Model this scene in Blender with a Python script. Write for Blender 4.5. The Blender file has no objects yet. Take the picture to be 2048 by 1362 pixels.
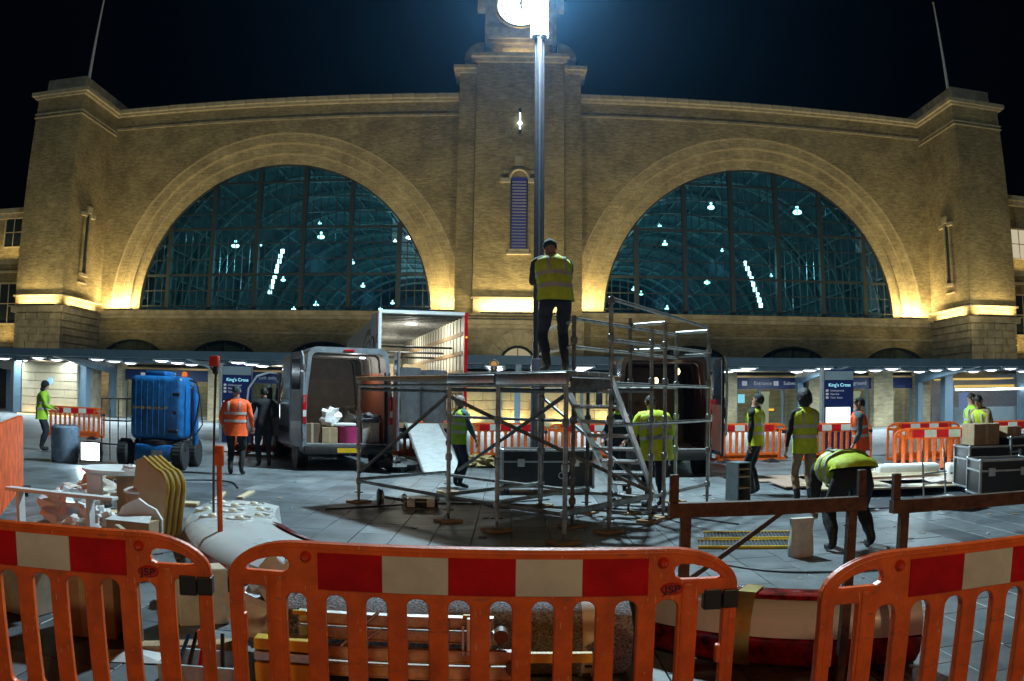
import bpy, bmesh, math, random
from math import sin, cos, pi, radians, sqrt, atan2, hypot
from mathutils import Vector, Matrix, noise
random.seed(7)
scn = bpy.context.scene
COL = scn.collection

# ------------------------------------------------------------------ camera, world, lights, exposure
cam_d = bpy.data.cameras.new('camera'); cam = bpy.data.objects.new('camera', cam_d); COL.objects.link(cam)
cam_d.type = 'PANO'
cam_d.panorama_type = 'FISHEYE_EQUISOLID'
cam_d.sensor_fit = 'HORIZONTAL'; cam_d.sensor_width = 36.0; cam_d.sensor_height = 36.0*681/1024
cam_d.fisheye_lens = 29.09; cam_d.fisheye_fov = radians(180)
cam_d.clip_start = 0.05; cam_d.clip_end = 2000
TILT, ROLL = 0.0713, 0.0113
fwd = Vector((0, cos(TILT), sin(TILT))); rt = Vector((1, 0, 0)); up = Vector((0, -sin(TILT), cos(TILT)))
r2 = rt*cos(ROLL) + up*sin(ROLL); u2 = up*cos(ROLL) - rt*sin(ROLL)
cam.matrix_world = Matrix(((r2.x, u2.x, -fwd.x, -0.32), (r2.y, u2.y, -fwd.y, 0.0), (r2.z, u2.z, -fwd.z, 1.6), (0, 0, 0, 1)))
scn.camera = cam

world = bpy.data.worlds.new('World'); scn.world = world; world.use_nodes = True
bg = world.node_tree.nodes['Background']
bg.inputs[0].default_value = (0.10, 0.32, 0.75, 1); bg.inputs[1].default_value = 0.0008
scn.view_settings.view_transform = 'Standard'; scn.view_settings.look = 'None'
scn.view_settings.exposure = 0.0; scn.view_settings.gamma = 1.0; scn.view_settings.use_curve_mapping = False
scn.cycles.use_denoising = True
scn.cycles.max_bounces = 6; scn.cycles.diffuse_bounces = 3; scn.cycles.glossy_bounces = 3
scn.cycles.transmission_bounces = 4; scn.cycles.transparent_max_bounces = 12
scn.cycles.sample_clamp_indirect = 4.0; scn.cycles.sample_clamp_direct = 40.0
scn.cycles.caustics_reflective = False; scn.cycles.caustics_refractive = False
scn.cycles.use_light_tree = True

def light(kind, loc, power, col, size=0.1, size_y=None, target=None, spot=None, name='lamp_light', spread=None):
    d = bpy.data.lights.new(name, kind); d.energy = power; d.color = col
    if kind in ('POINT', 'SPOT'): d.shadow_soft_size = size
    if kind == 'SPOT': d.spot_size = spot or radians(100); d.spot_blend = 0.6
    if kind == 'AREA':
        d.size = size
        if size_y: d.shape = 'RECTANGLE'; d.size_y = size_y
        if spread: d.spread = spread
    o = bpy.data.objects.new(name, d); COL.objects.link(o); o.location = loc
    if target is not None:
        o.rotation_euler = (Vector(target)-Vector(loc)).to_track_quat('-Z', 'Y').to_euler()
    return o

COOL = (0.66, 0.90, 1.0); WARM = (1.0, 0.77, 0.34); TEAL = (0.22, 0.75, 0.9)
MAST = (0.20, 16.4)
light('POINT', (MAST[0], MAST[1]-0.42, 10.3), 12000, COOL, 0.35, name='mast_light')
# sodium street lamp behind the photographer
light('POINT', (2.6, -7.0, 6.5), 1000, (1.0, 0.62, 0.30), 0.25, name='street_lamp_light')

# ------------------------------------------------------------------ materials
def _ramp(nt, fac, c0, c1, p0=0.35, p1=0.65):
    r = nt.nodes.new('ShaderNodeValToRGB'); r.color_ramp.elements[0].position = p0; r.color_ramp.elements[1].position = p1
    r.color_ramp.elements[0].color = (*c0, 1); r.color_ramp.elements[1].color = (*c1, 1)
    nt.links.new(fac, r.inputs[0]); return r.outputs[0]

def M(name, col, rough=0.6, metal=0.0, var=0.18, scale=6.0, bump=0.0, bscale=60.0, trans=0.0, emit=None, es=1.0, coat=0.0, alpha=None, spec=0.5):
    m = bpy.data.materials.new(name); m.use_nodes = True; nt = m.node_tree; b = nt.nodes['Principled BSDF']
    tc = nt.nodes.new('ShaderNodeTexCoord')
    if var > 0:
        n = nt.nodes.new('ShaderNodeTexNoise'); n.inputs['Scale'].default_value = scale; n.inputs['Detail'].default_value = 6; n.inputs['Roughness'].default_value = 0.65
        nt.links.new(tc.outputs['Object'], n.inputs['Vector'])
        lo = tuple(c*(1-var) for c in col); hi = tuple(min(1, c*(1+var)) for c in col)
        nt.links.new(_ramp(nt, n.outputs['Fac'], lo, hi), b.inputs['Base Color'])
        mr = nt.nodes.new('ShaderNodeMapRange'); mr.inputs['To Min'].default_value = max(0.03, rough-0.1); mr.inputs['To Max'].default_value = min(1, rough+0.12)
        nt.links.new(n.outputs['Fac'], mr.inputs['Value']); nt.links.new(mr.outputs[0], b.inputs['Roughness'])
    else:
        b.inputs['Base Color'].default_value = (*col, 1); b.inputs['Roughness'].default_value = rough
    b.inputs['Metallic'].default_value = metal; b.inputs['Specular IOR Level'].default_value = spec
    b.inputs['Transmission Weight'].default_value = trans; b.inputs['Coat Weight'].default_value = coat
    if bump > 0:
        n2 = nt.nodes.new('ShaderNodeTexNoise'); n2.inputs['Scale'].default_value = bscale; n2.inputs['Detail'].default_value = 4
        nt.links.new(tc.outputs['Object'], n2.inputs['Vector'])
        bp = nt.nodes.new('ShaderNodeBump'); bp.inputs['Strength'].default_value = bump; bp.inputs['Distance'].default_value = 0.02
        nt.links.new(n2.outputs['Fac'], bp.inputs['Height']); nt.links.new(bp.outputs[0], b.inputs['Normal'])
    if emit is not None:
        b.inputs['Emission Color'].default_value = (*emit, 1); b.inputs['Emission Strength'].default_value = es
        m.cycles.emission_sampling = 'NONE'
    if alpha is not None: b.inputs['Alpha'].default_value = alpha
    return m

def M_brick(name, c1, c2, mortar, bw=0.23, bh=0.075, bump=0.6):
    m = bpy.data.materials.new(name); m.use_nodes = True; nt = m.node_tree; b = nt.nodes['Principled BSDF']; L = nt.links.new
    g = nt.nodes.new('ShaderNodeNewGeometry'); sx = nt.nodes.new('ShaderNodeSeparateXYZ'); L(g.outputs['Position'], sx.inputs[0])
    ad = nt.nodes.new('ShaderNodeMath'); ad.operation = 'ADD'; L(sx.outputs[0], ad.inputs[0]); L(sx.outputs[1], ad.inputs[1])
    cb = nt.nodes.new('ShaderNodeCombineXYZ'); L(ad.outputs[0], cb.inputs[0]); L(sx.outputs[2], cb.inputs[1])
    bt = nt.nodes.new('ShaderNodeTexBrick'); L(cb.outputs[0], bt.inputs['Vector'])
    bt.inputs['Scale'].default_value = 1.0; bt.inputs['Brick Width'].default_value = bw; bt.inputs['Row Height'].default_value = bh
    bt.inputs['Mortar Size'].default_value = 0.009; bt.inputs['Mortar Smooth'].default_value = 0.3; bt.inputs['Bias'].default_value = -0.1
    bt.inputs['Color1'].default_value = (*c1, 1); bt.inputs['Color2'].default_value = (*c2, 1); bt.inputs['Mortar'].default_value = (*mortar, 1)
    n = nt.nodes.new('ShaderNodeTexNoise'); n.inputs['Scale'].default_value = 0.55; n.inputs['Detail'].default_value = 8; n.inputs['Roughness'].default_value = 0.7
    L(g.outputs['Position'], n.inputs['Vector'])
    st = _ramp(nt, n.outputs['Fac'], (0.55, 0.53, 0.5), (1.12, 1.1, 1.05), 0.32, 0.68)
    mx = nt.nodes.new('ShaderNodeMix'); mx.data_type = 'RGBA'; mx.blend_type = 'MULTIPLY'; mx.inputs[0].default_value = 1
    L(bt.outputs['Color'], mx.inputs[6]); L(st, mx.inputs[7])
    n3 = nt.nodes.new('ShaderNodeTexNoise'); n3.inputs['Scale'].default_value = 1.0; n3.inputs['Detail'].default_value = 5; s3 = nt.nodes.new('ShaderNodeVectorMath'); s3.operation = 'MULTIPLY'; s3.inputs[1].default_value = (1.6, 7.5, 1); L(cb.outputs[0], s3.inputs[0]); L(s3.outputs[0], n3.inputs['Vector'])
    st2 = _ramp(nt, n3.outputs['Fac'], (0.80, 0.79, 0.77), (1.10, 1.10, 1.10), 0.38, 0.60)
    mx2 = nt.nodes.new('ShaderNodeMix'); mx2.data_type = 'RGBA'; mx2.blend_type = 'MULTIPLY'; mx2.inputs[0].default_value = 1
    L(mx.outputs[2], mx2.inputs[6]); L(st2, mx2.inputs[7]); L(mx2.outputs[2], b.inputs['Base Color'])
    bp = nt.nodes.new('ShaderNodeBump'); bp.inputs['Strength'].default_value = bump; bp.inputs['Distance'].default_value = 0.03
    mm = nt.nodes.new('ShaderNodeMath'); mm.operation = 'MULTIPLY_ADD'; mm.inputs[1].default_value = -1.0
    n4 = nt.nodes.new('ShaderNodeTexNoise'); n4.inputs['Scale'].default_value = 5.0; n4.inputs['Detail'].default_value = 3
    sc = nt.nodes.new('ShaderNodeVectorMath'); sc.operation = 'MULTIPLY'; sc.inputs[1].default_value = (0.8, 2.6, 1); L(cb.outputs[0], sc.inputs[0]); L(sc.outputs[0], n4.inputs['Vector'])
    L(bt.outputs['Fac'], mm.inputs[0]); L(n4.outputs['Fac'], mm.inputs[2]); L(mm.outputs[0], bp.inputs['Height']); L(bp.outputs[0], b.inputs['Normal'])
    b.inputs['Roughness'].default_value = 0.9
    return m

def M_glass(name, tint, gloss=0.1, rough=0.03):
    m = bpy.data.materials.new(name); m.use_nodes = True; nt = m.node_tree; L = nt.links.new
    nt.nodes.remove(nt.nodes['Principled BSDF']); out = nt.nodes['Material Output']
    t = nt.nodes.new('ShaderNodeBsdfTransparent'); t.inputs[0].default_value = (*tint, 1)
    g = nt.nodes.new('ShaderNodeBsdfGlossy'); g.inputs['Roughness'].default_value = rough; g.inputs[0].default_value = (0.9, 0.95, 1, 1)
    f = nt.nodes.new('ShaderNodeFresnel'); f.inputs[0].default_value = 1.5
    a = nt.nodes.new('ShaderNodeMath'); a.operation = 'MULTIPLY_ADD'; a.inputs[1].default_value = 0.8; a.inputs[2].default_value = gloss*0.3; L(f.outputs[0], a.inputs[0])
    x = nt.nodes.new('ShaderNodeMixShader'); L(a.outputs[0], x.inputs[0]); L(t.outputs[0], x.inputs[1]); L(g.outputs[0], x.inputs[2]); L(x.outputs[0], out.inputs[0])
    return m

def M_emit(name, col, s):
    m = bpy.data.materials.new(name); m.use_nodes = True; nt = m.node_tree
    nt.nodes.remove(nt.nodes['Principled BSDF']); e = nt.nodes.new('ShaderNodeEmission')
    e.inputs[0].default_value = (*col, 1); e.inputs[1].default_value = s; nt.links.new(e.outputs[0], nt.nodes['Material Output'].inputs[0])
    m.cycles.emission_sampling = 'NONE'; return m

brick = M_brick('london_stock_brick', (0.45, 0.37, 0.20), (0.30, 0.245, 0.135), (0.23, 0.20, 0.135))
brick_arch = M_brick('gauged_brick', (0.53, 0.44, 0.26), (0.42, 0.345, 0.20), (0.34, 0.29, 0.18), 0.115, 0.23, 0.35)
stone = M('portland_stone', (0.42, 0.36, 0.25), 0.85, var=0.22, scale=2.2, bump=0.3, bscale=14)
stone_dark = M('weathered_stone', (0.34, 0.29, 0.20), 0.9, var=0.3, scale=1.6, bump=0.4, bscale=12)
iron = M('painted_iron', (0.02, 0.03, 0.035), 0.5, var=0.2)
lead = M('lead_grey', (0.10, 0.105, 0.11), 0.6)
pane_m = M_glass('window_glass', (0.46, 0.66, 0.68), 0.12)
clear_m = M_glass('clear_glass', (0.8, 0.88, 0.9), 0.2)
alu = M('aluminium', (0.55, 0.57, 0.58), 0.35, 0.9, var=0.12, scale=20)
alu_dull = M('dull_aluminium', (0.42, 0.44, 0.45), 0.5, 0.7, var=0.2, scale=15)
galv = M('galvanised_steel', (0.33, 0.35, 0.35), 0.42, 0.75, var=0.35, scale=9, bump=0.15)
galv_dark = M('dirty_steel', (0.17, 0.17, 0.165), 0.6, 0.5, var=0.4, scale=12, bump=0.2)
rust = M('rusty_steel', (0.085, 0.048, 0.032), 0.7, 0.35, var=0.45, scale=14, bump=0.4, bscale=80)
orange = M('orange_plastic', (0.90, 0.135, 0.010), 0.42, var=0.20, scale=9, bump=0.12, bscale=90)
nt = orange.node_tree; b_ = nt.nodes['Principled BSDF']; src = b_.inputs['Base Color'].links[0].from_socket; tc_ = [n for n in nt.nodes if n.type == 'TEX_COORD'][0]
for sc_, st_, col_, lo_, hi_ in ((70, (1, 1, 0.25), (0.95, 0.42, 0.22), 0.66, 0.70), (4, (1, 1, 0.35), (0.30, 0.07, 0.02), 0.58, 0.74), (28, (0.25, 1, 1), (0.40, 0.12, 0.05), 0.66, 0.72)):
    vm = nt.nodes.new('ShaderNodeVectorMath'); vm.operation = 'MULTIPLY'; vm.inputs[1].default_value = st_; nt.links.new(tc_.outputs['Object'], vm.inputs[0])
    nz = nt.nodes.new('ShaderNodeTexNoise'); nz.inputs['Scale'].default_value = sc_; nz.inputs['Detail'].default_value = 7; nt.links.new(vm.outputs[0], nz.inputs['Vector'])
    mr = nt.nodes.new('ShaderNodeMapRange'); mr.inputs['From Min'].default_value = lo_; mr.inputs['From Max'].default_value = hi_; mr.inputs['To Max'].default_value = 0.75; nt.links.new(nz.outputs['Fac'], mr.inputs['Value'])
    mx = nt.nodes.new('ShaderNodeMix'); mx.data_type = 'RGBA'; nt.links.new(mr.outputs[0], mx.inputs[0]); nt.links.new(src, mx.inputs[6]); mx.inputs[7].default_value = (*col_, 1); src = mx.outputs[2]
nt.links.new(src, b_.inputs['Base Color'])
orange_d = M('faded_orange_plastic', (0.60, 0.085, 0.015), 0.75, var=0.40, scale=4, bump=0.3, bscale=30, spec=0.2)
red_ref = M('red_reflective_sheet', (0.55, 0.006, 0.010), 0.6, var=0.30, scale=4, spec=0.2)
white_ref = M('white_reflective_sheet', (0.70, 0.67, 0.58), 0.55, var=0.14, scale=4, spec=0.2)
badge_m = M('red_badge', (0.55, 0.03, 0.01), 0.4)
black_m = M('black_rubber', (0.012, 0.012, 0.013), 0.55, var=0.3, scale=20, bump=0.15)
black_pl = M('black_plastic', (0.02, 0.02, 0.022), 0.4)
white_pl = M('white_plastic', (0.70, 0.71, 0.70), 0.35, var=0.07, scale=5)
white_pt = M('white_paint', (0.62, 0.64, 0.64), 0.45, var=0.10, scale=4)
plywood = M('plywood', (0.33, 0.20, 0.105), 0.65, var=0.25, scale=5, bump=0.15)
timber = M('timber', (0.36, 0.235, 0.12), 0.7, var=0.3, scale=9, bump=0.25)
pale_wood = M('pale_board', (0.52, 0.42, 0.27), 0.6, var=0.15, scale=6)
card = M('cardboard', (0.36, 0.25, 0.145), 0.85, var=0.15, scale=8)
blue_pt = M('blue_machine_paint', (0.010, 0.115, 0.33), 0.42, var=0.35, scale=6, coat=0.1, bump=0.1, bscale=40)
canopy_m = M('canopy_steel_paint', (0.10, 0.155, 0.195), 0.45, var=0.10, scale=1.5)
canopy_lt = M('canopy_soffit_panel', (0.16, 0.20, 0.22), 0.5, var=0.12, scale=1)
sign_blue = M('navy_sign', (0.008, 0.018, 0.085), 0.35, var=0.05)
silver_pt = M('silver_van_paint', (0.27, 0.31, 0.35), 0.3, 0.35, var=0.22, scale=3, coat=0.5)
black_pt = M('black_van_paint', (0.012, 0.012, 0.014), 0.22, var=0.2, coat=0.6)
maroon = M('brown_liner', (0.10, 0.028, 0.016), 0.5, var=0.25, scale=3)
liner = M('grey_van_liner', (0.17, 0.17, 0.16), 0.6, var=0.2, scale=4)
tail_red = M('red_lamp_lens', (0.5, 0.005, 0.008), 0.15, coat=0.5, var=0.1)
tyre_m = M('tyre_rubber', (0.02, 0.02, 0.02), 0.8, var=0.25, scale=14, bump=0.3)
rim_m = M('wheel_rim', (0.35, 0.35, 0.36), 0.4, 0.7)
hv_y = M('hi_vis_yellow', (0.52, 0.66, 0.02), 0.7, var=0.16, scale=7, bump=0.5, bscale=9)
hv_g = M('hi_vis_lime', (0.36, 0.62, 0.03), 0.7, var=0.16, scale=7, bump=0.5, bscale=9)
hv_o = M('hi_vis_orange', (0.85, 0.10, 0.012), 0.7, var=0.14, scale=7, bump=0.5, bscale=9)
reflective = M('silver_reflective_tape', (0.50, 0.50, 0.50), 0.4, 0.1, var=0.08)
navy_c = M('navy_cloth', (0.014, 0.018, 0.032), 0.85, var=0.35, scale=9, bump=0.6, bscale=12)
black_c = M('black_cloth', (0.012, 0.012, 0.014), 0.85, var=0.35, scale=9, bump=0.6, bscale=12)
grey_c = M('grey_cloth', (0.085, 0.09, 0.10), 0.9, var=0.25, scale=5, bump=0.6, bscale=7)
teal_c = M('teal_grey_cloth', (0.045, 0.085, 0.10), 0.85, var=0.25, scale=8, bump=0.5, bscale=12)
tan_c = M('tan_cloth', (0.27, 0.19, 0.11), 0.85, var=0.2, scale=8, bump=0.5, bscale=12)
skin_m = M('skin', (0.40, 0.22, 0.15), 0.55, var=0.1)
hair_m = M('dark_hair', (0.012, 0.009, 0.007), 0.6, var=0.3, scale=30, bump=0.6, bscale=60)
hair_g = M('grey_hair', (0.20, 0.18, 0.16), 0.7, var=0.3, scale=30, bump=0.6, bscale=60)
sack = M('canvas_sack', (0.60, 0.54, 0.46), 0.9, var=0.15, scale=9, bump=0.6, bscale=14)
plastic_bag = M('white_polythene', (0.62, 0.66, 0.70), 0.22, var=0.1, scale=6, coat=0.3)
pinkc = M('pink_plastic', (0.42, 0.03, 0.13), 0.5, var=0.15)
yellow_pl = M('yellow_plastic', (0.65, 0.40, 0.01), 0.4, var=0.15)
fibre = M('ladder_stile_bronze', (0.52, 0.38, 0.29), 0.45, var=0.3, scale=12)
felt = M('speckled_grey_felt', (0.30, 0.30, 0.33), 0.95, var=0.75, scale=75, bump=1.0, bscale=110)
green_t = M('green_tarpaulin', (0.07, 0.12, 0.012), 0.6, var=0.5, scale=18, bump=0.9, bscale=20)
gold_m = M('gold_strap', (0.45, 0.33, 0.10), 0.35, 0.6, var=0.2)
shiny_red = M('shiny_red_shell', (0.22, 0.003, 0.006), 0.18, var=0.85, scale=9, coat=0.6, bump=0.25, bscale=18)
pearl = M('pearl_white_shell', (0.60, 0.61, 0.60), 0.28, var=0.05, scale=2, coat=0.3)
beige_tab = M('beige_table_top', (0.40, 0.33, 0.19), 0.5, var=0.10, scale=3)
vault_m = M('shed_roof_panels', (0.10, 0.15, 0.16), 0.6, var=0.4, scale=0.5)
rib_m = M('shed_rib_paint', (0.42, 0.48, 0.48), 0.6, var=0.2)
pole_m = M('mast_aluminium', (0.15, 0.15, 0.18), 0.22, 0.8, var=0.08, scale=12)
gold_leaf = M('gilded_ring', (0.55, 0.40, 0.15), 0.4, 0.5)
E_COOL = M_emit('cool_lamp_glow', (0.8, 0.93, 1.0), 14)
E_MAST = M_emit('mast_lamp_glow', (0.75, 0.93, 1.0), 60)
E_DOWN = M_emit('downlight_glow', (0.72, 0.78, 1.0), 9)
E_SHED = M_emit('shed_lamp_glow', (0.62, 0.93, 1.0), 12)
E_WARM = M_emit('warm_spot_glow', (1.0, 0.62, 0.25), 5)
E_STRIP = M_emit('uplight_glow', (1.0, 0.80, 0.42), 1.6)
E_DIAL = M_emit('clock_dial_glow', (0.93, 1.0, 1.0), 3.5)
E_SCREEN = M_emit('screen_glow', (0.86, 0.95, 1.0), 3.5)
E_BLUE = M_emit('blue_led_glow', (0.03, 0.08, 1.0), 2.0)
E_RED = M_emit('red_sign_glow', (1.0, 0.03, 0.02), 1.5)
E_LOGO = M_emit('white_sign_lettering', (0.75, 0.85, 1.0), 0.35)
E_CYAN = M_emit('cyan_sign_lettering', (0.35, 0.85, 1.0), 1.2)
E_AMB = M_emit('amber_glow', (1.0, 0.45, 0.03), 2.0)
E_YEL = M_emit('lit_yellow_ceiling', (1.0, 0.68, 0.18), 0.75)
E_GREEN = M_emit('green_sign_glow', (0.55, 1.0, 0.6), 1.0)

# ------------------------------------------------------------------ mesh helpers
class MB:
    def __init__(s): s.v = []; s.f = []; s.mi = []
    def add(s, vs, fs, mi=0):
        n = len(s.v); s.v += [tuple(v) for v in vs]; s.f += [tuple(i+n for i in f) for f in fs]; s.mi += [mi]*len(fs); return s
    def box(s, x0, x1, y0, y1, z0, z1, mi=0, mat=None):
        vs = [Vector((x, y, z)) for z in (z0, z1) for y in (y0, y1) for x in (x0, x1)]
        if mat is not None: vs = [mat @ v for v in vs]
        return s.add(vs, [(0, 2, 3, 1), (4, 5, 7, 6), (0, 1, 5, 4), (2, 6, 7, 3), (0, 4, 6, 2), (1, 3, 7, 5)], mi)
    def bbox(s, x0, x1, y0, y1, z0, z1, b=0.01, mi=0, mat=None, seg=2):
        bm = bmesh.new(); bmesh.ops.create_cube(bm, size=1)
        for v in bm.verts: v.co = Vector(((x0+x1)/2+v.co.x*(x1-x0), (y0+y1)/2+v.co.y*(y1-y0), (z0+z1)/2+v.co.z*(z1-z0)))
        bmesh.ops.bevel(bm, geom=bm.edges[:], offset=b, segments=seg, affect='EDGES', profile=0.5)
        bm.verts.index_update()
        vs = [v.co.copy() for v in bm.verts]
        if mat is not None: vs = [mat @ v for v in vs]
        fs = [tuple(v.index for v in f.verts) for f in bm.faces]; bm.free(); return s.add(vs, fs, mi)
    def tube(s, p0, p1, r0, r1=None, n=10, cap=True, mi=0):
        p0 = Vector(p0); p1 = Vector(p1); r1 = r0 if r1 is None else r1
        d = (p1-p0).normalized(); a = d.orthogonal().normalized(); b = d.cross(a)
        vs = [p0+(a*cos(2*pi*i/n)+b*sin(2*pi*i/n))*r0 for i in range(n)]+[p1+(a*cos(2*pi*i/n)+b*sin(2*pi*i/n))*r1 for i in range(n)]
        fs = [(i, (i+1) % n, n+(i+1) % n, n+i) for i in range(n)]
        if cap: fs += [tuple(range(n))[::-1], tuple(range(n, 2*n))]
        return s.add(vs, fs, mi)
    def path(s, pts, r, n=8, mi=0, closed=False):
        pts = [Vector(p) for p in pts]; m = len(pts); vs = []; prev = None
        for i, p in enumerate(pts):
            if closed: d = (pts[(i+1) % m]-pts[i-1])
            else: d = pts[min(i+1, m-1)]-pts[max(i-1, 0)]
            d.normalize()
            a = d.orthogonal().normalized() if prev is None else (prev-d*prev.dot(d)).normalized()
            prev = a; b = d.cross(a); rr = r[i] if isinstance(r, (list, tuple)) else r
            vs += [p+(a*cos(2*pi*k/n)+b*sin(2*pi*k/n))*rr for k in range(n)]
        fs = []
        for i in range(m if closed else m-1):
            j = (i+1) % m
            fs += [(i*n+k, i*n+(k+1) % n, j*n+(k+1) % n, j*n+k) for k in range(n)]
        if not closed: fs += [tuple(range(n))[::-1], tuple(range((m-1)*n, m*n))]
        return s.add(vs, fs, mi)
    def loft(s, rings, mi=0, cap0=True, cap1=True, closed=True):
        n = len(rings[0]); vs = [Vector(p) for r in rings for p in r]; fs = []
        for i in range(len(rings)-1):
            for k in range(n if closed else n-1):
                fs.append((i*n+k, i*n+(k+1) % n, (i+1)*n+(k+1) % n, (i+1)*n+k))
        if cap0: fs.append(tuple(range(n))[::-1])
        if cap1: fs.append(tuple(range((len(rings)-1)*n, len(rings)*n)))
        return s.add(vs, fs, mi)
    def lathe(s, prof, c=(0, 0, 0), n=20, mi=0, axis='Z'):
        rings = []
        for r, z in prof:
            ring = []
            for k in range(n):
                a = 2*pi*k/n; x, y = r*cos(a), r*sin(a)
                p = {'Z': (x, y, z), 'X': (z, x, y), 'Y': (x, z, y)}[axis]
                ring.append((p[0]+c[0], p[1]+c[1], p[2]+c[2]))
            rings.append(ring)
        return s.loft(rings, mi, prof[0][0] > 1e-4, prof[-1][0] > 1e-4)
    def ball(s, c, r, n=12, m=8, mi=0, wob=0.0, seed=0):
        rx, ry, rz = r if isinstance(r, (tuple, list)) else (r, r, r); rings = []
        for i in range(m+1):
            t = pi*i/m; ring = []
            for k in range(n):
                a = 2*pi*k/n; d = Vector((sin(t)*cos(a), sin(t)*sin(a), -cos(t)))
                w = 1+wob*(noise.noise(d*2.1+Vector((seed*3.7, seed, 0)))+0.5*noise.noise(d*5.3+Vector((seed, 0, 3)))) if wob else 1
                ring.append((c[0]+d.x*rx*w, c[1]+d.y*ry*w, c[2]+d.z*rz*w))
            rings.append(ring)
        return s.loft(rings, mi, False, False)
    def prism(s, poly, y0, y1, mi=0, plane='XZ'):
        n = len(poly)
        def P(p, d): return (p[0], d, p[1]) if plane == 'XZ' else ((p[0], p[1], d) if plane == 'XY' else (d, p[0], p[1]))
        vs = [P(p, y0) for p in poly]+[P(p, y1) for p in poly]
        return s.add(vs, [(i, (i+1) % n, n+(i+1) % n, n+i) for i in range(n)]+[tuple(range(n))[::-1], tuple(range(n, 2*n))], mi)
    def xf(s, mat, start=0):
        for i in range(start, len(s.v)): s.v[i] = tuple(mat @ Vector(s.v[i]))
        return s
    def mesh(s, name, mats, smooth=False, ang=35):
        me = bpy.data.meshes.new(name); me.from_pydata(s.v, [], s.f)
        for m in (mats if isinstance(mats, (list, tuple)) else [mats]): me.materials.append(m)
        if any(s.mi): me.polygons.foreach_set('material_index', s.mi)
        bm = bmesh.new(); bm.from_mesh(me); bmesh.ops.recalc_face_normals(bm, faces=bm.faces[:])
        if smooth:
            for f in bm.faces: f.smooth = True
            for e in bm.edges:
                if len(e.link_faces) == 2 and e.calc_face_angle(0) > radians(ang): e.smooth = False
        bm.to_mesh(me); bm.free(); me.update(); return me

def obj(name, me, parent=None, loc=(0, 0, 0), rot=(0, 0, 0), label=None):
    o = bpy.data.objects.new(name, me); COL.objects.link(o); o.location = loc; o.rotation_euler = rot
    if parent is not None: o.parent = parent
    if label: o['label'] = label
    return o
def part(name, mb, mats, parent, smooth=False, loc=(0, 0, 0), rot=(0, 0, 0), label=None, ang=35):
    return obj(name, mb.mesh(name, mats, smooth, ang), parent, loc, rot, label)
def thing(name, label, cat, loc=(0, 0, 0), rz=0.0, group=None):
    o = bpy.data.objects.new(name, None); COL.objects.link(o); o.location = loc; o.rotation_euler = (0, 0, rz)
    o['label'] = label; o['category'] = cat
    if group: o['group'] = group
    o.empty_display_size = 0.1
    return o
def single(name, mb, mats, label, cat, loc=(0, 0, 0), rz=0.0, group=None, smooth=False, rot=None):
    o = part(name, mb, mats, None, smooth, loc, rot or (0, 0, rz)); o['label'] = label; o['category'] = cat
    if group: o['group'] = group
    return o
def struct(name, mb, mats, kind='structure', smooth=False):
    o = part(name, mb, mats, None, smooth); o['kind'] = kind; return o
def copy_tree(o, parent=None):
    c = o.copy(); COL.objects.link(c)
    if parent is not None: c.parent = parent
    for ch in o.children: copy_tree(ch, c)
    return c
def dup(root, loc, rz, label, group=None):
    c = copy_tree(root); c.location = loc; c.rotation_euler = (0, 0, rz); c['label'] = label
    if group: c['group'] = group
    return c
def fill2d(outer, holes, depth, bevel=0.0, name='panel'):
    """filled 2D outline with holes -> mesh data in the XZ plane, thickness along Y"""
    cu = bpy.data.curves.new(name, 'CURVE'); cu.dimensions = '2D'; cu.fill_mode = 'BOTH'; cu.extrude = depth/2; cu.bevel_depth = bevel; cu.bevel_resolution = 2 if bevel else 0
    for poly in [outer]+holes:
        sp = cu.splines.new('POLY'); sp.points.add(len(poly)-1)
        for p, q in zip(sp.points, poly): p.co = (q[0], q[1], 0, 1)
        sp.use_cyclic_u = True
    o = bpy.data.objects.new(name, cu); COL.objects.link(o)
    dg = bpy.context.evaluated_depsgraph_get(); me = bpy.data.meshes.new_from_object(o.evaluated_get(dg))
    bpy.data.objects.remove(o); bpy.data.curves.remove(cu)
    me.transform(Matrix(((1, 0, 0, 0), (0, 0, -1, 0), (0, 1, 0, 0), (0, 0, 0, 1)))); me.name = name
    return me
def text_mesh(txt, size, depth=0.004, align='CENTER'):
    cu = bpy.data.curves.new('lettering', 'FONT'); cu.body = txt; cu.size = size; cu.extrude = depth; cu.align_x = align; cu.align_y = 'CENTER'
    o = bpy.data.objects.new('lettering', cu); COL.objects.link(o)
    dg = bpy.context.evaluated_depsgraph_get(); me = bpy.data.meshes.new_from_object(o.evaluated_get(dg))
    bpy.data.objects.remove(o); bpy.data.curves.remove(cu)
    me.transform(Matrix(((1, 0, 0, 0), (0, 0, -1, 0), (0, 1, 0, 0), (0, 0, 0, 1)))); me.name = 'lettering'
    return me
def text(txt, size, mat, parent, loc, rot=(0, 0, 0), depth=0.004, align='CENTER'):
    w = txt.split()
    if len(w) == 2:   # each word a mesh of its own, spaced as in the full line
        full = text_mesh(txt, size, depth, align); xs = [v.co.x for v in full.vertices]; x0, x1 = min(xs), max(xs); bpy.data.meshes.remove(full); o = None
        for i, q in enumerate(w):
            me = text_mesh(q, size, depth, 'LEFT'); xs = [v.co.x for v in me.vertices]; me.transform(Matrix.Translation(((x0-min(xs)) if i == 0 else (x1-max(xs)), 0, 0))); me.materials.clear(); me.materials.append(mat); o = obj('lettering', me, parent, loc, rot)
        return o
    me = text_mesh(txt, size, depth, align); me.materials.clear(); me.materials.append(mat)
    return obj('lettering', me, parent, loc, rot)
def arc(cx, cz, r, a0, a1, n): return [(cx+r*cos(a0+(a1-a0)*i/n), cz+r*sin(a0+(a1-a0)*i/n)) for i in range(n+1)]

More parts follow.
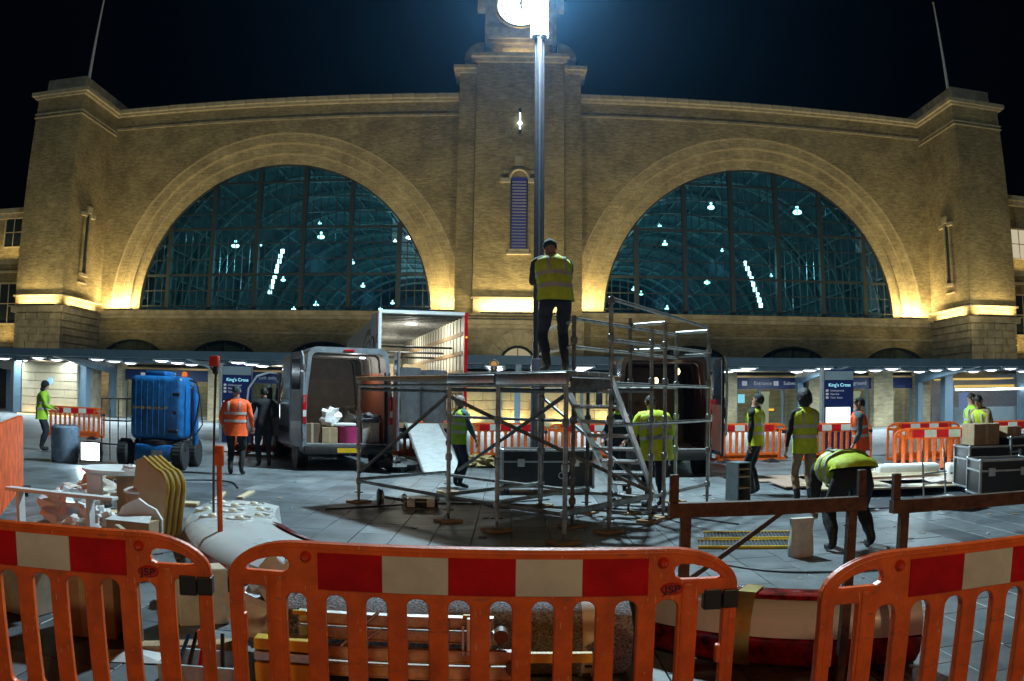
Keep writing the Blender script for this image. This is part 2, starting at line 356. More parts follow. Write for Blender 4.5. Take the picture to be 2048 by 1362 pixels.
# ================================================================== THE SETTING
# ground
pav_base = M('paving_joint_ground', (0.09, 0.10, 0.105), 0.75, var=0.2, scale=1.5)
far_pave = M_brick('granite_setts', (0.33, 0.36, 0.38), (0.27, 0.30, 0.32), (0.18, 0.20, 0.21), 0.9, 0.45, 0.1)
nt = far_pave.node_tree  # ground: use x,y instead of x+y,z
for n_ in nt.nodes:
    if n_.type == 'SEPXYZ': sep = n_
    if n_.type == 'COMBXYZ': cmb = n_
nt.links.new(sep.outputs[0], cmb.inputs[1]); nt.links.new(sep.outputs[1], cmb.inputs[0])
far_pave.node_tree.nodes['Principled BSDF'].inputs['Roughness'].default_value = 0.5
struct('ground', MB().box(-170, 170, -60, 190, -0.5, -0.03), pav_base)
gr = MB(); gr.box(-60, 60, 22.0, 53.9, -0.03, 0.0); gr.box(-60, -12.005, 2.0, 21.995, -0.03, 0.0); gr.box(12.005, 60, 2.0, 21.995, -0.03, 0.0); gr.box(-60, 60, -20, 1.995, -0.03, 0.0)
plaza = struct('plaza_pavement', gr, far_pave)
# slabs laid one by one, running away from the photographer
slab_ms = []
for i, c in enumerate([(0.150, 0.172, 0.185), (0.120, 0.140, 0.153), (0.172, 0.192, 0.20), (0.085, 0.100, 0.112), (0.135, 0.157, 0.17)]):
    m = M('granite_slab', c, 0.48, var=0.16, scale=3.5, bump=0.12, bscale=150); slab_ms.append(m)
    nt = m.node_tree; b_ = nt.nodes['Principled BSDF']; lk = b_.inputs['Base Color'].links[0]; src = lk.from_socket
    ge = nt.nodes.new('ShaderNodeNewGeometry'); na = nt.nodes.new('ShaderNodeTexNoise'); na.inputs['Scale'].default_value = 0.9; na.inputs['Detail'].default_value = 9; na.inputs['Roughness'].default_value = 0.7; nt.links.new(ge.outputs['Position'], na.inputs['Vector'])
    vo_ = nt.nodes.new('ShaderNodeTexVoronoi'); vo_.inputs['Scale'].default_value = 2.3; nt.links.new(ge.outputs['Position'], vo_.inputs['Vector'])
    st_a = _ramp(nt, na.outputs['Fac'], (0.55, 0.55, 0.55), (1.15, 1.15, 1.15), 0.38, 0.6); st_b = _ramp(nt, vo_.outputs['Distance'], (0.45, 0.45, 0.45), (1, 1, 1), 0.035, 0.05)
    for stn_ in (st_a, st_b):
        mx = nt.nodes.new('ShaderNodeMix'); mx.data_type = 'RGBA'; mx.blend_type = 'MULTIPLY'; mx.inputs[0].default_value = 1; nt.links.new(src, mx.inputs[6]); nt.links.new(stn_, mx.inputs[7]); src = mx.outputs[2]
    nt.links.new(src, b_.inputs['Base Color'])
L_OPT = (0.6, 0.75, 0.9, 1.05); slab_me = {}
for l in L_OPT:
    for k in range(5):
        w, g = 0.45, 0.0035
        b = MB(); x0, x1, y0, y1 = -w/2+g, w/2-g, -l/2+g, l/2-g; e = 0.004
        b.add([(x0, y0, -0.03), (x1, y0, -0.03), (x1, y1, -0.03), (x0, y1, -0.03), (x0, y0, -e), (x1, y0, -e), (x1, y1, -e), (x0, y1, -e),
               (x0+e, y0+e, 0), (x1-e, y0+e, 0), (x1-e, y1-e, 0), (x0+e, y1-e, 0)],
              [(0, 1, 5, 4), (1, 2, 6, 5), (2, 3, 7, 6), (3, 0, 4, 7), (4, 5, 9, 8), (5, 6, 10, 9), (6, 7, 11, 10), (7, 4, 8, 11), (8, 9, 10, 11)])
        slab_me[(l, k)] = b.mesh('paving_slab', slab_ms[k])
slabs = []
ncol = int(24/0.45)
for i in range(ncol+1):
    x = -12+0.45*(i+0.5)
    if x > 11.9: continue
    y = 2.0-random.choice((0, .3, .6)); rr = random.Random(i)
    while y < 21.99:
        l = rr.choice(L_OPT)
        if y+l > 22: l2 = 22-y; 
        # broad lighter and darker fields as laid on the square
        fld = noise.noise(Vector((x*0.16, y*0.13, 3.1)))
        k = (3 if fld < -0.18 else (2 if fld > 0.22 else rr.choice((0, 1, 4)))) if rr.random() < 0.75 else rr.randrange(5)
        slabs.append((x, y+l/2, l, k)); y += l
slabs = [s for s in slabs if s[1]+s[2]/2 <= 22.3]
def in_view(s):
    return s[1] > 3.6 and abs(s[0]+0.3) < s[1]*0.80
vis = sorted([s for s in slabs if in_view(s)], key=lambda s: hypot(s[0]+0.3, s[1]))
near = vis[:300]; nearset = set((s[0], s[1]) for s in near)
for x, y, l, k in near:
    o = obj('paving_slab', slab_me[(l, k)], plaza, (x, y, random.uniform(-0.0012, 0.0012)), (random.uniform(-.0012, .0012), random.uniform(-.0015, .0015), 0))
b = MB()
for x, y, l, k in slabs:
    if (x, y) in nearset: continue
    w, g = 0.45, 0.0035
    b.add([(x-w/2+g, y-l/2+g, -0.03), (x+w/2-g, y-l/2+g, -0.03), (x+w/2-g, y+l/2-g, -0.03), (x-w/2+g, y+l/2-g, -0.03), (x-w/2+g, y-l/2+g, 0), (x+w/2-g, y-l/2+g, 0), (x+w/2-g, y+l/2-g, 0), (x-w/2+g, y+l/2-g, 0)],
          [(0, 1, 5, 4), (1, 2, 6, 5), (2, 3, 7, 6), (3, 0, 4, 7), (4, 5, 6, 7)], k)
o = part('paving_slabs', b, slab_ms, plaza); o['kind'] = 'stuff'

# ================================================================== STATION BUILDING
FY = 54.0; ZS = 7.33; ZC = 7.06; XC = 16.48; RG = 10.7; RO = 12.9; ZP = 22.1
stn = thing('station_building', 'long brick railway terminus with two huge arched windows and central clock tower', 'station', (0, FY, 0))
def lun(cx, r, z0, n=16): return [(cx+r*cos(pi*i/n), z0+r*sin(pi*i/n)*0.62) for i in range(n+1)]
LUN = [(-27.3, 2.75), (-20.1, 2.75), (-12.9, 2.75), (-5.9, 1.6), (6.0, 1.6), (11.7, 2.75), (18.9, 2.75), (27.0, 2.75)]
holes = []
for s in (-1, 1):
    h = arc(s*XC, ZC, RO, 0, pi, 64); h = [(h[0][0], ZS-0.02)]+[p for p in h if p[1] > ZS]+[(h[-1][0], ZS-0.02)]; holes.append(h)
for cx, r in LUN: holes.append(lun(cx, r, 3.55)[::1])
me = fill2d([(-30.3, 0), (30.3, 0), (30.3, ZP), (-30.3, ZP)], holes, 0.9, name='wall'); me.materials.append(brick)
obj('wall', me, stn, (0, 0.45, 0))
# ledge and string courses below the windows
b = MB(); b.box(-30.3, -4.2, -0.42, 0.0, 6.98, 7.29); b.box(4.2, 30.3, -0.42, 0.0, 6.98, 7.29); b.box(-30.3, -4.2, -0.25, -0.003, 6.72, 6.977); b.box(4.2, 30.3, -0.25, -0.003, 6.72, 6.977)
part('window_ledge', b, stone_dark, stn)
b = MB(); b.box(-30.3, -4.2, -0.10, -0.003, 5.72, 5.86); b.box(4.2, 30.3, -0.10, -0.003, 5.72, 5.86); part('string_course', b, stone_dark, stn)
b = MB(); b.box(-30.2, -4.1, -0.14, -0.003, 20.9, 21.05); b.box(4.1, 30.2, -0.14, -0.003, 20.9, 21.05); part('string_course', b, stone_dark, stn)
# parapet copings, stone by stone
b = MB(); b.bbox(-0.765, 0.765, -0.5, 0.95, 0, 0.38, 0.05, seg=1); cme = b.mesh('coping_stone', stone)
b = MB(); b.box(-0.765, 0.765, -0.32, 0.0, -0.16, -0.002); kme = b.mesh('cornice_moulding', stone)
for s in (-1, 1):
    for i in range(17):
        x = s*(4.1+0.78+i*1.545)
        if abs(x) < 30.0:
            obj('coping_stone', cme, stn, (x, random.uniform(-.01, .01), ZP+random.uniform(-.008, .008)))
b = MB(); b.box(-30.2, -4.1, -0.34, 0.0, ZP-0.16, ZP-0.01); b.box(4.1, 30.2, -0.34, 0.0, ZP-0.16, ZP-0.01); part('cornice', b, stone, stn)
# stepped arch rings
def ring_mesh(r0, r1, y0, y1, z_min):
    b = MB(); n = 72
    for i in range(n):
        a0, a1 = pi*i/n, pi*(i+1)/n
        q = [(r0*cos(a0), r0*sin(a0)), (r1*cos(a0), r1*sin(a0)), (r1*cos(a1), r1*sin(a1)), (r0*cos(a1), r0*sin(a1))]
        b.prism(q, y0, y1)
    for s in (-1, 1): b.box(min(s*r0, s*r1), max(s*r0, s*r1), y0, y1, z_min, 0)
    return b
for s in (-1, 1):
    for k, (a, c, y0) in enumerate([(12.2, 12.9, 0.16), (11.45, 12.197, 0.40), (10.74, 11.447, 0.62)]):
        part('arch_ring', ring_mesh(a, c, y0, 0.92, 0.2), brick_arch, stn, loc=(s*XC, 0, ZC))
    b = MB()   # raised fillet on the outermost ring
    for rr in (12.86, 12.16, 11.41):
        pts = [(rr*cos(pi*i/64), {12.86: 0.14, 12.16: 0.37, 11.41: 0.60}[rr], rr*sin(pi*i/64)) for i in range(65)]
        b.path(pts, 0.045, 4)
    part('arch_fillet', b, stone, stn, loc=(s*XC, 0, ZC))

# the two great windows: mullions, transoms, one pane of glass after another
rgl = random.Random(3)
for s in (-1, 1):
    side = 'left' if s < 0 else 'right'
    YG = 0.86
    fr = MB()
    pts = [((RG+0.02)*cos(pi*i/64), YG, (RG+0.02)*sin(pi*i/64)+(ZC-ZS)) for i in range(65) if (RG)*sin(pi*i/64)+(ZC-ZS) > -0.02]
    fr.path(pts, 0.13, 6); fr.box(-RG, RG, YG-0.1, YG+0.1, -0.03, 0.14)
    win = part('arched_window', fr, iron, stn, loc=(s*XC, 0, ZS), label='great semicircular window, %s of the clock tower' % ('west' if s < 0 else 'east'))
    def top(x): return sqrt(max(0, (RG-0.1)**2-x*x))+(ZC-ZS)
    MULL = [-8.45, -5.07, -1.69, 1.69, 5.07, 8.45]
    for xm in MULL:
        h = top(xm)
        if h > 0.3: part('mullion', MB().box(xm-0.15, xm+0.15, YG-0.30, YG+0.12, 0.14, h), iron, win)
    TR = [0.38, 1.48, 2.58, 3.68, 4.78, 5.88, 6.98, 8.08, 9.18, 10.3]
    for j, z in enumerate(TR):
        if z > 10.2: continue
        xx = sqrt(max(0, (RG-0.1)**2-(z-(ZC-ZS))**2)); thick = j in (2, 5, 8); t = 0.075 if thick else 0.032
        part('transom', MB().box(-xx, xx, YG-(0.16 if thick else 0.06), YG+0.06, z-t, z+t), iron, win)
    step = 3.38/6; gb = MB(); cells = []
    nx = 19
    for i in range(-nx, nx+1):
        x = i*step+0.0
        h = top(x)
        if h > 0.3 and min(abs(x-m) for m in MULL) > 0.1: gb.box(x-0.022, x+0.022, YG-0.055, YG+0.055, 0.14, h)
    part('glazing_bar', gb, iron, win)['kind'] = 'stuff'
    zs = [0.14]+TR
    rest = MB(); cnt = 0
    for i in range(-nx, nx):
        xa, xb = i*step+0.024, (i+1)*step-0.024
        for j in range(len(zs)-1):
            za, zb = zs[j]+0.03, zs[j+1]-0.03
            ha = top(xa); hb = top(xb); hm = min(ha, hb)
            if max(ha, hb) < za+0.05: continue
            poly = [(xa, za), (xb, za), (xb, max(za+0.01, min(zb, hb))), (xa, max(za+0.01, min(zb, ha)))]
            o = None; pb = MB(); pb.prism(poly, YG-0.006, YG+0.006)
            full = hm >= zb
            tx, tz = rgl.uniform(-0.006, 0.006), rgl.uniform(-0.006, 0.006)
            cx, cz = (xa+xb)/2, (za+zb)/2
            pb.v = [(x-cx, y-YG, z-cz) for x, y, z in pb.v]
            cnt += 1
            if cnt <= 300:
                part('window_pane', pb, pane_m, win, loc=(cx, YG, cz), rot=(tx, 0, tz))
# train shed behind each window
for s in (-1, 1):
    b = MB(); n = 40; RV = 15.4
    for y0, y1 in ((1.6, 110.0),):
        rin = [(RV*cos(pi*i/n), y0, RV*sin(pi*i/n)) for i in range(n+1)]; rout = [(RV*cos(pi*i/n), y1, RV*sin(pi*i/n)) for i in range(n+1)]
        b.add(rin+rout, [(i, i+1, n+2+i, n+1+i) for i in range(n)])
    b.box(-RV, -RV+0.3, 1.6, 110, -7.0, 0); b.box(RV-0.3, RV, 1.6, 110, -7.0, 0); b.box(-RV, RV, 110, 110.3, -7, RV)
    sh = part('train_shed_roof', b, vault_m, stn, loc=(s*XC, 0, ZC))
    for k in range(13):
        y = 4+k*7.3; pts = [((RV-0.35)*cos(pi*i/32), y, (RV-0.35)*sin(pi*i/32)) for i in range(33)]
        part('roof_rib', MB().path(pts, 0.24, 4), rib_m, sh)
        if k in (0, 1, 2, 4): # tied trusses
            bb = MB(); bb.path([((RV-2.6)*cos(pi*i/32), y, (RV-2.6)*sin(pi*i/32)) for i in range(33)], 0.10, 4)
            for i in range(0, 32):
                a0 = pi*i/32; a1 = pi*(i+1)/32; ra, rb = ((RV-.4), (RV-2.6)) if i % 2 else ((RV-2.6), (RV-.4))
                bb.tube((ra*cos(a0), y, ra*sin(a0)), (rb*cos(a1), y, rb*sin(a1)), 0.05, n=4, cap=False)
            part('roof_truss', bb, rib_m, sh)
    b = MB()
    for i in range(1, 20):
        a = pi*i/20; b.tube(((RV-.25)*cos(a), 2, (RV-.25)*sin(a)), ((RV-.25)*cos(a), 109, (RV-.25)*sin(a)), 0.10, n=4, cap=False)
    part('roof_purlins', b, rib_m, sh)['kind'] = 'stuff'
    for yy, pw in ((12, 1100), (38, 2100), (72, 3000)):
        light('POINT', (s*XC, FY+yy, 12.5), pw*1.05, (0.34, 0.76, 0.84), 0.8, name='shed_light')
# hanging shed lamps where the photograph shows them: (x, y, z, size)
lamps = [(-20.3, 82, 19.4, .15), (-12.6, 84, 17.8, .15), (-25.4, 78, 16.4, .13), (-11.2, 74, 10.2, .15), (14.3, 80, 19.0, .15), (21.8, 84, 17.4, .15), (24.6, 76, 13.6, .13), (20.6, 88, 10.4, .15)]
LAMP_EX = ['tiny, high left of the centre mullion', 'tiny, high right', 'tiny, beside the left curve', 'tiny, low right corner', 'tiny, high left', 'tiny, high right of centre', 'tiny, beside the right curve', 'tiny, low between streak and right foot']
lamps += [(-22.9, 70, 22.7, .34), (-22.4, 62, 13.4, .26), (-17.2, 70, 15.6, .26), (-15.9, 78, 14.6, .22), (-9.3, 70, 15.5, .24), (-23.8, 86, 10.9, .2), (-18.6, 75, 10.1, .22), (-16.2, 86, 13.4, .2),
         (-15.2, 92, 11.6, .2), (-23.4, 80, 13.2, .2), (19.9, 66, 21.5, .34), (16.7, 68, 18.2, .26), (12.9, 70, 15.2, .2), (22.5, 62, 16.7, .30), (18.1, 76, 12.8, .24), (15.7, 84, 11.1, .22), (13.9, 90, 13.4, .2), (9.5, 66, 10.6, .14)]
hb = MB(); hb.lathe([(0.0, 0.30), (0.35, 0.25), (0.78, 0.0), (0.80, -0.35), (0.4, -0.55), (0.0, -0.6)], n=14); lamp_me = hb.mesh('reflector', [E_SHED])
hb = MB(); hb.ball((0, 0, 0.75), 0.28, 8, 6); cap_me = hb.mesh('lamp_cap', [E_SHED]); hb = MB(); hb.tube((0, 0, 0.9), (0, 0, 4.0), 0.03, n=5); rod_me = hb.mesh('rod', iron)
LAMP_AT = LAMP_EX+['highest, large and bright', 'large, nearest the left curve of the arch', 'upper centre, below the highest bay', 'right of centre at mid height', 'far right beside the arch curve', 'small, low on the left', 'small, lowest near the sill', 'small, low centre', 'small, low right of centre', 'small, mid height beside the light streak',
           'highest, large and bright', 'second highest, left of the bright one', 'far left at mid height', 'large, upper right near the arch curve', 'mid height, left of the light streak', 'small, low in the third bay', 'small, mid height left of centre', 'tiny, lowest near the left foot of the arch']
for i, (x, y, z, sz) in enumerate(lamps):
    where = 'west' if x < 0 else 'east'
    t = thing('pendant_lamp', 'pendant lamp behind the %s window, %s' % ('left arched' if x < 0 else 'right arched', LAMP_AT[i]), 'lamp', (x, y, z), 0, 'pendant lamps glowing inside the train shed')
    t.scale = (sz*1.5, sz*1.5, sz*1.5)
    obj('reflector', lamp_me, t); obj('lamp_cap', cap_me, t); obj('rod', rod_me, t)
for (x, z0, z1, lean, where) in ((-18.2, 9.0, 12.4, 0.10, 'west'), (18.0, 8.4, 11.9, -0.14, 'east')):  # glowing segments added to imitate the bright vertical streaks in the window glass
    t = thing('light_streak', 'tall broken streak of white light added behind the %s arched window' % where, 'light', (x, 58.5, z0), 0, 'tall light streaks added behind the arched windows')
    for k in range(9):
        h = (z1-z0)/9; part('streak_segment', MB().box(-0.13, 0.13, 0, 0.1, k*h+0.03, (k+1)*h-0.04), E_COOL, t, loc=(lean*k+random.uniform(-.03, .03), 0, 0))

# lunettes of the ground floor arcade
for cx, r in LUN:
    w = MB(); pts = [(cx+(r)*cos(pi*i/20), 0.2, 3.55+r*sin(pi*i/20)*0.62) for i in range(21)]
    w.path(pts, 0.13, 5)
    for f in (-0.5, 0, 0.5): w.box(cx+f*r-0.04, cx+f*r+0.04, 0.15, 0.25, 3.55, 3.55+0.62*r*sqrt(1-f*f))
    o = part('lunette_window', w, iron, stn)
    part('window_pane', MB().prism(lun(cx, r-0.03, 3.55), 0.28, 0.30), clear_m, o)
b = MB(); b.box(-29.9, 29.9, 0.92, 1.1, 0, 6.6); part('arcade_back_wall', b, brick, stn)
# end pavilions
for s in (-1, 1):
    xa, xb = 30.23, 34.3; PY = -5.72
    def X(a, c): return (s*a, s*c) if s > 0 else (s*c, s*a)
    x0, x1 = X(xa, xb)
    w = part('pavilion_wall', MB().box(x0, x1, PY, 6, 6.98, 22.05), brick, stn)
    part('pavilion_base', MB().box(x0+0.1, x1-0.1, PY+0.1, 6, 0, 6.975), stone_dark, stn)
    b = MB()
    for (e, z0, z1) in ((0.45, 22.06, 22.34), (0.25, 21.9, 22.055)): b.box(*X(xa-e, xb+e), PY-e, 6.2, z0, z1)
    part('pavilion_cornice', b, stone, stn)
    part('attic_block', MB().box(*X(xa+0.35, xb-0.35), PY+0.4, 5, 22.345, 23.5), stone_dark, stn)
    b = MB()
    for (e, z0, z1) in ((0.10, 20.7, 20.78), (0.10, 20.45, 20.53)): b.box(*X(xa-e, xb+e), PY-e, 5.9, z0, z1)
    part('pavilion_string_course', b, stone, stn)
    b = MB(); b.box(*X(xa-0.4, xb+0.4), PY-0.4, 6, 6.98, 7.02); b.box(*X(xa-0.22, xb+0.22), PY-0.22, 6, 6.6, 6.977); part('pavilion_ledge', b, stone_dark, stn)
    b = MB(); b.box(*X(xa-0.14, xb+0.14), PY-0.14, 5.98, 7.66, 7.78); part('plinth_moulding', b, stone, stn)
    # rusticated blocks, each with its recessed joint
    for c in range(5):
        z0 = 6.6-0.5*(c+1)
        nb = 3 if c % 2 else 4; wd = (xb-xa)/nb
        for k in range(nb):
            a, d = xa+k*wd+0.02, xa+(k+1)*wd-0.02
            part('stone_block', MB().bbox(*X(a, d), PY-0.02, PY+0.2, z0+0.03, z0+0.47, 0.03, seg=1), stone_dark, stn)
        nb = 4 if c % 2 else 3; wd = 5.5/nb
        for k in range(nb):
            part('stone_block', MB().bbox(*X(xa-0.05, xa+0.2), PY+0.22+k*wd+0.02, PY+0.22+(k+1)*wd-0.02, z0+0.03, z0+0.47, 0.03, seg=1), stone_dark, stn)
    # slit window on the return wall, with label mould and sill
    yc = -3.1; xs = s*xa; o_ = -s
    sl = part('slit_window', MB().box(*sorted((xs+o_*0.02, xs+o_*0.03)), yc-0.28, yc+0.28, 9.6, 13.7), iron, stn)
    b = MB(); b.box(*sorted((xs+o_*0.004, xs+o_*0.14)), yc-0.42, yc-0.29, 9.6, 13.9); b.box(*sorted((xs+o_*0.004, xs+o_*0.14)), yc+0.29, yc+0.42, 9.6, 13.9)
    part('jamb', b, brick_arch, sl)
    b = MB(); b.box(*sorted((xs+o_*0.004, xs+o_*0.26)), yc-0.95, yc-0.30, 13.55, 13.8); b.box(*sorted((xs+o_*0.004, xs+o_*0.26)), yc+0.30, yc+0.95, 13.55, 13.8); b.box(*sorted((xs+o_*0.15, xs+o_*0.26)), yc-0.35, yc+0.35, 13.81, 14.3)
    part('label_mould', b, stone, sl)
    b = MB(); b.box(*sorted((xs+o_*0.004, xs+o_*0.24)), yc-0.5, yc+0.5, 9.35, 9.55); b.box(*sorted((xs+o_*0.004, xs+o_*0.16)), yc-0.62, yc+0.62, 8.85, 8.93); part('sill', b, stone, sl)
    side = 'west' if s < 0 else 'east'
    t = thing('flagpole', 'bare white flagpole on the roof of the %s pavilion' % side, 'flagpole', (s*(xa+0.6), FY+PY+1.2, 23.5), 0, 'flagpoles on the end pavilions')
    part('shaft', MB().tube((0, 0, 0), (0.0, 0, 7.2), 0.13, 0.06, 8), white_pt, t, True); part('finial', MB().ball((0, 0, 7.25), 0.12), gold_leaf, t, True)

# central clock tower
b = MB(); b.box(-4.08, -2.95, -1.05, 1.4, 6.98, 23.7); b.box(3.05, 4.18, -1.05, 1.4, 6.98, 23.7); part('tower_wing', b, brick, stn)
b = MB(); b.box(-2.9, 3.0, -1.35, 1.4, 8.05, 24.4); part('tower_wall', b, brick, stn)
b = MB(); b.box(-2.95, 3.05, -0.9, 1.39, 6.98, 24.3); part('tower_core', b, stone_dark, stn)
b = MB(); b.box(-4.5, -2.96, -1.5, 1.6, 23.95, 24.2); b.box(-4.3, -2.96, -1.25, 1.5, 23.7, 23.947); part('wing_cornice', b, stone, stn); b = MB(); b.box(3.06, 4.6, -1.5, 1.6, 23.95, 24.2); b.box(3.06, 4.4, -1.25, 1.5, 23.7, 23.947); part('wing_cornice', b, stone, stn)
b = MB(); b.box(-3.3, 3.4, -1.85, 1.6, 24.72, 24.98); b.box(-3.1, 3.2, -1.6, 1.6, 24.4, 24.717); part('tower_cornice', b, stone, stn)
b = MB(); b.box(-2.86, 2.96, -1.25, 1.3, 7.02, 8.045); part('plinth_band', b, stone, stn)
b = MB(); b.box(-3.0, 3.1, -1.5, 1.3, 8.05, 8.14); b.box(-3.0, 3.1, -2.0, 1.3, 6.9, 7.015); part('plinth_moulding', b, stone_dark, stn)
for s in (-1, 1):
    pts = [(0.05+s*2.6, 24.98)]+[(0.05+s*(2.6+1.3*cos(a)), 24.98+1.5*sin(a)*0.9) for a in [pi/2*i/8 for i in range(9)]]
    part('scroll_buttress', MB().prism(pts, -0.6, 1.2), stone_dark, stn)
b = MB(); b.box(-2.1, 2.2, -0.75, 1.5, 24.98, 26.1); part('clock_stage_plinth', b, stone_dark, stn)
b = MB(); b.box(-1.9, -1.5, -1.0, -0.753, 24.985, 25.9); b.box(1.6, 2.0, -1.0, -0.753, 24.985, 25.9); b.box(-1.2, 1.3, -0.85, -0.753, 25.1, 25.8); part('plinth_panel', b, stone, stn)
b = MB(); b.box(-2.45, 2.55, -1.1, 1.9, 26.1, 32); part('clock_stage', b, stone_dark, stn)
b = MB(); b.box(-2.15, 2.25, -1.3, -1.11, 26.35, 27.2); b.box(-3.0, -2.46, -1.2, -0.4, 28.75, 29.9); b.box(2.56, 3.1, -1.2, -0.4, 28.75, 29.9); b.box(-3.2, 3.3, -1.5, 2.1, 32, 32.5); part('clock_stage_moulding', b, stone, stn)
ck = thing('tower_clock', 'round white illuminated clock dial on the clock tower', 'clock', (0.05, FY-1.1, 29.0))
part('bezel', MB().lathe([(1.62, 0), (1.85, 0), (1.95, -0.12), (1.85, -0.28), (1.66, -0.24), (1.62, 0)], axis='Y', n=48), gold_leaf, ck, True)
part('dial', MB().lathe([(0.0, -0.11), (1.62, -0.11), (1.62, -0.05), (0, -0.05)], axis='Y', n=48), E_DIAL, ck)
for k in range(60):
    a = pi*2*k/60; L_ = 0.30 if k % 5 == 0 else 0.10; w_ = 0.045 if k % 5 == 0 else 0.015
    bb = MB(); bb.box(-w_, w_, -0.012, 0, 1.50-L_, 1.50); bb.xf(Matrix.Rotation(a, 4, 'Y')); part('hour_mark' if k % 5 == 0 else 'minute_mark', bb, black_pl, ck, loc=(0, -0.125, 0))
bb = MB(); bb.prism([(-0.05, -0.3), (0.05, -0.3), (0.07, 1.0), (0, 1.2), (-0.07, 1.0)], -0.02, 0); part('hour_hand', bb, black_pl, ck, loc=(0, -0.145, 0), rot=(0, 0.06, 0))
bb = MB(); bb.prism([(-0.04, -0.4), (0.04, -0.4), (0.03, 1.4), (-0.03, 1.4)], -0.02, 0); part('minute_hand', bb, black_pl, ck, loc=(0, -0.17, 0), rot=(0, -0.35, 0))
# louvred slit in the tower
lv = part('louvred_window', MB().box(-0.43, 0.52, -1.38, -1.353, 11.3, 16.1), M('violet_glass', (0.03, 0.03, 0.16), 0.3, emit=(0.10, 0.10, 0.55), es=0.10), stn)
b = MB(); b.box(-0.52, -0.435, -1.5, -1.352, 11.3, 16.2); b.box(0.525, 0.61, -1.5, -1.352, 11.3, 16.2); part('jamb', b, iron, lv)
for k in range(22):
    bb = MB(); bb.box(-0.42, 0.51, -0.09, 0, -0.018, 0.018); part('louvre_slat', bb, alu_dull, lv, loc=(0, -1.385, 11.45+k*0.205), rot=(-0.5, 0, 0))
b = MB(); b.box(-1.2, -0.53, -1.62, -1.353, 15.72, 16.0); b.box(0.62, 1.29, -1.62, -1.353, 15.72, 16.0)
pts = [(0.045+0.62*cos(pi*i/12), -1.5, 16.0+0.62*sin(pi*i/12)) for i in range(13)]; b.path(pts, 0.11, 5)
part('label_mould', b, stone, lv)
b = MB(); b.box(-0.75, 0.84, -1.6, -1.353, 10.9, 11.02); b.box(-0.62, 0.71, -1.5, -1.353, 11.05, 11.28); part('sill', b, stone, lv)
b = MB(); b.box(-0.25, 0.34, -1.42, -1.352, 16.9, 17.6); b.box(-1.0, -0.3, -1.42, -1.352, 16.4, 16.6); b.box(0.4, 1.1, -1.42, -1.352, 16.4, 16.6); part('keystone', b, stone_dark, lv)
# small lit lancet with a hanging lamp high on the tower
t = thing('lancet_lamp', 'small bright lamp in the narrow slit high on the clock tower', 'lamp', (0.05, FY-1.36, 19.9))
part('slit', MB().box(-0.09, 0.09, -0.02, 0, -0.8, 1.1), iron, t); part('bulb', MB().ball((0, -0.08, 0), 0.13, 8, 6), E_COOL, t); part('glow_tube', MB().box(-0.04, 0.04, -0.05, -0.02, -0.4, 0.75), E_COOL, t)
# stonework below the tower: fan of voussoirs above the small lunette
b = MB(); b.box(-4.1, 4.2, -1.3, 1.1, 0, 6.88); b = MB(); b.box(-4.2, 4.3, -1.25, 1.1, 4.9, 6.88); b.box(-4.2, -1.2, -1.25, 1.1, 0, 4.897); b.box(1.3, 4.3, -1.25, 1.1, 0, 4.897); part('tower_base', b, stone_dark, stn)
b = MB(); b.box(-3.6, 3.7, -1.7, -1.253, 6.35, 6.65); b.box(-3.35, 3.45, -1.5, -1.253, 6.1, 6.347); part('base_cornice', b, stone, stn)
for k in range(9):
    a0 = pi*(k+0.04)/9; a1 = pi*(k+0.96)/9; ri = 1.2; ro = 2.1 if k % 2 else 1.85
    if k == 4: ro = 2.25
    cz = 3.85
    q = [(0.05+ri*cos(a0), cz+ri*sin(a0)), (0.05+ro*cos(a0), cz+ro*sin(a0)), (0.05+ro*cos(a1), cz+ro*sin(a1)), (0.05+ri*cos(a1), cz+ri*sin(a1))]
    part('voussoir', MB().prism(q, -1.42, -1.253), stone, stn)
for s in (-1, 1):
    for c in range(4):
        for k in range(2):
            a = 2.3+k*0.95; part('stone_block', MB().bbox(*sorted((0.05+s*a, 0.05+s*(a+0.9))), -1.38, -1.2, 4.0+c*0.5+0.02, 4.0+c*0.5+0.47, 0.02, seg=1), stone_dark, stn)
w = MB(); w.path([(0.05+1.12*cos(pi*i/16), -1.30, 3.85+1.12*sin(pi*i/16)) for i in range(17)], 0.10, 5); w.box(0.02, 0.08, -1.34, -1.26, 3.85, 4.95)
o = part('lunette_window', w, iron, stn); part('window_pane', MB().prism([(0.05+1.05*cos(pi*i/16), 3.85+1.05*sin(pi*i/16)) for i in range(17)], -1.29, -1.27), M_emit('lit_fanlight', (1.0, 0.85, 0.5), 0.35), o)

